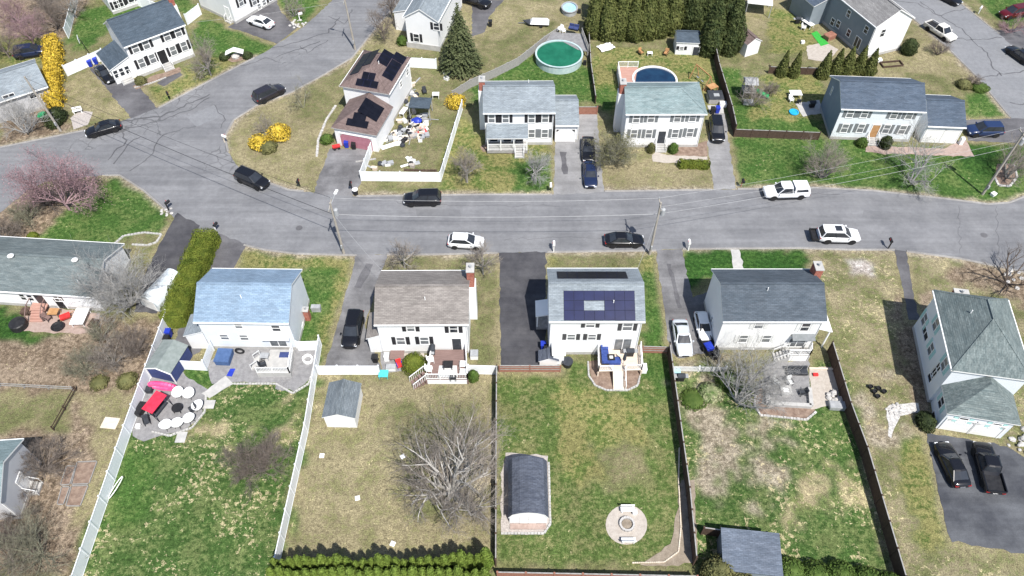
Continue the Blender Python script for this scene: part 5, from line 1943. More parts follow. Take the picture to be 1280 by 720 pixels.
dk3, O3 = deck('deck', 'red brown deck with white railings and grey rug behind the warm grey roofed house', [(541.5, 437), (582.5, 437), (584.5, 474), (533, 474)], .9, M['wood_deck'], rails=(1, 2), skirt=M['vinyl'])
railing(dk3, G(541, 437, .9) - O3, G(536, 462, .9) - O3, .9, W)
mb = MB()
p, q = G(533, 468, .9) - O3, G(515, 482, 0) - O3
for i in range(4):
    r_ = p.lerp(q, (i + .5) / 4)
    mb.rbox(r_.x, r_.y, 0, .34, 1.1, .9 - (i + .5) * .225, math.atan2((q - p).y, (q - p).x))
st3 = mb.build('steps', M['wood_deck'], dk3)
dv = (q - p).normalized()
nv = Vector((-dv.y, dv.x, 0)) * .58
for sgn in (-1, 1):
    mb = MB()
    a_, b_ = Vector((p.x, p.y, .9)) + nv * sgn, Vector((q.x, q.y, .02)) + nv * sgn
    mb.beam(a_ + Vector((0, 0, .9)), b_ + Vector((0, 0, .9)), .08, .06)
    for k in range(9):
        c = a_.lerp(b_, k / 8)
        mb.beam(c, c + Vector((0, 0, .87)), .04, .04)
    mb.build('handrail', W, st3)

dk2, O2 = deck('deck', 'grey deck with white railings and blue chair mat behind the blue roofed house', [(338, 437), (366, 437), (362, 466), (322, 466)], .85, M['conc'], rails=(1, 2), skirt=M['conc'])
steps(dk2, -.9, -1.4, .85, 1.3, 3, -1, 0, 'conc')

dk5, O5 = deck('deck', 'small white stair deck behind the navy roofed house', [(985, 436), (1012, 436), (1012, 444), (985, 444)], 1.1, M['conc'], rails=(1, 2), skirt=M['white'])
steps(dk5, 0, -.5, 1.1, 1.1, 5, -1, 0, 'conc')

# raised pool deck of the house with the dark pool
dk6, O6 = deck('pool_deck', 'pinkish pool deck with white railings left of the dark round pool', [(772, 84), (797, 84), (793, 108), (776, 108)], 1.2, M['wood_pink'], rails=(0, 3), skirt=M['white'])
dk7, O7 = deck('pool_deck', 'silvered wooden deck behind the green round pool', [(690, 40), (727, 42), (735, 64), (722, 62), (700, 50), (682, 52)], 1.15, M['paver'], rails=(1,), rmt=M['wood_gry'])

# ================================================================ pools
def pool(name, label, px, rx, ry, h, water, wallm, rim):
    c = G(*px, h)
    o = thing(name, label, 'pool', (c.x, c.y, 0))
    mb = MB()
    n = 40
    vs, fs = [], []
    for i, (k, z) in enumerate([(1.0, 0), (1.0, h - .02)]):
        for j in range(n):
            t = 2 * math.pi * j / n
            vs.append((rx * math.cos(t), ry * math.sin(t), z))
    fs = [(j, (j + 1) % n, n + (j + 1) % n, n + j) for j in range(n)]
    mb.add(vs, fs)
    mb.build('wall', wallm, o)
    mb = MB()
    prof = [(-.05, h - .02), (.12, h - .02), (.12, h + .05), (-.14, h + .05), (-.14, h - .3)]
    vs, fs = [], []
    for d, z in prof:
        for j in range(n):
            t = 2 * math.pi * j / n
            vs.append(((rx + d) * math.cos(t), (ry + d) * math.sin(t), z))
    for i in range(len(prof) - 1):
        fs += [(i * n + j, i * n + (j + 1) % n, (i + 1) * n + (j + 1) % n, (i + 1) * n + j) for j in range(n)]
    mb.add(vs, fs)
    mb.build('rim', rim, o)
    mb = MB()
    mb.sheet([((rx - .12) * math.cos(2 * math.pi * j / n), (ry - .12) * math.sin(2 * math.pi * j / n)) for j in range(n)], h - .14)
    mb.build('water', water, o)
    q = MB()
    q.rbox(rx + .35, -ry * .3, 0, .5, .4, .7)
    q.build('filter_pump', M['dark'], o)
    return o
M['pool_green'] = pmat('green_pool_cover', (.008, .10, .055), (.016, .15, .085), .7, 6, rough=.35, bump=.6)
M['pool_wall'] = pmat('pale_pool_wall', (.36, .47, .48), (.47, .56, .56), 1.5, 5, rough=.5)
M['pool_blue'] = pmat('dark_blue_pool_water', (.008, .025, .06), (.012, .04, .085), .8, rough=.06, spec=.5)
pool('round_pool', 'round above ground pool under a green cover', (699, 67), 3.55, 3.55, 1.25, M['pool_green'], M['pool_wall'], M['pool_wall'])
pool('round_pool', 'dark blue round pool with white rim behind grey green roof', (818.5, 99), 3.2, 3.2, 1.25, M['pool_blue'], M['white'], M['white'])
pool('small_pool', 'small light blue pool at the top edge beside cedars', (712, 9), 1.25, 1.6, .8, M['ltblue'], M['greypl'], M['greypl'])
# ================================================================ vehicles (x forward, y left)
PAINT = {}
def paint(name, c, rough=.25, metal=0.0):
    if name not in PAINT:
        PAINT[name] = pmat(name + '_car_paint', c, [min(1, x * 1.08) for x in c], 1, rough=rough, coat=.6, metal=metal)
    return PAINT[name]
paint('black', (.008, .008, .01)), paint('white', (.74, .75, .76), .3), paint('silver', (.55, .58, .61), .3, .2), paint('navy', (.012, .02, .055))
paint('blue', (.016, .03, .085)), paint('maroon', (.085, .005, .008)), paint('charcoal', (.022, .02, .026)), paint('cream', (.66, .64, .60), .35)

CAR = {
    'sedan': dict(L=4.75, W=1.82, st=[(-2.36, .60, .42, .72), (-2.3, .76, .34, .88), (-2.0, .87, .24, .95), (-1.2, .9, .2, .95), (0, .91, .2, .93), (1.0, .9, .2, .92), (1.6, .89, .22, .86), (2.1, .82, .24, .76), (2.32, .68, .32, .66), (2.38, .5, .4, .56)],
                  g=dict(zb=.9, zr=1.42, b=(-1.95, 1.12, .80), r=(-1.05, .22, .60)), wb=1.38, r=.33),
    'hatch': dict(L=4.4, W=1.8, st=[(-2.18, .62, .42, .8), (-2.12, .8, .3, .98), (-1.6, .89, .24, 1.0), (0, .9, .2, .97), (1.0, .89, .2, .95), (1.6, .87, .22, .88), (2.0, .78, .26, .76), (2.2, .56, .4, .6)],
                  g=dict(zb=.95, zr=1.52, b=(-2.05, 1.15, .79), r=(-1.55, .2, .62)), wb=1.3, r=.33),
    'suv': dict(L=4.85, W=1.92, st=[(-2.42, .72, .5, .95), (-2.36, .88, .38, 1.08), (-1.6, .95, .28, 1.1), (0, .96, .26, 1.08), (1.1, .95, .26, 1.06), (1.8, .92, .3, .98), (2.25, .82, .34, .88), (2.42, .6, .45, .7)],
                g=dict(zb=1.05, zr=1.74, b=(-2.36, 1.28, .85), r=(-2.0, .35, .68)), wb=1.42, r=.38),
    'pickup': dict(L=5.7, W=1.98, st=[(-2.85, .86, .5, .82), (-2.8, .95, .42, .84), (-1.0, .98, .38, .84), (-.62, .98, .36, 1.12), (.4, .98, .36, 1.12), (1.2, .97, .36, 1.12), (2.2, .95, .38, 1.06), (2.7, .88, .42, .98), (2.85, .7, .5, .8)],
                   g=dict(zb=1.1, zr=1.86, b=(-.68, 1.5, .88), r=(-.5, .78, .72)), wb=1.75, r=.40, bed=True),
}

def car_meshes(kind):
    def f():
        S = CAR[kind]
        g = S['g']
        mb = MB()
        rings = []
        for x, hw, z0, z1 in S['st']:
            H = z1 - z0
            half = [(hw * .84, z0), (hw * .97, z0 + .1 * H), (hw, z0 + .4 * H), (hw * .985, z0 + .78 * H), (hw * .93, z1 - .04), (hw * .78, z1), (hw * .4, z1 + .025), (0, z1 + .03)]
            ring = [(x, y, z) for y, z in half] + [(x, -y, z) for y, z in half[-2::-1]]
            rings.append(ring)
        n = len(rings[0])
        vs = [p for r_ in rings for p in r_]
        fs = []
        for i in range(len(rings) - 1):
            for j in range(n):
                k = (j + 1) % n
                fs.append((i * n + j, i * n + k, (i + 1) * n + k, (i + 1) * n + j))
        fs.append(tuple(range(n))[::-1])
        fs.append(tuple(range((len(rings) - 1) * n, len(rings) * n)))
        fs = [q[::-1] for q in fs]
        mb.add(vs, fs, 0)
        body_faces = len(mb.f)
        W = S['W'] / 2
        # roof skin and pillars
        xb0, xb1, hb = g['b']
        xr0, xr1, hr = g['r']
        zb, zr = g['zb'], g['zr']

        def loop(x0, x1, h, z, k=.16):
            L_ = x1 - x0
            return [(x0, -h * .82, z), (x0 + k * .6, -h, z), (x1 - k, -h, z), (x1, -h * .8, z), (x1 + .05, 0, z), (x1, h * .8, z), (x1 - k, h, z), (x0 + k * .6, h, z), (x0, h * .82, z), (x0 - .04, 0, z)]
        B = loop(xb0, xb1, hb, zb - .05)
        T_ = loop(xr0, xr1, hr, zr - .03)
        T2 = loop(xr0 - .03, xr1 + .04, hr + .02, zr - .03)
        T3 = loop(xr0 + .12, xr1 - .12, hr * .82, zr + .035)
        m = 10
        mb.add(T2 + T3, [(i, (i + 1) % m, m + (i + 1) % m, m + i) for i in range(m)] + [tuple(range(m, 2 * m))], 0)
        for i in (1, 2, 6, 7):
            mb.beam(Vector(B[i]) + Vector((0, 0, .02)), T_[i], .09, .05, 0)
        xm = (xb0 + xb1) / 2
        for s in (-1, 1):
            mb.beam((xm - .05, s * (hb - .005), zb), ((xr0 + xr1) / 2, s * (hr + .005), zr - .03), .07, .03, 1)
        # arches, sills, bumpers
        for sx in (-1, 1):
            for s in (-1, 1):
                cx, r = sx * S['wb'], S['r'] * 1.16
                ring = [(cx + r * math.cos(t * math.pi / 9), s * (W - .0), S['r'] + r * math.sin(t * math.pi / 9)) for t in range(-1, 11)]
                mb.add(ring, [tuple(range(len(ring))) if s < 0 else tuple(range(len(ring)))[::-1]], 1)
        for s in (-1, 1):
            mb.box(-S['wb'] + .45, s * (W - .02) - .015, .2, S['wb'] - .45, s * (W - .02) + .015, .3, 1)
            mx = xb1 - .35
            mb.box(mx - .07, s * (W + .09) - .09, zb + .0, mx + .07, s * (W + .09) + .09, zb + .14, 0)
            for dx in (-.55, .35):
                mb.box(xm + dx, s * (W - .01) - .012, zb - .2, xm + dx + .17, s * (W - .01) + .012, zb - .16, 1)
        xe = S['st'][-1][0]
        mb.box(xe - .02, -.42, .38, xe + .03, .42, .56, 1)
        mb.box(-xe - .03, -.26, .5, -xe + .02, .26, .62, 2)
        if S.get('bed'):
            zt = 1.14
            x0, x1 = -2.84, -.72
            for s in (-1, 1):
                mb.box(x0 + .06, s * .93 - .05, .835, x1, s * .93 + .05, zt, 0)
            mb.box(x0, -.9, .835, x0 + .08, .9, zt, 0)
            mb.box(x0 + .081, -.879, .845, x1 - .001, .879, .882, 1)
        me = mb.mesh('body', [M['white'], M['dark'], M['chrome']])
        me.polygons.foreach_set('use_smooth', [i < body_faces - 2 for i in range(len(mb.f))])
        gl = MB()
        gl.add(B + T_, [(i, (i + 1) % m, m + (i + 1) % m, m + i) for i in range(m)] + [tuple(range(m, 2 * m))], 0)
        glass = gl.mesh('windows', M['glass'])
        r = S['r']
        ty = MB()
        prof = [(r * .62, -.1), (r * .95, -.11), (r, -.08), (r, .08), (r * .95, .11), (r * .62, .1)]
        ty.lathe(prof, n=18)
        ty.v = [(x, z, y) for x, y, z in ty.v]
        tyre = ty.mesh('tyre', M['rubber'])
        rm = MB()
        rm.lathe([(r * .63, -.09), (r * .6, -.095), (r * .2, -.06), (r * .16, -.085), (.0101, -.09)], n=10)
        rm.v = [(x, z, y) for x, y, z in rm.v]
        rim = rm.mesh('rim', M['alloy'])
        hl = MB()
        hl.box(-.09, -.17, -.06, .09, .17, .06)
        return me, glass, tyre, rim, hl.mesh('headlight', M['lamp']), hl.mesh('tail_light', M['tail'])
    return cached(('car', kind), f)

def car(name, label, kind, rear, front, col, cat='car', z=.03, group=None, k=1.0, at=None):
    """rear and front bumper pixels on the ground"""
    if at:
        c, r = at
    else:
        a, b = G(*rear, .6), G(*front, .6)
        c = (a + b) / 2
        d = b - a
        r = math.atan2(d.y, d.x)
    S = CAR[kind]
    o = thing(name, label, cat, (c.x, c.y, z), r, group)
    o.scale = (k, k, k)
    me, glass, tyre, rim, hl, tl = car_meshes(kind)
    bo = link('body', me, o)
    bo.material_slots[0].link = 'OBJECT'
    bo.material_slots[0].material = PAINT[col]
    link('windows', glass, o)
    W = S['W'] / 2
    for sx in (-1, 1):
        for s in (-1, 1):
            w_ = link('wheel', tyre, o, (sx * S['wb'], s * (W - .095), S['r']), 0 if s < 0 else math.pi)
            link('rim', rim, w_)
    st = S['st']
    xf, hf, z0, z1 = st[-2]
    for s in (-1, 1):
        link('headlight', hl, o, (xf - .0, s * hf * .8, z0 + (z1 - z0) * .72))
        xr, hr_, q0, q1 = st[1]
        link('tail_light', tl, o, (xr + .03, s * hr_ * .8, q0 + (q1 - q0) * .75))
    return o

car('sedan', 'white sedan parked on the drive of bright white house', 'sedan', (343, 33), (309, 22), 'white')
car('sedan', 'black sedan parked beside blue bins at dark slate roofed colonial', 'sedan', (120, 81), (143, 104), 'black')
car('sedan', 'black sedan parked at the kerb below the yellow hedge', 'sedan', (149, 155), (109, 166), 'black')
car('suv', 'dark purple black suv parked on the cracked upper street', 'suv', (320, 125), (353, 109), 'charcoal')
o = car('suv', 'black suv with roof bars parked at the bend by corner lawn', 'suv', (296, 216), (335, 233), 'black')
car('suv', 'black suv parked on the far kerb below the cluttered white fenced yard', 'suv', (549, 248), (507, 249), 'black')
car('hatchback', 'white hatchback parked by the near kerb behind bare street tree', 'hatch', (561, 301), (604, 303), 'white')
car('sedan', 'black sedan parked by the near kerb in front of utility pole', 'sedan', (757, 300), (803, 300), 'black')
pk = car('pickup_truck', 'white pickup truck with white bed cap on the far kerb', 'pickup', (1011, 239), (953, 241), 'white', 'pickup truck')
mb = MB()
mb.add([(-2.8, -.95, 1.145), (-.74, -.95, 1.145), (-.74, .95, 1.145), (-2.8, .95, 1.145), (-2.62, -.76, 1.8), (-.8, -.78, 1.84), (-.8, .78, 1.84), (-2.62, .76, 1.8)], [(3, 2, 1, 0), (4, 5, 6, 7), (0, 1, 5, 4), (1, 2, 6, 5), (2, 3, 7, 6), (3, 0, 4, 7)])
bc = mb.build('bed_cap', PAINT['white'], pk)
for s in (-1, 1):
    q = MB()
    q.add([(-2.5, s * .925, 1.3), (-.95, s * .925, 1.3), (-1.0, s * .835, 1.66), (-2.4, s * .835, 1.66)], [(0, 1, 2, 3) if s < 0 else (3, 2, 1, 0)])
    q.build('cap_window', M['glass'], bc)
sv = car('suv', 'white suv with black sunroof and rear cargo rack on the street', 'suv', (1022, 294), (1074, 295), 'white', k=1.04)
q = MB()
q.box(-.75, -.42, 1.766, .05, .42, 1.782)
q.build('sunroof', M['glass'], sv)
q = MB()
q.box(-3.25, -.85, .5, -2.45, .85, .56)
for s in (-1, 1):
    q.box(-3.25, s * .85 - .03, .56, -2.45, s * .85 + .03, .8)
q.box(-3.28, -.85, .56, -3.22, .85, .95)
q.box(-2.5, -.05, .4, -2.2, .05, .5)
q.build('cargo_rack', M['dark'], sv)
car('pickup_truck', 'cream white pickup with dark open bed parked on side street', 'pickup', (1159, 29), (1192, 50), 'cream', 'pickup truck', k=.95)
car('sedan', 'black sedan parked at the right edge of side street', 'sedan', (1294, 82), (1256, 55), 'black')
car('suv', 'maroon suv on the drive at the top right edge', 'suv', (1287, 12), (1247, 20), 'maroon')
car('sedan', 'black sedan cut off by the top edge on side street', 'sedan', (1172, -10), (1198, 3), 'black')
car('suv', 'dark blue suv parked beside the long attached garage', 'suv', (1254, 163), (1206, 163), 'blue')
car('suv', 'black suv on pale drive beside grey green roofed house', 'suv', (893.5, 150), (898, 176), 'black')
car('sedan', 'black sedan nearer the garage on the pale double drive', 'sedan', (735, 174), (735.5, 199), 'black')
car('sedan', 'dark navy sedan nearer the street on the pale double drive', 'sedan', (737, 205), (738.5, 231), 'navy')
car('suv', 'black suv beside the warm grey roofed house', 'suv', (445, 394), (437, 431), 'black')
car('sedan', 'silver white sedan on worn drive behind the picket fence', 'sedan', (849, 401), (857, 444), 'silver')
car('off_roader', 'white and black off roader beside the navy roofed house', 'hatch', (876, 395), (882, 420), 'white', k=.86)
car('sedan', 'black sedan on dusty drive left of the black pickup', 'sedan', (1200, 602), (1180, 560), 'black')
car('pickup_truck', 'black pickup on dusty drive below the double garage', 'pickup', (1242, 609), (1228, 561), 'black', 'pickup truck', k=.94)
car('pickup_truck', 'black pickup cut off by the top edge near spruce', 'pickup', (580, -4), (608, 6), 'black', 'pickup truck')
car('minivan', 'dark blue car parked beside the yellow hedge', 'suv', (20, 68), (57, 62), 'navy', 'car')
# ================================================================ vegetation
def bark(name, a, b):
    return pmat(name, a, b, 2.5, 4, rough=.9, isl=.15)
BK = dict(
    hero=bark('ashy_grey_bark', (.27, .26, .24), (.44, .42, .395)),
    twig=bark('grey_brown_twigs', (.205, .175, .15), (.31, .275, .24)),
    grey=bark('pale_grey_bark', (.20, .19, .175), (.32, .305, .285)),
    silver=bark('silvery_bark', (.27, .262, .252), (.40, .39, .375)),
    brown=bark('brown_bark', (.15, .122, .104), (.235, .20, .172)),
    dark=bark('dark_bark', (.07, .055, .045), (.12, .095, .08)),
    pink=bark('pinkish_twigs', (.24, .155, .165), (.36, .25, .265)),
    olive=bark('olive_grey_twigs', (.17, .165, .115), (.27, .26, .19)),
)

def leafmat(name, a, b, isl=.3):
    m = pmat(name, a, b, 1.1, 3, rough=.75, isl=isl, spec=.2)
    return m
LF = dict(
    arb=leafmat('cedar_foliage', (.055, .07, .018), (.125, .135, .042)),
    arb2=leafmat('deep_cedar_foliage', (.032, .048, .016), (.075, .09, .03)),
    hedge=leafmat('yellow_green_hedge_foliage', (.07, .10, .012), (.14, .165, .024)),
    bright=leafmat('bright_arborvitae_foliage', (.085, .138, .02), (.16, .215, .042)),
    spruce=leafmat('spruce_foliage', (.052, .068, .028), (.105, .12, .055)),
    shrub=leafmat('shrub_foliage', (.045, .085, .014), (.09, .135, .03)),
    dark=leafmat('dark_shrub_foliage', (.022, .034, .012), (.05, .065, .022)),
    olive=leafmat('olive_shrub_foliage', (.085, .09, .035), (.145, .14, .055)),
    yellow=leafmat('forsythia_blossom', (.40, .28, .025), (.58, .42, .06), .5),
    bud=leafmat('pink_buds', (.20, .12, .135), (.32, .205, .22)),
    tanleaf=leafmat('dry_brown_foliage', (.16, .125, .07), (.24, .195, .115)),
    pach=leafmat('pale_variegated_foliage', (.07, .13, .03), (.34, .34, .20)),
)

def tubes_np(segs, n=3):
    S = np.array(segs, dtype=np.float64)
    A, B, ra, rb = S[:, 0:3], S[:, 3:6], S[:, 6], S[:, 7]
    D = B - A
    D /= np.linalg.norm(D, axis=1)[:, None] + 1e-9
    ref = np.where(np.abs(D[:, 2:3]) > .9, np.array([[1., 0, 0]]), np.array([[0, 0, 1.]]))
    U = np.cross(D, ref)
    U /= np.linalg.norm(U, axis=1)[:, None] + 1e-9
    Wv = np.cross(D, U)
    out = []
    for P, r in ((A, ra), (B, rb)):
        for k in range(n):
            t = 2 * math.pi * k / n
            out.append(P + (U * math.cos(t) + Wv * math.sin(t)) * r[:, None])
    Vv = np.stack(out, 1)
    m = len(S)
    base = (np.arange(m) * 2 * n)[:, None]
    F = np.concatenate([base + np.array([[k, (k + 1) % n, n + (k + 1) % n, n + k]]) for k in range(n)])
    return Vv.reshape(-1, 3), F

def grow_tree(seed, h, spread, stems=1, trunk=.3, dens=1.0, rad=.16, up=.5, levels=4):
    r = random.Random(seed)
    big, small = [], []
    tips = []

    def rv(s):
        return Vector((r.gauss(0, s), r.gauss(0, s), r.gauss(0, s)))

    def branch(p, d, L_, rad, lvl):
        n = 4 if lvl < 3 else 2
        pts = [p]
        rr = [rad]
        dd = d.normalized()
        for i in range(n):
            dd = (dd + rv(.13) + Vector((0, 0, .05 if lvl > 1 else .02))).normalized()
            pts.append(pts[-1] + dd * (L_ / n))
            rr.append(rad * (1 - .62 * (i + 1) / n))
        for i in range(n):
            (big if rr[i] > .038 else small).append((*pts[i], *pts[i + 1], rr[i], rr[i + 1]))
        if lvl >= levels:
            tips.append(pts[-1])
            return
        nc = {1: 7, 2: 6, 3: 5}.get(lvl, 4)
        nc = max(2, int(nc * dens + r.random() * .8))
        for c in range(nc):
            f = .3 + .7 * (c + r.random() * .6) / nc
            f = min(f, 1)
            k = min(n - 1, int(f * n))
            q = pts[k].lerp(pts[k + 1], f * n - k if f < 1 else 1)
            ax = dd.cross(rv(1)).normalized()
            nd = (dd * .75 + ax * r.uniform(.5, .95) + Vector((0, 0, .12))).normalized()
            branch(q, nd, L_ * r.uniform(.42, .68), max(.0095, rr[k] * .55), lvl + 1)
    if stems == 1:
        th = h * trunk
        top = Vector((r.gauss(0, .05) * h * .3, r.gauss(0, .05) * h * .3, th))
        big.append((0, 0, -.1, *top, rad, rad * .8))
        nm = max(4, int(7 * dens))
        ext = math.hypot(spread, h - th)
        for i in range(nm):
            a = 2 * math.pi * (i + r.random() * .6) / nm
            el = r.uniform(.25, 1.25)
            d = Vector((math.cos(a) * math.cos(el), math.sin(a) * math.cos(el), math.sin(el)))
            Lm = 1 / math.sqrt((math.cos(el) / spread) ** 2 + (math.sin(el) / (h - th)) ** 2) * .72
            z0 = top * r.uniform(.75, 1)
            branch(z0, d, Lm, rad * .66, 1)
        branch(top, Vector((0, 0, 1)), (h - th) * .72, rad * .6, 1)
    else:
        for i in range(stems):
            a = 2 * math.pi * (i + r.random() * .7) / stems
            el = r.uniform(up, 1.4)
            d = Vector((math.cos(a) * math.cos(el), math.sin(a) * math.cos(el), math.sin(el)))
            Lm = 1 / math.sqrt((math.cos(el) / spread) ** 2 + (math.sin(el) / h) ** 2) * .74
            branch(Vector((math.cos(a), math.sin(a), 0)) * .12, d, Lm, rad * r.uniform(.5, .75), 1 if levels > 3 else 2)
    return big, small, tips

def quads_np(P, N, sx, sy, seed, jit=.5, upright=0.0):
    """leaf-sized quads at P facing roughly N"""
    g = np.random.RandomState(seed)
    n = len(P)
    N = N + g.normal(0, jit, (n, 3))
    N /= np.linalg.norm(N, axis=1)[:, None] + 1e-9
    ref = g.normal(0, 1, (n, 3)) * (1 - upright) + np.array([0, 0, 1.]) * upright
    U = np.cross(N, ref)
    U /= np.linalg.norm(U, axis=1)[:, None] + 1e-9
    Wv = np.cross(N, U)
    a = (sx * g.uniform(.6, 1.3, n))[:, None] / 2
    b = (sy * g.uniform(.6, 1.3, n))[:, None] / 2
    Vv = np.stack([P - U * a - Wv * b * .6, P + U * a - Wv * b, P + U * a * .5 + Wv * b, P - U * a * .6 + Wv * b * .9], 1)
    F = np.arange(n * 4).reshape(n, 4)
    return Vv.reshape(-1, 3), F

def bare_tree(label, px, h, spread, seed, mt='grey', stems=1, dens=1.0, trunk=.3, rad=None, buds=0, up=.5, levels=4, name='bare_tree', group=None, budmat='bud', cat='tree', budsize=.12):
    rad = rad or h * .022
    big, small, tips = grow_tree(seed, h, spread, stems, trunk, dens, rad, up, levels)
    o = thing(name, label, cat, G(*px), 0, group)
    if big:
        Vv, F = tubes_np(big, 6)
        link('trunk', np_mesh('trunk', Vv, F, BK[mt]), o)
    if small:
        Vv, F = tubes_np(small, 3)
        link('crown', np_mesh('crown', Vv, F, BK['twig' if mt in ('hero', 'grey') else mt]), o)
    if buds and tips:
        g = np.random.RandomState(seed)
        Tp = np.array([tuple(t) for t in tips])
        P = Tp[g.randint(0, len(Tp), buds)] + g.normal(0, .16, (buds, 3))
        P[:, 2] = np.maximum(P[:, 2], .05)
        Vv, F = quads_np(P, np.tile([0, 0, 1.], (buds, 1)), budsize, budsize, seed, 1.0)
        link('leaves', np_mesh('leaves', Vv, F, LF[budmat]), o)
    return o

def shell_points(n, prof, h, seed, bump=.2, depth=.3):
    """random points on a lumpy surface of revolution; prof(t) = radius for t 0..1"""
    g = np.random.RandomState(seed)
    ts = np.linspace(0, 1, 60)
    rs = np.array([prof(t) for t in ts])
    wgt = rs + .05
    cdf = np.cumsum(wgt) / wgt.sum()
    t = np.interp(g.rand(n), cdf, ts)
    rr = np.interp(t, ts, rs)
    a = g.rand(n) * 2 * math.pi
    lump = np.zeros(n)
    for k in range(4):
        f1, f2 = g.randint(2, 6), g.uniform(4, 14)
        lump += np.sin(a * f1 + t * f2 + g.rand() * 6) / 4
    q = rr * (1 + bump * lump) * (1 - depth * g.rand(n) ** 2)
    P = np.stack([np.cos(a) * q, np.sin(a) * q, t * h], -1)
    dr = np.gradient(rs, ts)
    sl = -np.interp(t, ts, dr) / h
    N = np.stack([np.cos(a), np.sin(a), np.clip(sl, -.3, 3)], -1)
    N /= np.linalg.norm(N, axis=1)[:, None]
    return P, N

def core_mesh(prof, h, k=.8, z0=0.05, n=10):
    mb = MB()
    pr = [(max(.02, prof(t) * k), z0 + t * h * .96) for t in np.linspace(.02, .97, 10)]
    pr.append((.012, z0 + h * .965))
    mb.lathe(pr, n=n)
    return mb

def evergreen(name, label, px, h, prof, seed, mt, n, size=(.16, .26), trunk=True, group=None, cat='tree', key=None, at=None, up=.5, rz=None, sc_=1.0):
    o = thing(name, label, cat, at if at is not None else G(*px), (seed * 1.7) % 6.28 if rz is None else rz, group)
    o.scale = (sc_, sc_, sc_)

    def f():
        P, N = shell_points(n, prof, h, seed)
        Vv, F = quads_np(P, N, size[0], size[1], seed, .45, up)
        mb = core_mesh(prof, h, .55 if mt == 'yellow' else .8)
        cv = np.array(mb.v)
        Vall = np.concatenate([Vv, cv])
        off = len(Vv)
        quads = [tuple(i + off for i in q) for q in mb.f if len(q) == 4]
        F2 = np.concatenate([F, np.array(quads)])
        return np_mesh('crown', Vall, F2, LF[mt])
    me = cached(key or ('eg', name, seed, h), f)
    link('crown' if trunk else 'foliage', me, o)
    if trunk:
        def ft():
            mb = MB()
            mb.tube((0, 0, -.1), (0, 0, h * .5), .12, .05, 6)
            return mb.mesh('trunk', BK['brown'])
        link('trunk', cached(('egt', h), ft), o)
    return o

def p_column(Rr):
    return lambda t: Rr * (max(0, 1 - t) ** .72) * (.75 + .35 * min(1, t * 4)) * (1 if t < 1 else 0)
def p_plump(Rr):
    return lambda t: Rr * (max(0, 1 - t) ** .42) * (.7 + .3 * min(1, t * 4)) * (1 if t < 1 else 0)
def p_cone(Rr):
    return lambda t: Rr * (1 - t) ** .85 * (.8 + .2 * min(1, t * 6)) + .02
def p_dome(Rr):
    return lambda t: Rr * math.sqrt(max(0, 1 - (max(0, t - .25) / .75) ** 2)) * (.8 + .2 * min(1, t * 4))

def shrub(name, label, px, Rr, h, seed, mt, n=None, size=(.13, .13), group=None, sy=1.0, cat='shrub'):
    n = n or int((300 if mt == 'yellow' else 620) * Rr * (h + Rr * .5))
    o = evergreen(name, label, px, h, p_dome(Rr), seed, mt, n, size, trunk=False, group=group, cat=cat, key=('sh', seed, Rr, h, mt), up=0, rz=0)
    o.scale = (1, sy, 1)
    return o

def hedge(name, label, px, w, h, seed, mt, dens=260, size=(.13, .16), cat='hedge', lump=.22):
    P = GP(px)
    O = P[0]
    g = np.random.RandomState(seed)
    o = thing(name, label, cat, O)
    pts, nrm = [], []
    core = MB()
    for a, b in zip(P[:-1], P[1:]):
        d = b - a
        L_ = d.length
        n = int(L_ * (w + 2 * h) * dens / 2.2)
        u = g.rand(n) * L_
        prm = g.rand(n) * (w + 2 * h)
        s1 = prm < h
        s2 = prm > h + w
        top = ~(s1 | s2)
        off = np.where(s1, -w / 2, np.where(s2, w / 2, prm - h - w / 2))
        z = np.where(s1, prm, np.where(s2, prm - h - w, h))
        rnd_ = 1 - .18 * (np.abs(off) / (w / 2)) ** 4
        z = np.where(top, h * rnd_, z)
        lum = 1 + lump * (np.sin(u * 2.1 + seed) * .5 + np.sin(u * 4.7 + 1 + off) * .3 + g.normal(0, .25, n))
        off2 = off * np.where(top, 1, lum)
        z2 = z * np.where(top, .88 + .12 * lum, 1)
        dx, dy = d.x / L_, d.y / L_
        pts.append(np.stack([a.x - O.x + dx * u - dy * off2, a.y - O.y + dy * u + dx * off2, z2], -1))
        sgn = np.where(s1, -1., np.where(s2, 1., 0.))
        nrm.append(np.stack([-dy * sgn, dx * sgn, np.where(top, 1., .35)], -1))
        for e_, sg in ((a, -1), (b, 1)):
            if (e_ is P[0]) or (e_ is P[-1]):
                m = int(w * h * dens / 1.6)
                o_, z_ = (g.rand(m) - .5) * w, g.rand(m) * h
                bul = sg * .3 * (1 - (2 * o_ / w) ** 2)
                pts.append(np.stack([e_.x - O.x + dx * bul - dy * o_, e_.y - O.y + dy * bul + dx * o_, z_], -1))
                nrm.append(np.tile([dx * sg, dy * sg, .4], (m, 1)))
        core.beam(Vector((a.x - O.x + dx * .12, a.y - O.y + dy * .12, h * .42)), Vector((b.x - O.x - dx * .12, b.y - O.y - dy * .12, h * .42)), w * .8, h * .84)
    Pn, Nn = np.concatenate(pts), np.concatenate(nrm)
    Vv, F = quads_np(Pn, Nn, size[0], size[1], seed, .55, .2)
    cv = np.array(core.v)
    F2 = np.concatenate([F, np.array([tuple(i + len(Vv) for i in q) for q in core.f])])
    link('foliage', np_mesh('foliage', np.concatenate([Vv, cv]), F2, LF[mt]), o)
    return o

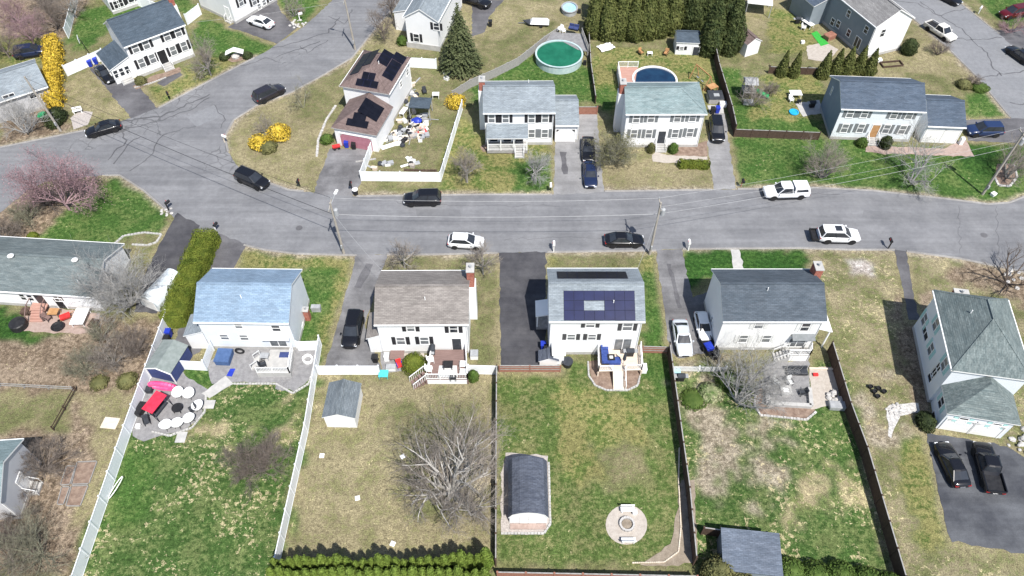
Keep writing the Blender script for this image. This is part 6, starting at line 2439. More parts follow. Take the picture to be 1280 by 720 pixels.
def spruce(name, label, px, h, Rr, seed):
    g = np.random.RandomState(seed)
    o = thing(name, label, 'tree', G(*px))
    P, N, Sz = [], [], []
    tiers = int(h / .34)
    for i in range(tiers):
        t = (i + .5) / tiers
        z = .3 + t * (h - .3)
        R0 = Rr * (1 - t) ** .9 + .08
        nb = max(5, int(R0 * 11))
        for b in range(nb):
            a = 2 * math.pi * (b + g.rand() * .8) / nb
            L_ = R0 * g.uniform(.72, 1.1)
            m = max(3, int(L_ * 13))
            s = g.rand(m) ** .6
            x = s * L_
            side = g.normal(0, .12, m) * (1.1 - s * .5)
            zz = z + .25 * s * .5 - .38 * s * s * L_ / max(R0, .2) + g.normal(0, .035, m)
            P.append(np.stack([np.cos(a) * x - np.sin(a) * side, np.sin(a) * x + np.cos(a) * side, zz], -1))
            N.append(np.tile([math.cos(a) * .35, math.sin(a) * .35, 1.], (m, 1)))
    P, N = np.concatenate(P), np.concatenate(N)
    Vv, F = quads_np(P, N, .17, .2, seed, .3, 0)
    mb = core_mesh(lambda t: Rr * .55 * (1 - t) + .02, h, 1)
    F2 = np.concatenate([F, np.array([tuple(i + len(Vv) for i in q) for q in mb.f if len(q) == 4])])
    link('crown', np_mesh('crown', np.concatenate([Vv, np.array(mb.v)]), F2, LF['spruce']), o)
    q = MB()
    q.tube((0, 0, -.1), (0, 0, h * .7), .2, .05, 7)
    q.build('trunk', BK['brown'], o)
    return o

# ---- big bare trees
bare_tree('large spreading grey bare tree in the middle of the dry lawn', (573, 626), 11.4, 5.5, 212, 'hero', dens=1.3, trunk=.15, rad=.3)
bare_tree('pinkish budding bare tree on the corner lawn above ranch house', (87, 262), 8.2, 5.4, 12, 'pink', dens=1.25, trunk=.15, buds=7000, budsize=.1)
bare_tree('large fan shaped bare tree in front of navy roofed house', (922, 503), 7.6, 5.0, 13, 'silver', stems=11, dens=1.0, rad=.2, up=.75)
bare_tree('silvery many stemmed bare tree beside the ranch house end wall', (163, 382), 7.8, 5.0, 14, 'silver', stems=14, dens=1.1, rad=.19, up=.55)
bare_tree('small grey bare street tree in front of warm grey roofed house', (506, 335), 4.6, 2.3, 15, 'grey', dens=.95, rad=.11)
bare_tree('small grey bare street tree beside the white hatchback', (604, 343), 4.8, 2.4, 16, 'grey', dens=.95, rad=.11)
bare_tree('grey bare tree right of porch house steps near the double drive', (670, 226), 4.8, 2.7, 17, 'silver', dens=1.0, rad=.13)
bare_tree('thin olive grey bare tree left of the porch house lawn', (584, 228), 5.6, 2.4, 18, 'grey', dens=1.1, rad=.12)
bare_tree('bushy brown bare tree left of grey green roofed house', (764, 206), 4.6, 2.8, 19, 'olive', stems=9, dens=1.3, rad=.14, buds=1500, budmat='olive', budsize=.13)
bare_tree('bushy grey bare tree left of blue grey house lawn', (1026, 222), 5.4, 3.0, 20, 'grey', stems=7, dens=1.15, rad=.15)
bare_tree('tall grey bare tree in front of blue grey house garage', (1138, 228), 7.4, 3.6, 21, 'silver', stems=4, dens=1.2, rad=.2, up=.8)
bare_tree('dark bare forked tree by the road above hip roofed house', (1258, 354), 4.4, 5.4, 22, 'dark', stems=5, dens=.75, rad=.2, up=.3)
bare_tree('grey bare tree inside the stone ring beside tall pale pole', (1258, 222), 6.0, 3.2, 23, 'grey', stems=6, dens=1.1, rad=.16, up=.7)
bare_tree('pale bare tree right of dark slate roofed colonial', (264, 94), 5.8, 2.9, 24, 'grey', dens=1.1, trunk=.25, rad=.14)
bare_tree('small bare sapling near dark purple suv', (379, 134), 4.2, 1.8, 25, 'olive', stems=4, dens=.8, rad=.1, up=.9)
bare_tree('bare tree beside the thin upper utility pole', (480, 50), 6.0, 2.2, 26, 'brown', dens=1.0, rad=.12)
bare_tree('bare tree at the top edge beside upper street', (491, 24), 5.5, 2.2, 27, 'brown', dens=1.0, rad=.12)
bare_tree('white barked bare tree in front of pale house at left edge', (34, 166), 7.8, 3.6, 28, 'silver', stems=8, dens=1.05, rad=.17, up=.7)
for i, (px, lab, k) in enumerate([((12, 72), 'brown bare tree at the top left nearest the left edge', 'brown'), ((44, 58), 'brown bare tree behind the dark blue car', 'pink'), ((72, 40), 'grey brown bare tree just above yellow hedge', 'brown'), ((28, 34), 'reddish bare tree in the top left thicket', 'pink'), ((60, 14), 'tall brown bare tree at top left edge', 'brown'), ((96, 22), 'grey bare tree beside uphill white fence', 'grey')]):
    bare_tree(lab, px, 5.0 + (i % 3) * .5, 3.8, 30 + i, k, dens=1.1, trunk=.2, rad=.13, group='bare trees in the top left thicket')
for i, (px, lab, h_, s_, k) in enumerate([((142, 455), 'grey bare shrub behind the vinyl fence, middle of the thicket', 3.0, 3.2, 'grey'), ((172, 440), 'brown bare shrub against the vinyl fence', 2.8, 2.8, 'brown'), ((108, 462), 'low olive bare shrub left of thicket', 2.2, 2.8, 'olive'),
                                        ((128, 425), 'grey brown bare shrub under ranch house patio', 2.4, 2.4, 'olive'), ((58, 588), 'brown bare shrub beside cottage house wall', 3.4, 3.2, 'brown'), ((52, 694), 'large grey bare shrub at the bottom left corner', 4.2, 4.6, 'olive'),
                                        ((14, 700), 'grey bare shrub at the very bottom left', 3.6, 3.4, 'brown'), ((30, 640), 'rusty bare shrub below the white side steps', 2.0, 2.4, 'brown'),
                                        ((8, 300), 'bare brush at the left edge above ranch roof', 2.4, 3.0, 'brown'), ((36, 276), 'tan bare brush along the left road bank', 2.2, 2.8, 'olive'), ((62, 256), 'brown bare brush under the pinkish tree', 2.0, 2.6, 'brown'),
                                        ((326, 588), 'round dark bare bush alone on the weedy lawn', 2.6, 4.0, 'brown'), ((1212, 106), 'small bare bush on tan bank by side street', 1.4, 1.8, 'brown'), ((1172, 68), 'small bare shrub beside the white gable', 2.0, 2.0, 'brown'),
                                        ((940, 132), 'grey bare tree by the play tower', 5.4, 2.3, 'grey'), ((368, 20), 'small bare tree on stone ring by upper street', 3.4, 1.7, 'grey'), ((960, 118), 'low bare brush along the cedar fence line', 1.5, 2.4, 'brown'), ((1262, 40), 'bare purple tree beside maroon suv', 3.2, 2.0, 'pink')]):
    bare_tree(lab, px, h_, s_, 50 + i, k, stems=12 if s_ > 2.5 else 7, dens=1.0 if i != 11 else 1.35, rad=.11, up=.25, name='bare_shrub', cat='shrub')
bare_tree('grey bare street shrub by forsythia on corner lawn', (332, 165), 3.0, 1.8, 71, 'grey', stems=6, dens=.8, rad=.08, name='bare_shrub', cat='shrub')

# ---- evergreens
spruce('spruce_tree', 'tall full spruce beside white gabled house', (576, 86), 11.0, 3.5, 81)
wall_spots = [(742, 44), (758, 47), (774, 45), (790, 48), (806, 46), (822, 44), (838, 40), (750, 26), (770, 24), (790, 25), (812, 24), (832, 22)]
labs = ['tall cedar at the left end of the dense evergreen wall', 'tall cedar second from left in front of evergreen wall', 'tall cedar behind lone white sheet in evergreen wall', 'tall cedar left of middle in front of evergreen wall', 'tall cedar right of middle in front of evergreen wall', 'tall cedar two left of the white shed', 'tall cedar directly behind the white shed']
for i, px in enumerate(wall_spots):
    lab = labs[i] if i < 7 else 'tall cedar in the back row of the evergreen wall'
    evergreen('cedar_tree', lab, px, 8.2, p_column(2.1), 90 + i % 4, 'arb', 3000, (.2, .38), key=('cedarw', i % 4), group='cedars in the evergreen wall', rz=i * 1.3, sc_=.88 + .05 * (i * 7 % 5))
for i, (px, lab) in enumerate([((862, 34), 'dark tall cedar just right of white shed, rear'), ((886, 66), 'dark tall cedar right of the white shed, nearest the camera'), ((910, 64), 'dark tall cedar at the right end beside brown shed'), ((878, 30), 'dark tall cedar behind the right end group'), ((902, 34), 'dark tall cedar at the back right end')]):
    evergreen('cedar_tree', lab, px, 10.0, p_column(2.3), 96 + i % 3, 'arb2', 3600, (.2, .38), key=('cedard', i % 3), group='dark cedars right of the shed', rz=i * 2.1)
for i, (px, lab) in enumerate([((976, 94), 'slim arborvitae standing alone, leftmost of two'), ((991, 95), 'slim arborvitae standing alone, right one of two'), ((1027, 96), 'leftmost arborvitae of the cluster behind blue grey house'), ((1042, 93), 'second arborvitae from left in the cluster by beige circle'), ((1056, 91), 'middle arborvitae of the cluster behind blue grey house'), ((1071, 90), 'second arborvitae from right in the cluster by grey wall'), ((1084, 93), 'rightmost arborvitae of the cluster below white gable')]):
    evergreen('arborvitae', lab, px, 4.6 - (i < 2) * .2, p_cone(1.25 - (i < 2) * .25), 101 + i % 3, 'arb', 1500, (.17, .26), key=('arbt', i % 3, i < 2), group='arborvitae beyond the blue grey house')
# bright arborvitae row along the bottom edge
for k in range(27):
    x = 352 + k * 9.85
    jig = rnd.uniform(-1.5, 1.5)
    evergreen('arborvitae', 'bright green arborvitae in the back row of the bottom hedge', (x, 717 - (k > 20) * (k - 20) * 1.5 + jig), 4.2, p_plump(.72), 110 + k % 4, 'bright', 1300, (.1, .16), key=('arbr', k % 4), group='bright arborvitae row at the bottom', rz=k * 1.1, sc_=.8 + rnd.random() * .34)
for k in range(25):
    x = 350 + k * 10.7
    evergreen('arborvitae', 'bright green arborvitae in the front row of the bottom hedge', (x, 733 + rnd.uniform(-2, 2)), 4.2, p_plump(.72), 110 + k % 4, 'bright', 1300, (.1, .16), key=('arbr', (k + 1) % 4), group='bright arborvitae front row at the bottom', rz=k * 1.9, sc_=.9 + rnd.random() * .25)
# hedges
hedge('hedge', 'long yellow green clipped hedge between two black driveways', [(263, 301), (249, 333), (234, 368), (221, 408)], 2.7, 2.0, 120, 'hedge', 520, (.085, .11), lump=.12)
hedge('hedge', 'short clipped green hedge beside the tan paver walk', [(849, 208), (884, 209)], 1.1, .9, 121, 'hedge')
hedge('forsythia_hedge', 'long bright yellow forsythia hedge by the dark blue car', [(70, 60), (71, 92), (69, 118), (72, 136)], 1.9, 2.4, 122, 'yellow', 170, (.15, .18), lump=.5)
shrub('forsythia', 'yellow forsythia bush at the right of three on corner lawn', (350, 170), 1.7, 1.7, 123, 'yellow', size=(.16, .16))
shrub('forsythia', 'yellow forsythia bush at the left of three on corner lawn', (325, 182), 1.5, 1.6, 124, 'yellow', size=(.16, .16))
shrub('round_shrub', 'round olive green shrub in front of yellow forsythia', (336, 187), 1.25, 1.1, 125, 'olive')
shrub('forsythia', 'yellow forsythia bush at the fence corner by cluttered yard', (570, 132), 1.5, 1.8, 126, 'yellow', size=(.16, .16))
shrub('round_shrub', 'round green shrub beside the mauve garage door', (409, 177), .95, 1.1, 127, 'shrub')
shrub('round_shrub', 'large round yellow green shrub left of red brown deck', (519, 460), 1.35, 2.1, 128, 'hedge', size=(.11, .11))
shrub('round_shrub', 'upright green shrub by the vinyl fence right of red brown deck', (592, 474), .62, 1.5, 129, 'shrub')
shrub('round_shrub', 'green conical shrub left of the front steps by tan walk', (813, 190), .55, 1.6, 130, 'olive')
shrub('round_shrub', 'green conical shrub right of the front steps by tan walk', (841, 190), .7, 1.5, 131, 'shrub')
shrub('round_shrub', 'round green shrub left of cedar coloured front door', (1076, 182), .8, 1.3, 132, 'shrub')
shrub('round_shrub', 'dark upright shrub right of cedar coloured front door', (1105, 184), .85, 1.9, 133, 'dark')
shrub('round_shrub', 'dark shrub at the bottom corner of the white gable wall', (1134, 66), 1.3, 2.4, 134, 'dark')
shrub('round_shrub', 'dark evergreen shrub at the end of yellow hedge', (72, 152), 1.4, 2.0, 135, 'dark', sy=1.5)
shrub('round_shrub', 'dark evergreen shrub at shaded corner of hip roofed house', (1155, 530), .95, 1.3, 136, 'dark', sy=1.3)
shrub('round_shrub', 'dark shrub left of the small stone pile by upper street', (281, 74), .8, 1.0, 137, 'dark')
shrub('round_shrub', 'dark shrub right of the small stone pile by upper street', (310, 72), .8, 1.0, 138, 'dark')
shrub('round_shrub', 'round shrub at front corner of dark slate roofed colonial', (177, 104), .9, 1.1, 139, 'olive')
shrub('round_shrub', 'green shrub at left corner of white gabled house', (503, 55), .9, 1.4, 140, 'shrub')
shrub('round_shrub', 'low green bush on the bank above the bright corner lawn', (1224, 112), 1.4, .9, 141, 'shrub', sy=.8)
shrub('round_shrub', 'low green bush left of the bank bush by side street', (1204, 108), 1.2, 1.0, 142, 'olive')
shrub('variegated_shrub', 'pale variegated shrub left of the fan shaped tree', (887, 492), 1.3, .9, 143, 'pach', size=(.16, .16))
shrub('round_shrub', 'dark green shrub at the foot of the fan shaped tree', (908, 478), 1.3, 1.0, 144, 'shrub')
shrub('round_shrub', 'low green bush in weedy yard behind the picket fence', (866, 500), 1.4, .5, 145, 'shrub')
shrub('round_shrub', 'small yellow green bush at the corner of ranch lawn', (42, 297), .7, .7, 146, 'hedge')
shrub('round_shrub', 'small green bush at thicket edge beside vinyl fence', (160, 478), 1.1, .9, 147, 'olive')
shrub('round_shrub', 'small green bush at thicket edge further left', (125, 480), 1.0, .7, 148, 'olive')
for i, (px, lab, r_, h_) in enumerate([((896, 722), 'olive evergreen bush overlapping the steel blue shed roof', 1.7, 2.6), ((920, 738), 'olive evergreen bush at the bottom edge under steel blue shed', 1.6, 2.4), ((985, 722), 'evergreen bush right of the steel blue shed', 1.6, 2.2), ((1015, 728), 'evergreen bush left of centre in the bottom shrub row', 1.6, 2.2), ((1048, 726), 'evergreen bush in the middle of bottom shrub row', 1.6, 2.0), ((1080, 732), 'evergreen bush near right end of bottom shrub row', 1.5, 2.0), ((1108, 738), 'evergreen bush at right end by the dark fence', 1.4, 1.9)]):
    shrub('evergreen_shrub', lab, px, r_, h_, 150 + i, 'olive' if i < 2 else 'shrub', size=(.15, .17), n=2600)
# ================================================================ small things
def at(px, z=0.0):
    return G(px[0], px[1], z)

def wheelie_bin(px, mt, label, rz=0, z=.03):
    o = thing('wheelie_bin', label, 'bin', at(px) + Vector((0, 0, z)), rz)
    mb = MB()
    mb.rbox(0, 0, .06, .48, .5, .9, 0, 0, 1.2)
    mb.build('bin_body', M[mt], o)
    q = MB()
    q.rbox(0, .02, .965, .64, .68, .07, 0, 0, .9)
    q.build('lid', M[mt], o)
    for s in (-1, 1):
        w_ = MB()
        w_.tube((s * .26 - .03, .26, .1), (s * .26 + .03, .26, .1), .1, n=10)
        w_.build('wheel', M['rubber'], o)
    return o

def mailbox(px, label, post='white', box='white', rz=0, rocks=False):
    o = thing('mailbox', label, 'mailbox', at(px), rz)
    mb = MB()
    mb.box(-.06, -.06, 0, .06, .06, 1.1)
    mb.box(-.05, -.5, .98, .05, .06, 1.06)
    mb.build('post', M[post], o)
    q = MB()
    n = 8
    prof = [(-.15, 1.1), (.15, 1.1), (.15, 1.26)] + [(.15 * math.cos(k * math.pi / n), 1.26 + .14 * math.sin(k * math.pi / n)) for k in range(1, n)] + [(-.15, 1.26)]
    m = len(prof)
    q.add([(x, -.62, z) for x, z in prof] + [(x, .05, z) for x, z in prof], [(i, (i + 1) % m, m + (i + 1) % m, m + i) for i in range(m)] + [tuple(range(m))[::-1], tuple(range(m, 2 * m))])
    q.build('box', M[box], o)
    f = MB()
    f.box(.155, -.3, 1.2, .175, -.24, 1.5)
    f.build('flag', M['redp'], o)
    return o

def rocks(px, label, n, R_, size, mt='stone', seed=0, name='rock_pile', cat='rocks', h=.4):
    r = random.Random(seed)
    o = thing(name, label, cat, at(px))
    for i in range(n):
        a, d = r.random() * 6.28, R_ * math.sqrt(r.random())
        s = size * r.uniform(.6, 1.3)
        mb = MB()
        mb.lathe([(s * .7, -s * .2), (s, s * .15), (s * .8, s * .55), (s * .3, s * .75)], n=7)
        mb.v = [(x * r.uniform(.85, 1.15), y * r.uniform(.8, 1.15), z) for x, y, z in mb.v]
        mb.build('stone', M[mt], o, (math.cos(a) * d, math.sin(a) * d, max(0, h * (1 - d / R_)) * r.random()), r.random() * 6)
    return o

def chair(px, mt, label, rz=0, z=.03, name='patio_chair', lm='dark', group=None):
    o = thing(name, label, 'chair', at(px, z), rz, group)
    mb = MB()
    mb.box(-.3, -.3, .36, .3, .3, .46)
    mb.build('seat', M[mt], o)
    q = MB()
    q.add([(-.3, .24, .46), (.3, .24, .46), (.3, .34, .46), (-.3, .34, .46), (-.28, .4, .98), (.28, .4, .98), (.28, .48, .98), (-.28, .48, .98)], [(0, 1, 5, 4), (1, 2, 6, 5), (2, 3, 7, 6), (3, 0, 4, 7), (4, 5, 6, 7), (3, 2, 1, 0)])
    q.build('backrest', M[mt], o)
    for sx in (-.27, .27):
        for sy in (-.27, .27):
            l_ = MB()
            l_.box(sx - .025, sy - .025, 0, sx + .025, sy + .025, .36)
            l_.build('leg', M[lm], o)
        a = MB()
        a.box(sx - .035, -.28, .6, sx + .035, .3, .65)
        a.box(sx - .02, -.27, .46, sx + .02, -.23, .6)
        a.build('armrest', M[lm if mt != 'white' else mt], o)
    return o

def round_chair(px, label, rz, group):
    o = thing('egg_chair', label, 'chair', at(px, .03), rz, group)
    mb = MB()
    mb.lathe([(.1, .42), (.38, .47), (.56, .62), (.62, .78), (.57, .78), (.5, .65), (.3, .55), (.05, .53)], n=16)
    mb.v = [(x, y, z + (.35 * max(0, y) if z > .5 else 0)) for x, y, z in mb.v]
    mb.build('shell_seat', M['white'], o, smooth=True)
    for k in range(4):
        a = k * math.pi / 2 + .78
        q = MB()
        q.tube((math.cos(a) * .2, math.sin(a) * .2, .45), (math.cos(a) * .42, math.sin(a) * .42, 0), .025, n=5)
        q.build('leg', M['dark'], o)
    return o

def table(px, label, mt, w=1.2, d=.8, h=.72, z=.03, rz=0, round_=False, lm=None, name='table'):
    o = thing(name, label, 'table', at(px, z), rz)
    mb = MB()
    if round_:
        mb.lathe([(w / 2, h - .05), (w / 2, h)], n=20)
    else:
        mb.box(-w / 2, -d / 2, h - .05, w / 2, d / 2, h)
    mb.build('tabletop', M[mt], o)
    for sx in (-1, 1):
        for sy in (-1, 1):
            k = .6 if round_ else .85
            q = MB()
            x, y = sx * w / 2 * k, sy * (w if round_ else d) / 2 * k
            q.box(x - .03, y - .03, 0, x + .03, y + .03, h - .05)
            q.build('leg', M[lm or mt], o)
    return o

def fire_table(px, label, mt, z=.03, rz=0, w=.95):
    o = thing('fire_table', label, 'fire table', at(px, z), rz)
    mb = MB()
    mb.rbox(0, 0, 0, w * .8, w * .8, .5)
    mb.build('base', M[mt], o)
    q = MB()
    a, b = w / 2, w * .24
    for x0, y0, x1, y1 in ((-a, -a, a, -b), (-a, b, a, a), (-a, -b, -b, b), (b, -b, a, b)):
        q.box(x0, y0, .5, x1, y1, .58)
    q.build('rim', M[mt], o)
    g = MB()
    g.rbox(0, 0, .501, b * 1.95, b * 1.95, .05)
    g.build('burner', M['white'], o)
    return o

def grill(px, label, z=.03, rz=0):
    o = thing('barbecue_grill', label, 'grill', at(px, z), rz)
    mb = MB()
    mb.box(-.35, -.25, .1, .35, .25, .8)
    mb.build('cabinet', M['dark'], o)
    q = MB()
    n = 8
    vs = []
    for x in (-.4, .4):
        vs += [(x, .3 * math.cos(math.pi * k / n), .82 + .3 * math.sin(math.pi * k / n)) for k in range(n + 1)]
    m = n + 1
    q.add(vs, [(k, k + 1, m + k + 1, m + k)[::-1] for k in range(n)] + [tuple(range(m)), tuple(range(m, 2 * m))[::-1], (0, n, m + n, m)])
    q.build('lid', M['charcoal'], o)
    for s in (-1, 1):
        t = MB()
        t.box(min(s * .42, s * .75), -.25, .8, max(s * .42, s * .75), .25, .83)
        t.build('side_shelf', M['greypl'], o)
    return o

def box_item(name, label, cat, px, dims, mt, z=.03, rz=0, lid=None, group=None):
    """lidded chest, crate or tub: walls, inset lid"""
    w, d, h = dims
    o = thing(name, label, cat, at(px, z), rz, group)
    mb = MB()
    mb.rbox(0, 0, 0, w, d, h * .86, 0, 0, 1.04)
    mb.build('body', M[mt], o)
    q = MB()
    q.rbox(0, 0, h * .865, w * 1.1, d * 1.1, h * .135, 0, 0, .92)
    q.build('lid', M[lid or mt], o)
    return o

def sofa(px, label, mt, L_=1.9, z=.03, rz=0, corner=0, fm='dark'):
    o = thing('outdoor_sofa', label, 'sofa', at(px, z), rz)
    mb = MB()
    mb.box(-L_ / 2, -.4, .08, L_ / 2, .4, .3)
    mb.build('base', M[fm], o)
    n = max(1, round(L_ / .75))
    for i in range(n):
        q = MB()
        a, b = -L_ / 2 + i * L_ / n, -L_ / 2 + (i + 1) * L_ / n
        q.box(a + .02, -.42, .305, b - .02, .22, .45)
        q.build('cushion', M[mt], o)
        q = MB()
        q.box(a + .03, .225, .31, b - .03, .4, .8)
        q.build('back_cushion', M[mt], o)
    if corner:
        q = MB()
        x0, x1 = (L_ / 2 - .8, L_ / 2) if corner > 0 else (-L_ / 2, -L_ / 2 + .8)
        q.box(x0, -1.6, .08, x1, -.41, .45)
        q.build('chaise', M[mt], o)
    return o

# --- solar house
sofa((755.5, 444), 'blue corner sofa along the left rail of pale deck', 'blue_cush', 2.6, .95, R(90), corner=-1)
fire_table((763.5, 450), 'small square fire table beside the blue corner sofa', 'dark', .95, w=.75)
grill((787, 444), 'black barbecue grill on the pale deck near house wall', .95)
u_ = thing('patio_umbrella', 'folded grey patio umbrella at the head of deck ramp', 'umbrella', at((779, 456), .95))
mb = MB()
mb.tube((0, 0, 0), (0, 0, 2.3), .03, n=6)
mb.build('pole', M['greypl'], u_)
mb = MB()
mb.lathe([(.12, .9), (.2, 1.1), (.16, 1.7), (.05, 2.35)], n=8)
mb.build('canopy', M['charcoal'], u_)
box_item('storage_box', 'white box hanging outside the right deck rail', 'box', (804.5, 463), (.5, .8, .8), 'white')
t = thing('round_tub', 'round black covered tub by the red brown slatted fence', 'tub', at((709, 456)))
mb = MB()
mb.lathe([(.5, 0), (.56, .7)], n=20)
mb.build('body', M['dark'], t)
mb = MB()
mb.lathe([(.6, .705), (.58, .76), (.1, .8)], n=20)
mb.build('lid', M['charcoal'], t)
wheelie_bin((679, 436), 'blue', 'blue bin beside the side entry of solar house')
wheelie_bin((683, 440), 'dark', 'black bin in front of blue bin at solar house')
k_ = shed_from((673, 452), (699, 452), (699, 438), 1.0, 'storage_shed', 'low dark roofed storage shed behind red brown slatted fence', RM['char'], M['white'], .5)
q = thing('fire_pit', 'round stone fire pit at the centre of tan circle', 'fire pit', at((783.5, 656)))
for i in range(14):
    a = i * 2 * math.pi / 14
    mb = MB()
    mb.rbox(0, 0, 0, .28, .2, .3, 0, 0, .93)
    mb.build('stone', M['stone'], q, (math.cos(a) * .62, math.sin(a) * .62, .03), a + math.pi / 2)
mb = MB()
mb.lathe([(.5, .03), (.48, .12), (.1, .16)], n=14)
mb.build('ash', M['soil'], q)

def bench(px, label, rz=0, mt='white'):
    o = thing('garden_bench', label, 'bench', at(px, .03), rz)
    for k in range(3):
        mb = MB()
        mb.box(-.65, -.2 + k * .15, .4, .65, -.07 + k * .15, .45)
        mb.build('seat_slat', M[mt], o)
    for s in (-.5, .5):
        mb = MB()
        mb.box(s - .05, -.2, 0, s + .05, .22, .4)
        mb.build('leg', M[mt], o)
    for k in range(2):
        mb = MB()
        mb.box(-.65, .25, .55 + k * .18, .65, .29, .68 + k * .18)
        mb.build('backrest', M[mt], o)
    return o
bench((784, 639), 'white bench on the far side of the fire pit', 0)
bench((785, 677), 'white bench on the near side of the fire pit', math.pi)
box_item('stump_box', 'small white box beside far bench at the fire pit', 'box', (793, 641), (.4, .4, .4), 'white')

# --- warm grey roofed house
rg = MB()
P = GP([(549, 457), (571, 457), (572, 472), (547, 472)], .9)
rg.sheet([(p.x, p.y) for p in P], .912)
tag(rg.build('rug', M['shut_lt']), 'pale grey rug on the red brown deck', 'rug')
table((560.5, 459), 'black table standing on the pale grey deck rug', 'dark', 1.0, .9, .6, .92)
for i, (px, rz, lab) in enumerate([((539, 452), 1.8, 'white chair by left rail of the red brown deck, farther'), ((537, 464), 1.5, 'white chair by left rail of the red brown deck, nearer'), ((578.5, 458), -1.6, 'white chair at right rail of the red brown deck, farther'), ((578.5, 468), -1.6, 'white chair at right rail of the red brown deck, nearer')]):
    chair(px, 'white', lab, rz, .92, lm='white')
chair((567, 474), 'charcoal', 'dark chair at the front rail of red brown deck', math.pi, .92)
grill((541, 441), 'black covered grill in the corner of red brown deck', .92, R(90))
table((497, 446), 'low brown play table on the small patio by round shrub', 'wood_deck', 1.5, 1.3, .5)
box_item('toy_box', 'white toy kitchen on the small patio', 'toy', (484, 449), (.5, .6, .9), 'white')
box_item('toy_box', 'white and grey toy bench on the small patio', 'toy', (489, 461), (1.0, .6, .5), 'white', lid='greypl')
table((480, 470), 'teal plastic picnic table at lawn edge', 'teal', 1.0, .9, .5)
chair((500, 459), 'redp', 'red plastic toy chair beside teal table', .4, lm='blue')
wheelie_bin((470, 452), 'dark', 'black bin at the end of driveway by white fence')
ac = box_item('air_conditioner', 'white air conditioner unit right of the red brown deck', 'air conditioner', (593, 446), (.8, .8, .8), 'white', lid='greypl')
for i, (px, lab) in enumerate([((402.5, 570), 'small white lawn marker left of bare tree'), ((503.5, 571), 'small white lawn marker just left of the large bare tree'), ((491, 680), 'white lawn marker close to bright arborvitae shadow'), ((447, 623), 'tilted white scrap in the middle of the dry lawn')]):
    box_item('utility_cover', lab, 'cover', px, (.42, .42, .1), 'white', 0, i * .6)

# --- blue roofed house
t = thing('garden_tent', 'grey green roofed tent with navy canvas sides beside the vinyl fence', 'tent', at((206, 474)), R(-14))
mb = MB()
mb.add([(-1.4, -.1, 0), (1.4, -.1, 0), (1.4, 3.4, 0), (-1.4, 3.4, 0), (-1.4, -.1, 1.9), (1.4, -.1, 1.9), (1.4, 3.4, 1.9), (-1.4, 3.4, 1.9), (0, -.1, 2.4), (0, 3.4, 2.4)], [(0, 1, 5, 8, 4), (1, 2, 6, 5), (2, 3, 7, 9, 6), (3, 0, 4, 7)])
mb.build('canvas_side', M['navy'], t)
mb = MB()
mb.add([(-1.5, -.2, 1.93), (0, -.2, 2.45), (1.5, -.2, 1.93), (1.5, 3.5, 1.93), (0, 3.5, 2.45), (-1.5, 3.5, 1.93), (-1.5, -.2, 1.88), (0, -.2, 2.4), (1.5, -.2, 1.88), (1.5, 3.5, 1.88), (0, 3.5, 2.4), (-1.5, 3.5, 1.88)],
       [(0, 1, 4, 5), (1, 2, 3, 4), (11, 10, 7, 6), (10, 9, 8, 7), (0, 6, 7, 1), (1, 7, 8, 2), (2, 8, 9, 3), (3, 9, 10, 4), (4, 10, 11, 5), (5, 11, 6, 0)])
mb.build('roof', M['greygreen'], t)
for a, b in (((-1.45, -.17, 0), (-1.45, -.17, 1.85)), ((1.45, -.17, 0), (1.45, -.17, 1.85)), ((-1.45, -.23, 1.86), (0, -.23, 2.4)), ((1.45, -.23, 1.86), (0, -.23, 2.4))):
    mb = MB()
    mb.beam(a, b, .1, .1)
    mb.build('frame_bar', M['white'], t)
mb = MB()
for k in range(20):
    a, b = math.pi * 2 * k / 20, math.pi * 2 * (k + 1) / 20
    mb.tube((1.35 * math.cos(a), 0, .7 + .45 * math.sin(a)), (1.35 * math.cos(b), 0, .7 + .45 * math.sin(b)), .26, .26, 8)
tag(mb.build('pool_float', M['pink'], None, at((206, 487)), R(-8)), 'bright pink inflatable float propped in front of navy tent', 'float')
t = thing('garden_swing', 'garden swing with red canopy on the round patio', 'swing seat', at((201, 514), .03), R(68))
mb = MB()
mb.add([(-1.15, -.6, 1.75), (1.15, -.6, 1.75), (1.15, .6, 1.95), (-1.15, .6, 1.95), (-1.15, -.6, 1.69), (1.15, -.6, 1.69), (1.15, .6, 1.89), (-1.15, .6, 1.89)], [(0, 1, 2, 3), (7, 6, 5, 4), (0, 4, 5, 1), (1, 5, 6, 2), (2, 6, 7, 3), (3, 7, 4, 0)])
mb.build('canopy', M['red'], t)
mb = MB()
mb.box(-.9, -.3, .42, .9, .25, .52)
mb.build('seat', M['charcoal'], t)
mb = MB()
mb.box(-.9, .26, .5, .9, .34, 1.05)
mb.build('backrest', M['charcoal'], t)
for s in (-1.05, 1.05):
    mb = MB()
    mb.beam((s, -.7, 0), (s, 0, 1.8), .06, .06)
    mb.beam((s, .7, 0), (s, .02, 1.8), .06, .06)
    mb.build('frame', M['dark'], t)
for i, (px, rz, lab) in enumerate([((225, 495), 0, 'white round chair nearest the pink float'), ((238.5, 496), -.3, 'white round chair at the back of the patio circle, right'), ((249.5, 511), -1.2, 'white round chair at the right rim of round patio'), ((239, 527), -2.2, 'white round chair at the lower right of round patio'), ((224, 533), 3.1, 'white round chair at the bottom of round patio'), ((210, 535), 2.5, 'white round chair at the lower left of round patio')]):
    round_chair(px, lab, rz, 'white round chairs on the patio')
table((223.5, 513), 'round black table among white round chairs', 'dark', 1.1, 1.1, .6, round_=True)
chair((242, 514), 'charcoal', 'dark chair between white round chairs', -.8)
box_item('cooler_box', 'black deck box against the vinyl fence', 'box', (177.5, 514), (.7, 1.4, .7), 'dark', rz=R(-14))
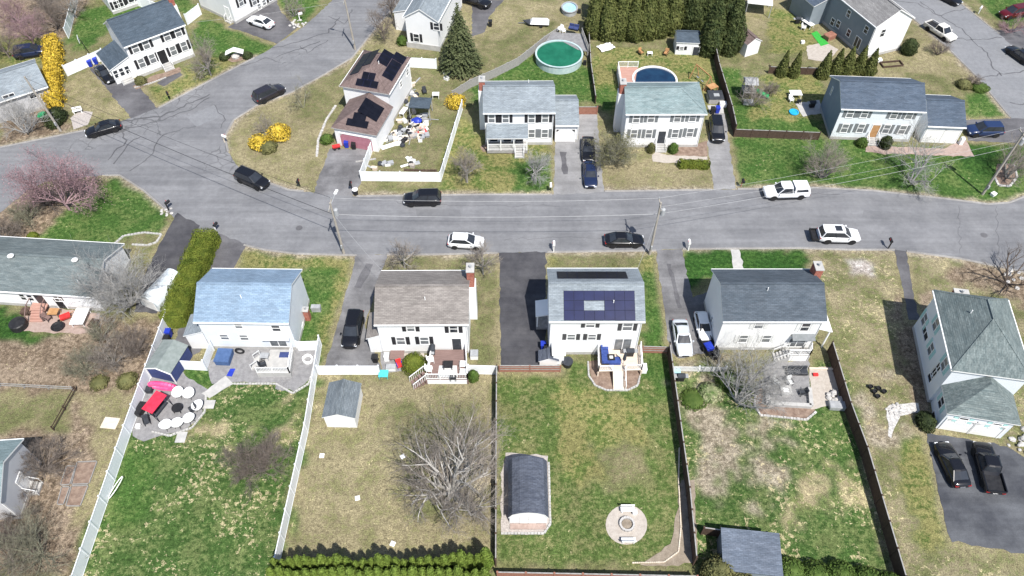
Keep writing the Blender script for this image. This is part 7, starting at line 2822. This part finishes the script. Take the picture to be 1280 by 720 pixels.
box_item('small_box', 'small white box on patio near the vinyl fence', 'box', (173.5, 534), (.42, .42, .35), 'white')
chair((185, 529), 'charcoal', 'small grey stool chair near the vinyl fence', .5)
box_item('air_pump', 'round dark planter behind the red swing', 'planter', (188, 489), (.6, .6, .6), 'charcoal')
box_item('stone_slab', 'grey stone slab on grass below round patio', 'slab', (227, 547), (.9, 1.1, .14), 'conc', 0)
box_item('stone_slab', 'grey stone slab at the right of round patio', 'slab', (262, 506), (1.0, .9, .14), 'conc', 0)
box_item('deck_box', 'large blue covered bench box beside the house wall', 'box', (281.5, 449), (1.5, 1.6, .9), 'denim', rz=R(-3))
mt_ = MB()
P = GP([(283, 470), (288, 461), (294.5, 461), (290, 471)])
mt_.sheet([(p.x, p.y) for p in P], .045)
tag(mt_.build('mat', M['blue']), 'bright blue mat lying on the stone patio', 'mat')
mt_ = MB()
P = GP([(350, 440), (363, 440), (362, 447), (348.5, 447)], .85)
mt_.sheet([(p.x, p.y) for p in P], .862)
tag(mt_.build('mat', M['navy']), 'slate blue mat on the white railed grey deck', 'mat')
table((332, 448), 'grey slatted table on the white railed deck', 'greypl', .9, .7, .6, .85)
chair((330, 458), 'charcoal', 'dark chair on the white railed grey deck', 2.0, .85)
wr_ = MB()
for k in range(16):
    a, b = math.pi * 2 * k / 16, math.pi * 2 * (k + 1) / 16
    wr_.tube((.42 * math.cos(a), 0, .5 + .42 * math.sin(a)), (.42 * math.cos(b), 0, .5 + .42 * math.sin(b)), .11, .11, 6)
tag(wr_.build('tyre_ring', M['dark'], None, at((301, 442))), 'black ring leaning against the white house wall', 'ring')
rocks((354, 481), 'bed of round grey stones at the patio corner', 40, .8, .1, 'paver', 5, h=.05)
edging('stone_ring', 'white ring of edging stones beside vinyl fence corner', [(385 + 6 * math.cos(a * .6283), 450 + 5 * math.sin(a * .6283)) for a in range(10)], M['white'], .2, .3, True)
box_item('heat_pump', 'grey heat pump on a pad right of blue roofed house', 'heat pump', (396, 388), (1.0, .5, .8), 'greypl')
wheelie_bin((213, 420), 'blue', 'blue bin by the vinyl fence end near hedge')
wheelie_bin((211, 428), 'dark', 'black bin beside the blue one at hedge end')
t = thing('fabric_shelter', 'rounded pale grey fabric shelter at the end of black driveway', 'shelter', at((190, 386)), R(-24))
mb = MB()
n = 10
vs = []
for y in (0, 4.6):
    vs += [(1.35 * math.cos(math.pi * k / n), y, .7 + 1.35 * math.sin(math.pi * k / n)) for k in range(n + 1)]
m = n + 1
vs += [(1.35, 0, 0), (-1.35, 0, 0), (1.35, 4.6, 0), (-1.35, 4.6, 0)]
fs = [(k, k + 1, m + k + 1, m + k)[::-1] for k in range(n)] + [(2 * m, 0, m, 2 * m + 2)[::-1], (n, 2 * m + 1, 2 * m + 3, m + n)[::-1]]
fs += [tuple([2 * m + 1, 2 * m] + list(range(m))), tuple([2 * m + 2, 2 * m + 3] + list(range(m, 2 * m))[::-1])]
mb.add(vs, fs)
mb.build('cover', M['fabric'], t)
mb = MB()
mb.box(-.9, -.05, .05, .9, -.005, 1.7)
mb.build('door_flap', M['white'], t)
hp = MB()
for k in range(24):
    a, b = math.pi * 2 * k / 24, math.pi * 2 * (k + 1) / 24
    hp.tube((.35 * math.cos(a), 1.15 * math.sin(a), .5 + .3 * math.cos(a)), (.35 * math.cos(b), 1.15 * math.sin(b), .5 + .3 * math.cos(b)), .05, .05, 5)
tag(hp.build('garden_hoop', M['white'], None, at((147, 612)), R(-14)), 'white oval hoop leaning on the vinyl fence', 'hoop')

# --- ranch house patio
fp = thing('fire_bowl', 'black round fire bowl on the pink patio', 'fire bowl', at((74, 411)))
mb = MB()
mb.lathe([(.25, .0), (.3, .25), (.66, .42), (.7, .5), (.6, .5), (.5, .36), (.1, .3)], n=18)
mb.build('bowl', M['dark'], fp)
table((70, 394), 'orange cedar table on pink patio against house', 'cedar', 1.1, .9, .72)
chair((61, 400), 'wood_deck', 'brown lounge chair at the foot of ranch house steps', 1.2)
wb = thing('wheelbarrow', 'red wheelbarrow on the pink patio', 'wheelbarrow', at((84, 399)), R(30))
mb = MB()
mb.rbox(0, 0, .3, .8, .55, .35, 0, 0, 1.35)
mb.build('tray', M['redp'], wb)
mb = MB()
mb.tube((-.75, -.05, .2), (-.75, .05, .2), .2, n=12)
mb.build('wheel', M['rubber'], wb)
for s in (-.25, .25):
    mb = MB()
    mb.beam((-.7, s * .5, .22), (.9, s * 1.3, .5), .05, .05)
    mb.build('handle', M['cedar'], wb)
table((103, 400), 'large white table beside the ranch house patio', 'white', 1.5, 2.3, .75)
st_ = thing('porch_steps', 'brown wooden porch with railings and steps behind ranch house', 'porch', at((51, 391)))
mb = MB()
mb.box(-.9, -.2, .62, .9, 1.2, .75)
mb.build('platform', M['wood_pink'], st_)
for i in range(4):
    mb = MB()
    mb.box(-.7, -.2 - (i + 1) * .28, 0, .7, -.2 - i * .28 - .005, .6 - i * .15)
    mb.build('step', M['wood_pink'], st_)
for s in (-.85, .85):
    mb = MB()
    mb.beam((s, 1.2, 1.6), (s, -.2, 1.6), .08, .06)
    mb.beam((s, -.2, 1.6), (s, -1.3, .95), .08, .06)
    for yy, z0, zz in ((1.15, .751, 1.6), (-.15, .751, 1.6), (-1.25, .0, .98)):
        mb.beam((s, yy, z0), (s, yy, zz), .08, .08)
    mb.build('railing', M['wood_deck'], st_)
t = thing('covered_table', 'round table under black cover left of the pink patio', 'table', at((25, 408)))
mb = MB()
mb.lathe([(.95, .05), (.9, .7), (.8, .78), (.1, .95)], n=16)
mb.build('cover', M['dark'], t)
box_item('planter_box', 'dark wooden planter box left of the ranch porch steps', 'planter', (35, 391), (1.1, .8, .5), 'wood_dk')
box_item('planter_box', 'dark wooden planter box at right end of pink patio', 'planter', (118, 406), (.7, 1.0, .5), 'wood_dk', rz=R(-14))
pb = MB()
pb.rbox(0, 0, 0, 1.6, 1.25, .06)
tag(pb.build('plywood_board', M['beige'], None, at((138, 529), .02), R(-6)), 'pale plywood board lying on the tan yard', 'board')
for i, (pts, lab) in enumerate([([(97, 578), (122, 577), (112, 605), (90, 606)], 'raised bed frame at upper right of the four'), ([(84, 583), (95, 583), (88, 606), (76, 607)], 'raised bed frame at upper left of the four'), ([(90, 608), (111, 607), (101, 633), (83, 633)], 'raised bed frame at lower right of the four'), ([(78, 609), (88, 609), (80, 631), (72, 631)], 'raised bed frame at lower left of the four')]):
    P = GP(pts)
    o = thing('raised_bed', lab, 'raised bed', P[0], 0, 'raised garden beds by the vinyl fence')
    for a, b in zip(P, P[1:] + P[:1]):
        d = b - a
        mb = MB()
        mb.beam(a - P[0] + Vector((0, 0, .09)) + d.normalized() * .06, b - P[0] + Vector((0, 0, .09)) - d.normalized() * .06, .06, .16)
        mb.build('board', M['wood_gry'], o)
    mb = MB()
    c = (P[0] + P[2]) / 2
    mb.sheet([((p.x - P[0].x) * .94 + (c.x - P[0].x) * .06, (p.y - P[0].y) * .94 + (c.y - P[0].y) * .06) for p in P], .06)
    mb.build('soil', M['mulch'], o)

# --- navy roofed house
sofa((995, 466), 'grey outdoor sofa on the patio under the small white stairs', 'charcoal', 2.2, .03, 0)
chair((969, 480), 'shut_lt', 'pale cushioned chair left of the patio fire table', .8)
chair((986, 480), 'shut_lt', 'pale cushioned chair above the patio fire table', .3)
chair((1002, 493), 'charcoal', 'dark chair at the right end of raised patio', -1.4)
fire_table((981, 491), 'square grey fire table on the raised patio', 'conc', w=1.1)
wl_ = MB()
P = GP([(957, 485), (959, 506), (1013, 509), (1011, 487)])
for a, b in zip(P[:-1], P[1:]):
    wl_.beam(a + Vector((0, 0, .22)), b + Vector((0, 0, .22)), .4, .44)
tag(wl_.build('low_wall', M['conc']), 'low pale stone wall round the raised patio', 'wall')
ut = thing('utility_trailer', 'black utility trailer behind the white and black off roader', 'trailer', at((885.5, 436), .03), R(-72))
mb = MB()
mb.box(-1.1, -.65, .4, 1.1, .65, .48)
for s in (-.62, .62):
    mb.box(-1.1, s - .03, .481, 1.1, s + .03, .8)
mb.build('bed', M['dark'], ut)
for s in (-.75, .75):
    mb = MB()
    mb.tube((0, s - .08, .28), (0, s + .08, .28), .28, n=12)
    mb.build('wheel', M['rubber'], ut)
mb = MB()
mb.beam((1.1, 0, .42), (2.0, 0, .4), .08, .08)
mb.build('drawbar', M['dark'], ut)
box_item('storage_tub', 'blue tub riding in the black utility trailer', 'tub', (885.3, 435), (.9, .8, .5), 'blue', .52, R(-72))
grill((850, 475), 'black covered grill beside the dark fence and picket fence')
box_item('water_tub', 'light blue tub against the picket fence', 'tub', (844, 467), (.9, .5, .5), 'ltblue')
wheelie_bin((893, 448), 'dark', 'black bin at corner of navy roofed house')
rocks((1044, 497), 'heap of pale boulders beside the dark fence', 14, .9, .32, 'stone', 8, h=.7)
box_item('slate_crate', 'pale grey crate beside the heap of boulders', 'crate', (1045, 509), (1.5, .8, .6), 'greypl', rz=R(-4))
box_item('toy_truck', 'small orange red toy on tan dirt strip', 'toy', (1019, 469), (.5, .3, .25), 'redp')
tb_ = MB()
a, b = G(1011, 461), G(1042, 462)
tb_.beam(a + Vector((0, 0, .1)), b + Vector((0, 0, .1)), .16, .18)
tag(tb_.build('timber_sleeper', M['beige']), 'pale timber sleeper across the tan dirt strip', 'timber')
# --- hip roofed house
for i, (px, lab) in enumerate([((1087, 485), 'black plant pot at top left of five on bare dirt'), ((1097, 487), 'black plant pot in the middle top of five on bare dirt'), ((1092, 491), 'black plant pot at centre of five on bare dirt'), ((1104, 491), 'black plant pot at right of five on bare dirt'), ((1096, 497), 'black plant pot lowest of five on bare dirt')]):
    o = thing('plant_pot', lab, 'pot', at(px), 0, 'black plant pots')
    mb = MB()
    mb.lathe([(.16, 0), (.22, .36), (.25, .4), (.2, .38), (.17, .25), (.02, .25)], n=12)
    mb.build('pot', M['dark'], o)
rocks((1278, 552), 'pale rubble heap right of the double garage', 22, 1.9, .3, 'stone', 9, h=.5)
rocks((1118, 512), 'loose white rubble on the stone path corner', 16, 1.0, .17, 'stone', 10, h=.2)
rocks((1272, 350), 'pale boulders around the dark forked tree', 10, 1.6, .3, 'stone', 19, h=.2)

# --- dark slate roofed colonial and the top left
wheelie_bin((114, 83), 'blue', 'blue bin by white fence, left of the two', R(20))
wheelie_bin((121, 80), 'blue', 'blue bin by white fence, right of the two', R(20))
o = thing('basketball_hoop', 'portable basketball hoop behind the white fence', 'basketball hoop', at((114, 70)), R(25))
mb = MB()
mb.tube((0, 0, 0), (-.4, 0, 3.0), .06, n=6)
mb.build('pole', M['dark'], o)
mb = MB()
mb.box(-.6, -.6, 2.7, -.55, .6, 3.5)
mb.build('backboard', M['white'], o)
mb = MB()
mb.rbox(.1, 0, 0, 1.0, .7, .18)
mb.build('base', M['dark'], o)
bench((98, 141), 'white bench on the gravel bed by yellow hedge end', R(20))
ub = thing('garden_umbrella', 'green garden umbrella leaning beside dark evergreen shrub', 'umbrella', at((58, 152)))
mb = MB()
mb.lathe([(.75, 1.2), (.5, 1.45), (.05, 1.6)], n=8)
mb.build('canopy', M['green'], ub)
mb = MB()
mb.tube((0, 0, 0), (0, 0, 1.65), .03, n=6)
mb.build('pole', M['white'], ub)
w_ = thing('garden_well', 'white roofed garden well over a boulder between dark shrubs', 'garden well', at((295, 72)), R(8))
for s in (-1, 1):
    mb = MB()
    mb.add([(0, -.55, 1.5), (s * 1.35, -.55, .95), (s * 1.35, .55, .95), (0, .55, 1.5), (0, -.55, 1.42), (s * 1.35, -.55, .87), (s * 1.35, .55, .87), (0, .55, 1.42)],
           [(0, 1, 2, 3), (7, 6, 5, 4), (0, 4, 5, 1), (1, 5, 6, 2), (2, 6, 7, 3), (3, 7, 4, 0)])
    mb.build('roof_side', M['white'], w_)
    mb = MB()
    mb.box(s * 1.1 - .05, -.06, 0, s * 1.1 + .05, .06, .95)
    mb.build('post', M['white'], w_)
mb = MB()
mb.lathe([(.6, 0), (.65, .35), (.4, .6), (.1, .65)], n=8)
mb.build('boulder', M['stone'], w_)
rocks((372, 30), 'bed of white stones under the mailbox by upper street', 22, 1.3, .2, 'stone', 11, h=.05)

# --- mailboxes
mailbox((375, 26), 'white mailbox standing on white stones by upper street', 'white', 'white', R(120))
mailbox((212, 124), 'black mailbox on black post at corner of dark slate house lawn', 'dark', 'dark', R(30))
mailbox((211, 263), 'black mailbox on white stones at the corner lawn tip', 'dark', 'dark', R(150))
mailbox((271, 291), 'white mailbox at top end of yellow green hedge', 'white', 'dark', R(160))
mailbox((281, 178), 'pale mailbox at the tip of tan corner lawn', 'beige', 'white', R(60))
mailbox((375, 233), 'black mailbox on the tan corner lawn beside worn drive', 'dark', 'dark', 0)
mailbox((440, 236), 'black mailbox beside trash can below white fence', 'dark', 'dark', 0)
mailbox((688, 238), 'dark mailbox at lawn corner beside the pale double drive', 'dark', 'white', 0)
mailbox((692, 315), 'white mailbox in front of the solar house', 'white', 'white', math.pi)
mailbox((860, 313), 'white mailbox on tan patch before navy roofed house', 'white', 'white', math.pi)
mailbox((926, 233), 'brown mailbox at lawn corner beside pale drive', 'wood_red', 'dark', 0)
mailbox((1110, 311), 'black mailbox beside narrow dark footpath', 'dark', 'dark', math.pi)
mailbox((1223, 17), 'tall white mailbox on bright lawn by side street', 'white', 'white', R(-40))
mailbox((590, 66), 'white mailbox behind the solar panel house', 'white', 'white', 0) if False else None
rocks((208, 265), 'white stones at the corner lawn tip under black mailbox', 12, .8, .18, 'stone', 12, h=.05)
t = thing('trash_can', 'black trash can with white lid at end of worn drive', 'bin', at((445, 243)))
mb = MB()
mb.lathe([(.3, 0), (.36, .85)], n=14)
mb.build('can', M['dark'], t)
mb = MB()
mb.lathe([(.38, .855), (.38, .9), (.1, .96)], n=14)
mb.build('lid', M['white'], t)

# --- cluttered yard of the solar panel house
wheelie_bin((434, 184), 'blue', 'blue bin in front of mauve garage door')
wheelie_bin((443, 186), 'dark', 'black bin in front of mauve garage door')
hd = thing('hand_cart', 'red hand cart beside the mauve garage door', 'cart', at((421, 186)), R(20))
mb = MB()
mb.rbox(0, 0, .3, .9, .5, .25, 0, 0, 1.2)
mb.build('tray', M['redp'], hd)
for s in (-.3, .3):
    mb = MB()
    mb.tube((s, -.32, .18), (s, -.26, .18), .18, n=10)
    mb.build('wheel', M['rubber'], hd)
    mb = MB()
    mb.tube((s, .26, .18), (s, .32, .18), .18, n=10)
    mb.build('wheel', M['rubber'], hd)
def gazebo(px, label, w, d, h, mt, rz=0, name='canopy_gazebo', rise=.6):
    o = thing(name, label, 'gazebo', at(px), rz)
    mb = MB()
    a, b = w / 2, d / 2
    mb.add([(-a, -b, h), (a, -b, h), (a, b, h), (-a, b, h), (-a * .15, 0, h + rise), (a * .15, 0, h + rise), (-a, -b, h - .12), (a, -b, h - .12), (a, b, h - .12), (-a, b, h - .12)],
           [(0, 1, 5, 4), (1, 2, 5), (2, 3, 4, 5), (3, 0, 4), (0, 6, 7, 1), (1, 7, 8, 2), (2, 8, 9, 3), (3, 9, 6, 0), (9, 8, 7, 6)])
    mb.build('canopy', mt, o)
    for sx in (-1, 1):
        for sy in (-1, 1):
            q = MB()
            q.box(sx * (a - .1) - .05, sy * (b - .1) - .05, 0, sx * (a - .1) + .05, sy * (b - .1) + .05, h - .12)
            q.build('post', M['greypl'], o)
    return o
gazebo((527, 144), 'charcoal hard top gazebo in the middle of cluttered yard', 3.0, 2.4, 2.2, RM['dark'], R(-4), rise=.35)
gazebo((946, 14), 'white canopy on legs at the top edge beyond cedars', 4.0, 3.6, 2.3, M['white'], R(-12))
JK = random.Random(3)
ZJ = [((506, 116), 16, 12), ((512, 166), 28, 14), ((500, 174), 26, 12), ((526, 160), 16, 18)]
KJ = [('scrap_board', 'pale board lying in the cluttered yard heap', 'board'), ('plastic_tub', 'grey plastic tub in the cluttered yard heap', 'tub'), ('cardboard_box', 'tan cardboard box in the cluttered yard heap', 'box'),
      ('white_crate', 'white crate in the cluttered yard heap', 'crate'), ('metal_pipe', 'long pale pipe lying across the cluttered yard heap', 'pipe'), ('dark_bag', 'black rubbish bag in the cluttered yard heap', 'bag')]
for i in range(126):
    (cx, cy), sx, sy = ZJ[i % 4] if i < 104 else [((474, 209), 18, 7), ((512, 205), 12, 7), ((562, 92), 12, 6)][i % 3]
    px = (cx + JK.gauss(0, sx * .45), cy + JK.gauss(0, sy * .45))
    k = JK.randrange(6)
    nm, lb, ct = KJ[k]
    if i >= 104:
        lb = lb.replace('cluttered yard heap', ['small pile behind the front white fence', 'pile beside far front fence corner', 'pile at the foot of the spruce'][i % 3])
    rz = JK.random() * 3.14
    z = JK.random() * .25
    gname = nm.replace('_', ' ') + 's discarded in the yard' + ['', ', fence', ', corner', ', spruce'][0 if i < 104 else i % 3 + 1]
    mb = MB()
    if k == 0:
        mb.rbox(0, 0, 0, JK.uniform(1.2, 2.8), JK.uniform(.2, 1.2), .05)
        mt = JK.choice(['white', 'beige', 'wood_gry', 'greypl'])
    elif k == 1:
        mb.rbox(0, 0, 0, .7, .5, .35, 0, 0, 1.2)
        mb.rbox(0, 0, .351, .9, .66, .05)
        mt = 'greypl'
    elif k == 2:
        mb.rbox(0, 0, 0, .6, .5, .45)
        mb.rbox(.38, 0, .4, .25, .48, .03)
        mt = JK.choice(['beige', 'wood_tan', 'tanpaver'])
    elif k == 3:
        for s in (-1, 1):
            mb.box(-.35, s * .25 - .02, 0, .35, s * .25 + .02, .4)
            mb.box(s * .35 - .02, -.228, 0, s * .35 + .02, .228, .4)
        mb.box(-.328, -.228, .0, .328, .228, .05)
        mt = 'white'
    elif k == 4:
        mb.tube((-1.3, 0, .1), (1.3, 0, .16), .05, n=6)
        mt = JK.choice(['greypl', 'white', 'chrome'])
    else:
        mb.lathe([(.25, 0), (.38, .15), (.3, .4), (.08, .52), (.1, .58)], n=9)
        mt = JK.choice(['dark', 'charcoal'])
    tag(mb.build(nm, M[mt], None, at(px, z * .0 + .01), rz), lb, ct, gname)
for px, lab, mt in [((521, 151), 'blue tarp bundle under gazebo edge', 'blue'), ((517, 164), 'pinkish orange blanket heap in cluttered yard', 'pinkpaver'), ((528, 164), 'red striped umbrella cloth in cluttered yard', 'redp')]:
    mb = MB()
    mb.lathe([(.8, 0), (.65, .22), (.35, .4), (.05, .45)], n=9)
    mb.v = [(x * JK.uniform(.8, 1.2), y * JK.uniform(.6, 1.1), z) for x, y, z in mb.v]
    tag(mb.build('tarp_bundle', M[mt], None, at(px), 0), lab, 'tarp')
table((505, 143), 'white folding table against the solar panel house wall', 'white', 1.6, .7, .7, rz=R(70))
chair((531, 117), 'charcoal', 'black chair at the upper end of cluttered yard', .3)
table((545, 122), 'white table at the right of cluttered yard', 'white', 1.0, .8, .7)
edging('brick_edging', 'low brick edging along the front yard inside white fence', [(505, 213), (546, 214)], M['wood_dk'], .3, .2)

# --- beyond the green pool
bo = thing('covered_boat', 'boat under a white cover on its trailer beside silvered fence', 'boat', at((672, 31)), R(-4))
mb = MB()
mb.add([(-1.9, -.75, .5), (1.3, -.8, .5), (2.5, 0, .75), (1.3, .8, .5), (-1.9, .75, .5), (-1.8, -.5, .15), (1.1, -.5, .15), (2.1, 0, .35), (1.1, .5, .15), (-1.8, .5, .15)],
       [(0, 5, 6, 1), (1, 6, 7, 2), (2, 7, 8, 3), (3, 8, 9, 4), (4, 9, 5, 0), (5, 9, 8, 7, 6), (0, 1, 2, 3, 4)])
mb.v = [(-x, y, z) for x, y, z in mb.v]
mb.f = [f[::-1] for f in mb.f]
mb.build('hull', M['charcoal'], bo)
mb = MB()
mb.add([(-1.2, -.8, .52), (1.85, -.8, .52), (1.85, .8, .52), (-1.2, .8, .52), (-.9, -.45, .95), (1.5, -.45, 1.0), (1.5, .45, 1.0), (-.9, .45, .95)], [(3, 2, 1, 0), (4, 5, 6, 7), (0, 1, 5, 4), (1, 2, 6, 5), (2, 3, 7, 6), (3, 0, 4, 7)])
mb.build('cover', M['white'], bo)
for s in (-.9, .9):
    mb = MB()
    mb.tube((.6, s - .08, .25), (.6, s + .08, .25), .25, n=10)
    mb.build('trailer_wheel', M['rubber'], bo)
mb = MB()
mb.beam((-3.1, 0, .2), (-1.5, 0, .3), .1, .1)
mb.build('trailer_bar', M['chrome'], bo)
sofa((717, 37), 'dark blue outdoor sofa on the silvered pool deck', 'navy', 1.6, 1.15, R(-20))
chair((704, 41), 'white', 'white chair on the silvered pool deck', .5, 1.15, lm='white')
chair((700, 39), 'white', 'white lounger chair at far edge of pool deck', -.8, 1.15, lm='white')
tp = MB()
g_ = random.Random(4)
n = 8
vs = [(x * .35 - 1.2, y * .25 - .9, .1 + g_.random() * .22) for y in range(n) for x in range(n)]
tp.add(vs, [(y * n + x, y * n + x + 1, (y + 1) * n + x + 1, (y + 1) * n + x) for y in range(n - 1) for x in range(n - 1)])
tag(tp.build('white_sheet', M['white'], None, at((757, 60)), R(25)), 'crumpled white sheet at the foot of the cedars', 'sheet')
chair((801, 68), 'cedar', 'brown garden chair left on shed yard lawn', .6)
table((812, 69), 'small white table on shed yard lawn', 'white', .8, .6, .5)
chair((832, 69), 'cedar', 'brown garden chair nearer the white shed', -.5)
wheelie_bin((613, 33), 'dark', 'black bin at the end of short grey rail by top driveway')
# swing set
sw = thing('swing_set', 'orange cedar swing set beside dark board fence', 'swing set', at((876, 104)), R(-62))
mb = MB()
mb.beam((-1.8, 0, 2.2), (1.8, 0, 2.2), .12, .14)
mb.build('top_beam', M['cedar'], sw)
for s in (-1.7, 1.7):
    for y in (-.9, .9):
        mb = MB()
        mb.beam((s, y, 0), (s, y * .05, 2.2), .1, .1)
        mb.build('leg', M['cedar'], sw)
for s in (-.9, .2):
    mb = MB()
    mb.box(s - .25, -.12, .5, s + .25, .12, .55)
    mb.tube((s - .24, 0, .55), (s - .24, 0, 2.15), .015, n=4)
    mb.tube((s + .24, 0, .55), (s + .24, 0, 2.15), .015, n=4)
    mb.build('swing', M['greypl'], sw)
mb = MB()
mb.box(1.9, -.7, 1.0, 3.0, .7, 1.1)
mb.build('platform', M['cedar'], sw)
for x in (1.95, 2.95):
    for y in (-.65, .65):
        mb = MB()
        mb.box(x - .05, y - .05, 0, x + .05, y + .05, 1.0)
        mb.build('post', M['cedar'], sw)
# play tower
pt_ = thing('play_tower', 'grey wooden play tower with white roof and green slide', 'play tower', at((933, 122)), R(-4))
for x in (-.8, .8):
    for y in (-.8, .8):
        mb = MB()
        mb.box(x - .06, y - .06, 0, x + .06, y + .06, 2.9)
        mb.build('post', M['wood_gry'], pt_)
mb = MB()
mb.box(-.9, -.9, 1.4, .9, .9, 1.5)
mb.build('platform', M['wood_gry'], pt_)
mb = MB()
mb.add([(-1, -1, 2.85), (1, -1, 2.85), (1, 1, 2.85), (-1, 1, 2.85), (-.9, 0, 3.35), (.9, 0, 3.35)], [(0, 1, 5, 4), (2, 3, 4, 5), (1, 2, 5), (3, 0, 4), (3, 2, 1, 0)])
mb.build('roof', M['greypl'], pt_)
for z in (1.8, 2.1):
    mb = MB()
    mb.box(-.74, -.83, z, .74, -.77, z + .15)
    mb.build('railing', M['wood_gry'], pt_)
mb = MB()
mb.add([(.9, -.3, 1.5), (.9, .3, 1.5), (3.2, .3, .25), (3.2, -.3, .25), (.9, -.3, 1.4), (.9, .3, 1.4), (3.2, .3, .15), (3.2, -.3, .15)], [(3, 2, 1, 0), (4, 5, 6, 7), (0, 1, 5, 4), (1, 2, 6, 5), (2, 3, 7, 6), (3, 0, 4, 7)])
for y in (-.33, .33):
    mb.beam((.9, y, 1.55), (3.2, y, .32), .05, .2)
mb.build('slide', M['green'], pt_)
mb = MB()
mb.box(-.7, -1.8, .0, .7, -1.0, .5)
mb.build('sandbox', M['greypl'], pt_)
sp = thing('hot_tub', 'charcoal covered hot tub behind blue bin and black suv', 'hot tub', at((893, 125)))
mb = MB()
mb.rbox(0, 0, 0, 2.1, 2.0, .85)
mb.build('tub', M['wood_gry'], sp)
mb = MB()
mb.rbox(0, 0, .855, 2.2, 2.1, .12, 0, 0, .96)
mb.build('cover', M['charcoal'], sp)
mb = MB()
mb.rbox(.1, -.1, .98, .8, .7, .03)
mb.build('vent_mat', M['greypl'], sp)
wheelie_bin((896, 141), 'blue', 'blue bin beside the charcoal hot tub')
wheelie_bin((890, 142), 'dark', 'black bin beside the grey green roofed house')
box_item('storage_box', 'white storage box between dark fence and hot tub', 'box', (903, 133), (.9, .7, .7), 'white')
# blue grey house yard
table((993, 121), 'white garden table on lawn behind blue grey house', 'white', 1.7, 1.2, .75)
chair((998, 129), 'charcoal', 'dark chair below the white garden table', 2.8)
chair((988, 127), 'white', 'white chair beside the white garden table', .3, lm='white')
kp = thing('paddling_pool', 'small bright blue paddling pool on the lawn', 'pool', at((992, 141)))
mb = MB()
mb.lathe([(.62, 0), (.7, .1), (.68, .22), (.56, .22), (.52, .1), (.05, .1)], n=18)
mb.build('shell', pmat('bright_blue_plastic', (.02, .32, .58), (.03, .4, .68), 2, rough=.35), kp)
grill((1014, 134), 'grey grill on the patio at dark gable wall')
box_item('ornament_lamp', 'white lantern post at the end of pink front path', 'lantern', (1200, 180), (.45, .45, 1.1), 'white')
box_item('pale_stone', 'white stone beside the tall pale pole', 'stone', (1241, 244), (.6, .5, .4), 'white', 0, .5)
# grey house yard, top right
grill((996, 29), 'black grill at the corner of tan patio')
table((1009, 33), 'white patio table beside blue grey sided house', 'white', 2.0, .9, .72, rz=R(-58))
chair((1004, 37), 'white', 'white chair by the long white patio table', 1.0, lm='white')
gc = MB()
P = GP([(1014, 42), (1021, 39), (1036, 55), (1026, 58)])
gc.sheet([(p.x, p.y) for p in P], .045)
tag(gc.build('green_carpet', M['turf']), 'bright green carpet strip beside the red brown box', 'carpet')
box_item('planter_box', 'red brown wooden box against blue grey sided wall', 'box', (1036, 48), (1.6, 1.1, .8), 'wood_red', rz=R(30))
box_item('bucket', 'white bucket on lawn above slim arborvitae', 'bucket', (1003, 54), (.5, .5, .4), 'white')
rb = thing('raised_bed', 'dark framed raised bed below the white gable wall', 'raised bed', at((1114, 81)), R(8))
for a, b in (((-1.6, -.6), (1.6, -.6)), ((1.6, -.6), (1.6, .6)), ((1.6, .6), (-1.6, .6)), ((-1.6, .6), (-1.6, -.6))):
    mb = MB()
    mb.beam((*a, .15), (*b, .15), .1, .3)
    mb.build('board', M['wood_dk'], rb)
box_item('cellar_hatch', 'pale cellar hatch at right corner of white gable', 'hatch', (1097, 77), (1.0, .6, .5), 'white')
bench((1, 96), 'white bench at the far left edge', 0) if False else None
# vertical pole shadow caster: lamp on lawn
# ---------------------------------------------------------------- light, sky, camera
SUN_DIR = Vector((.28, -.58, 1)).normalized()      # towards the sun
w = bpy.data.worlds.new('World')
sc.world = w
w.use_nodes = True
nt = w.node_tree
bg = nt.nodes['Background']
sky = nt.nodes.new('ShaderNodeTexSky')
sky.sky_type = 'NISHITA'
sky.sun_disc = False
sky.sun_elevation = math.asin(SUN_DIR.z)
sky.sun_rotation = math.atan2(SUN_DIR.x, SUN_DIR.y)
nt.links.new(sky.outputs[0], bg.inputs['Color'])
bg.inputs['Strength'].default_value = .105
sun = bpy.data.lights.new('sun', 'SUN')
sun.energy = 4.6
sun.angle = R(.5)
sun.color = (1, .96, .9)
so = bpy.data.objects.new('sun', sun)
COL.objects.link(so)
so.rotation_euler = (-SUN_DIR).to_track_quat('-Z', 'Y').to_euler()
so.location = (20, -40, 80)
cam = bpy.data.cameras.new('camera')
cam.sensor_width = 36
cam.lens = FPX / 1280 * 36
cam.clip_end = 6000
co = bpy.data.objects.new('camera', cam)
COL.objects.link(co)
co.location = EYE
co.rotation_euler = (math.pi / 2 - PITCH, 0, 0)
sc.camera = co
sc.view_settings.view_transform = 'Standard'
sc.view_settings.look = 'None'
sc.view_settings.gamma = 1
sc.view_settings.use_curve_mapping = False
sc.view_settings.exposure = .54
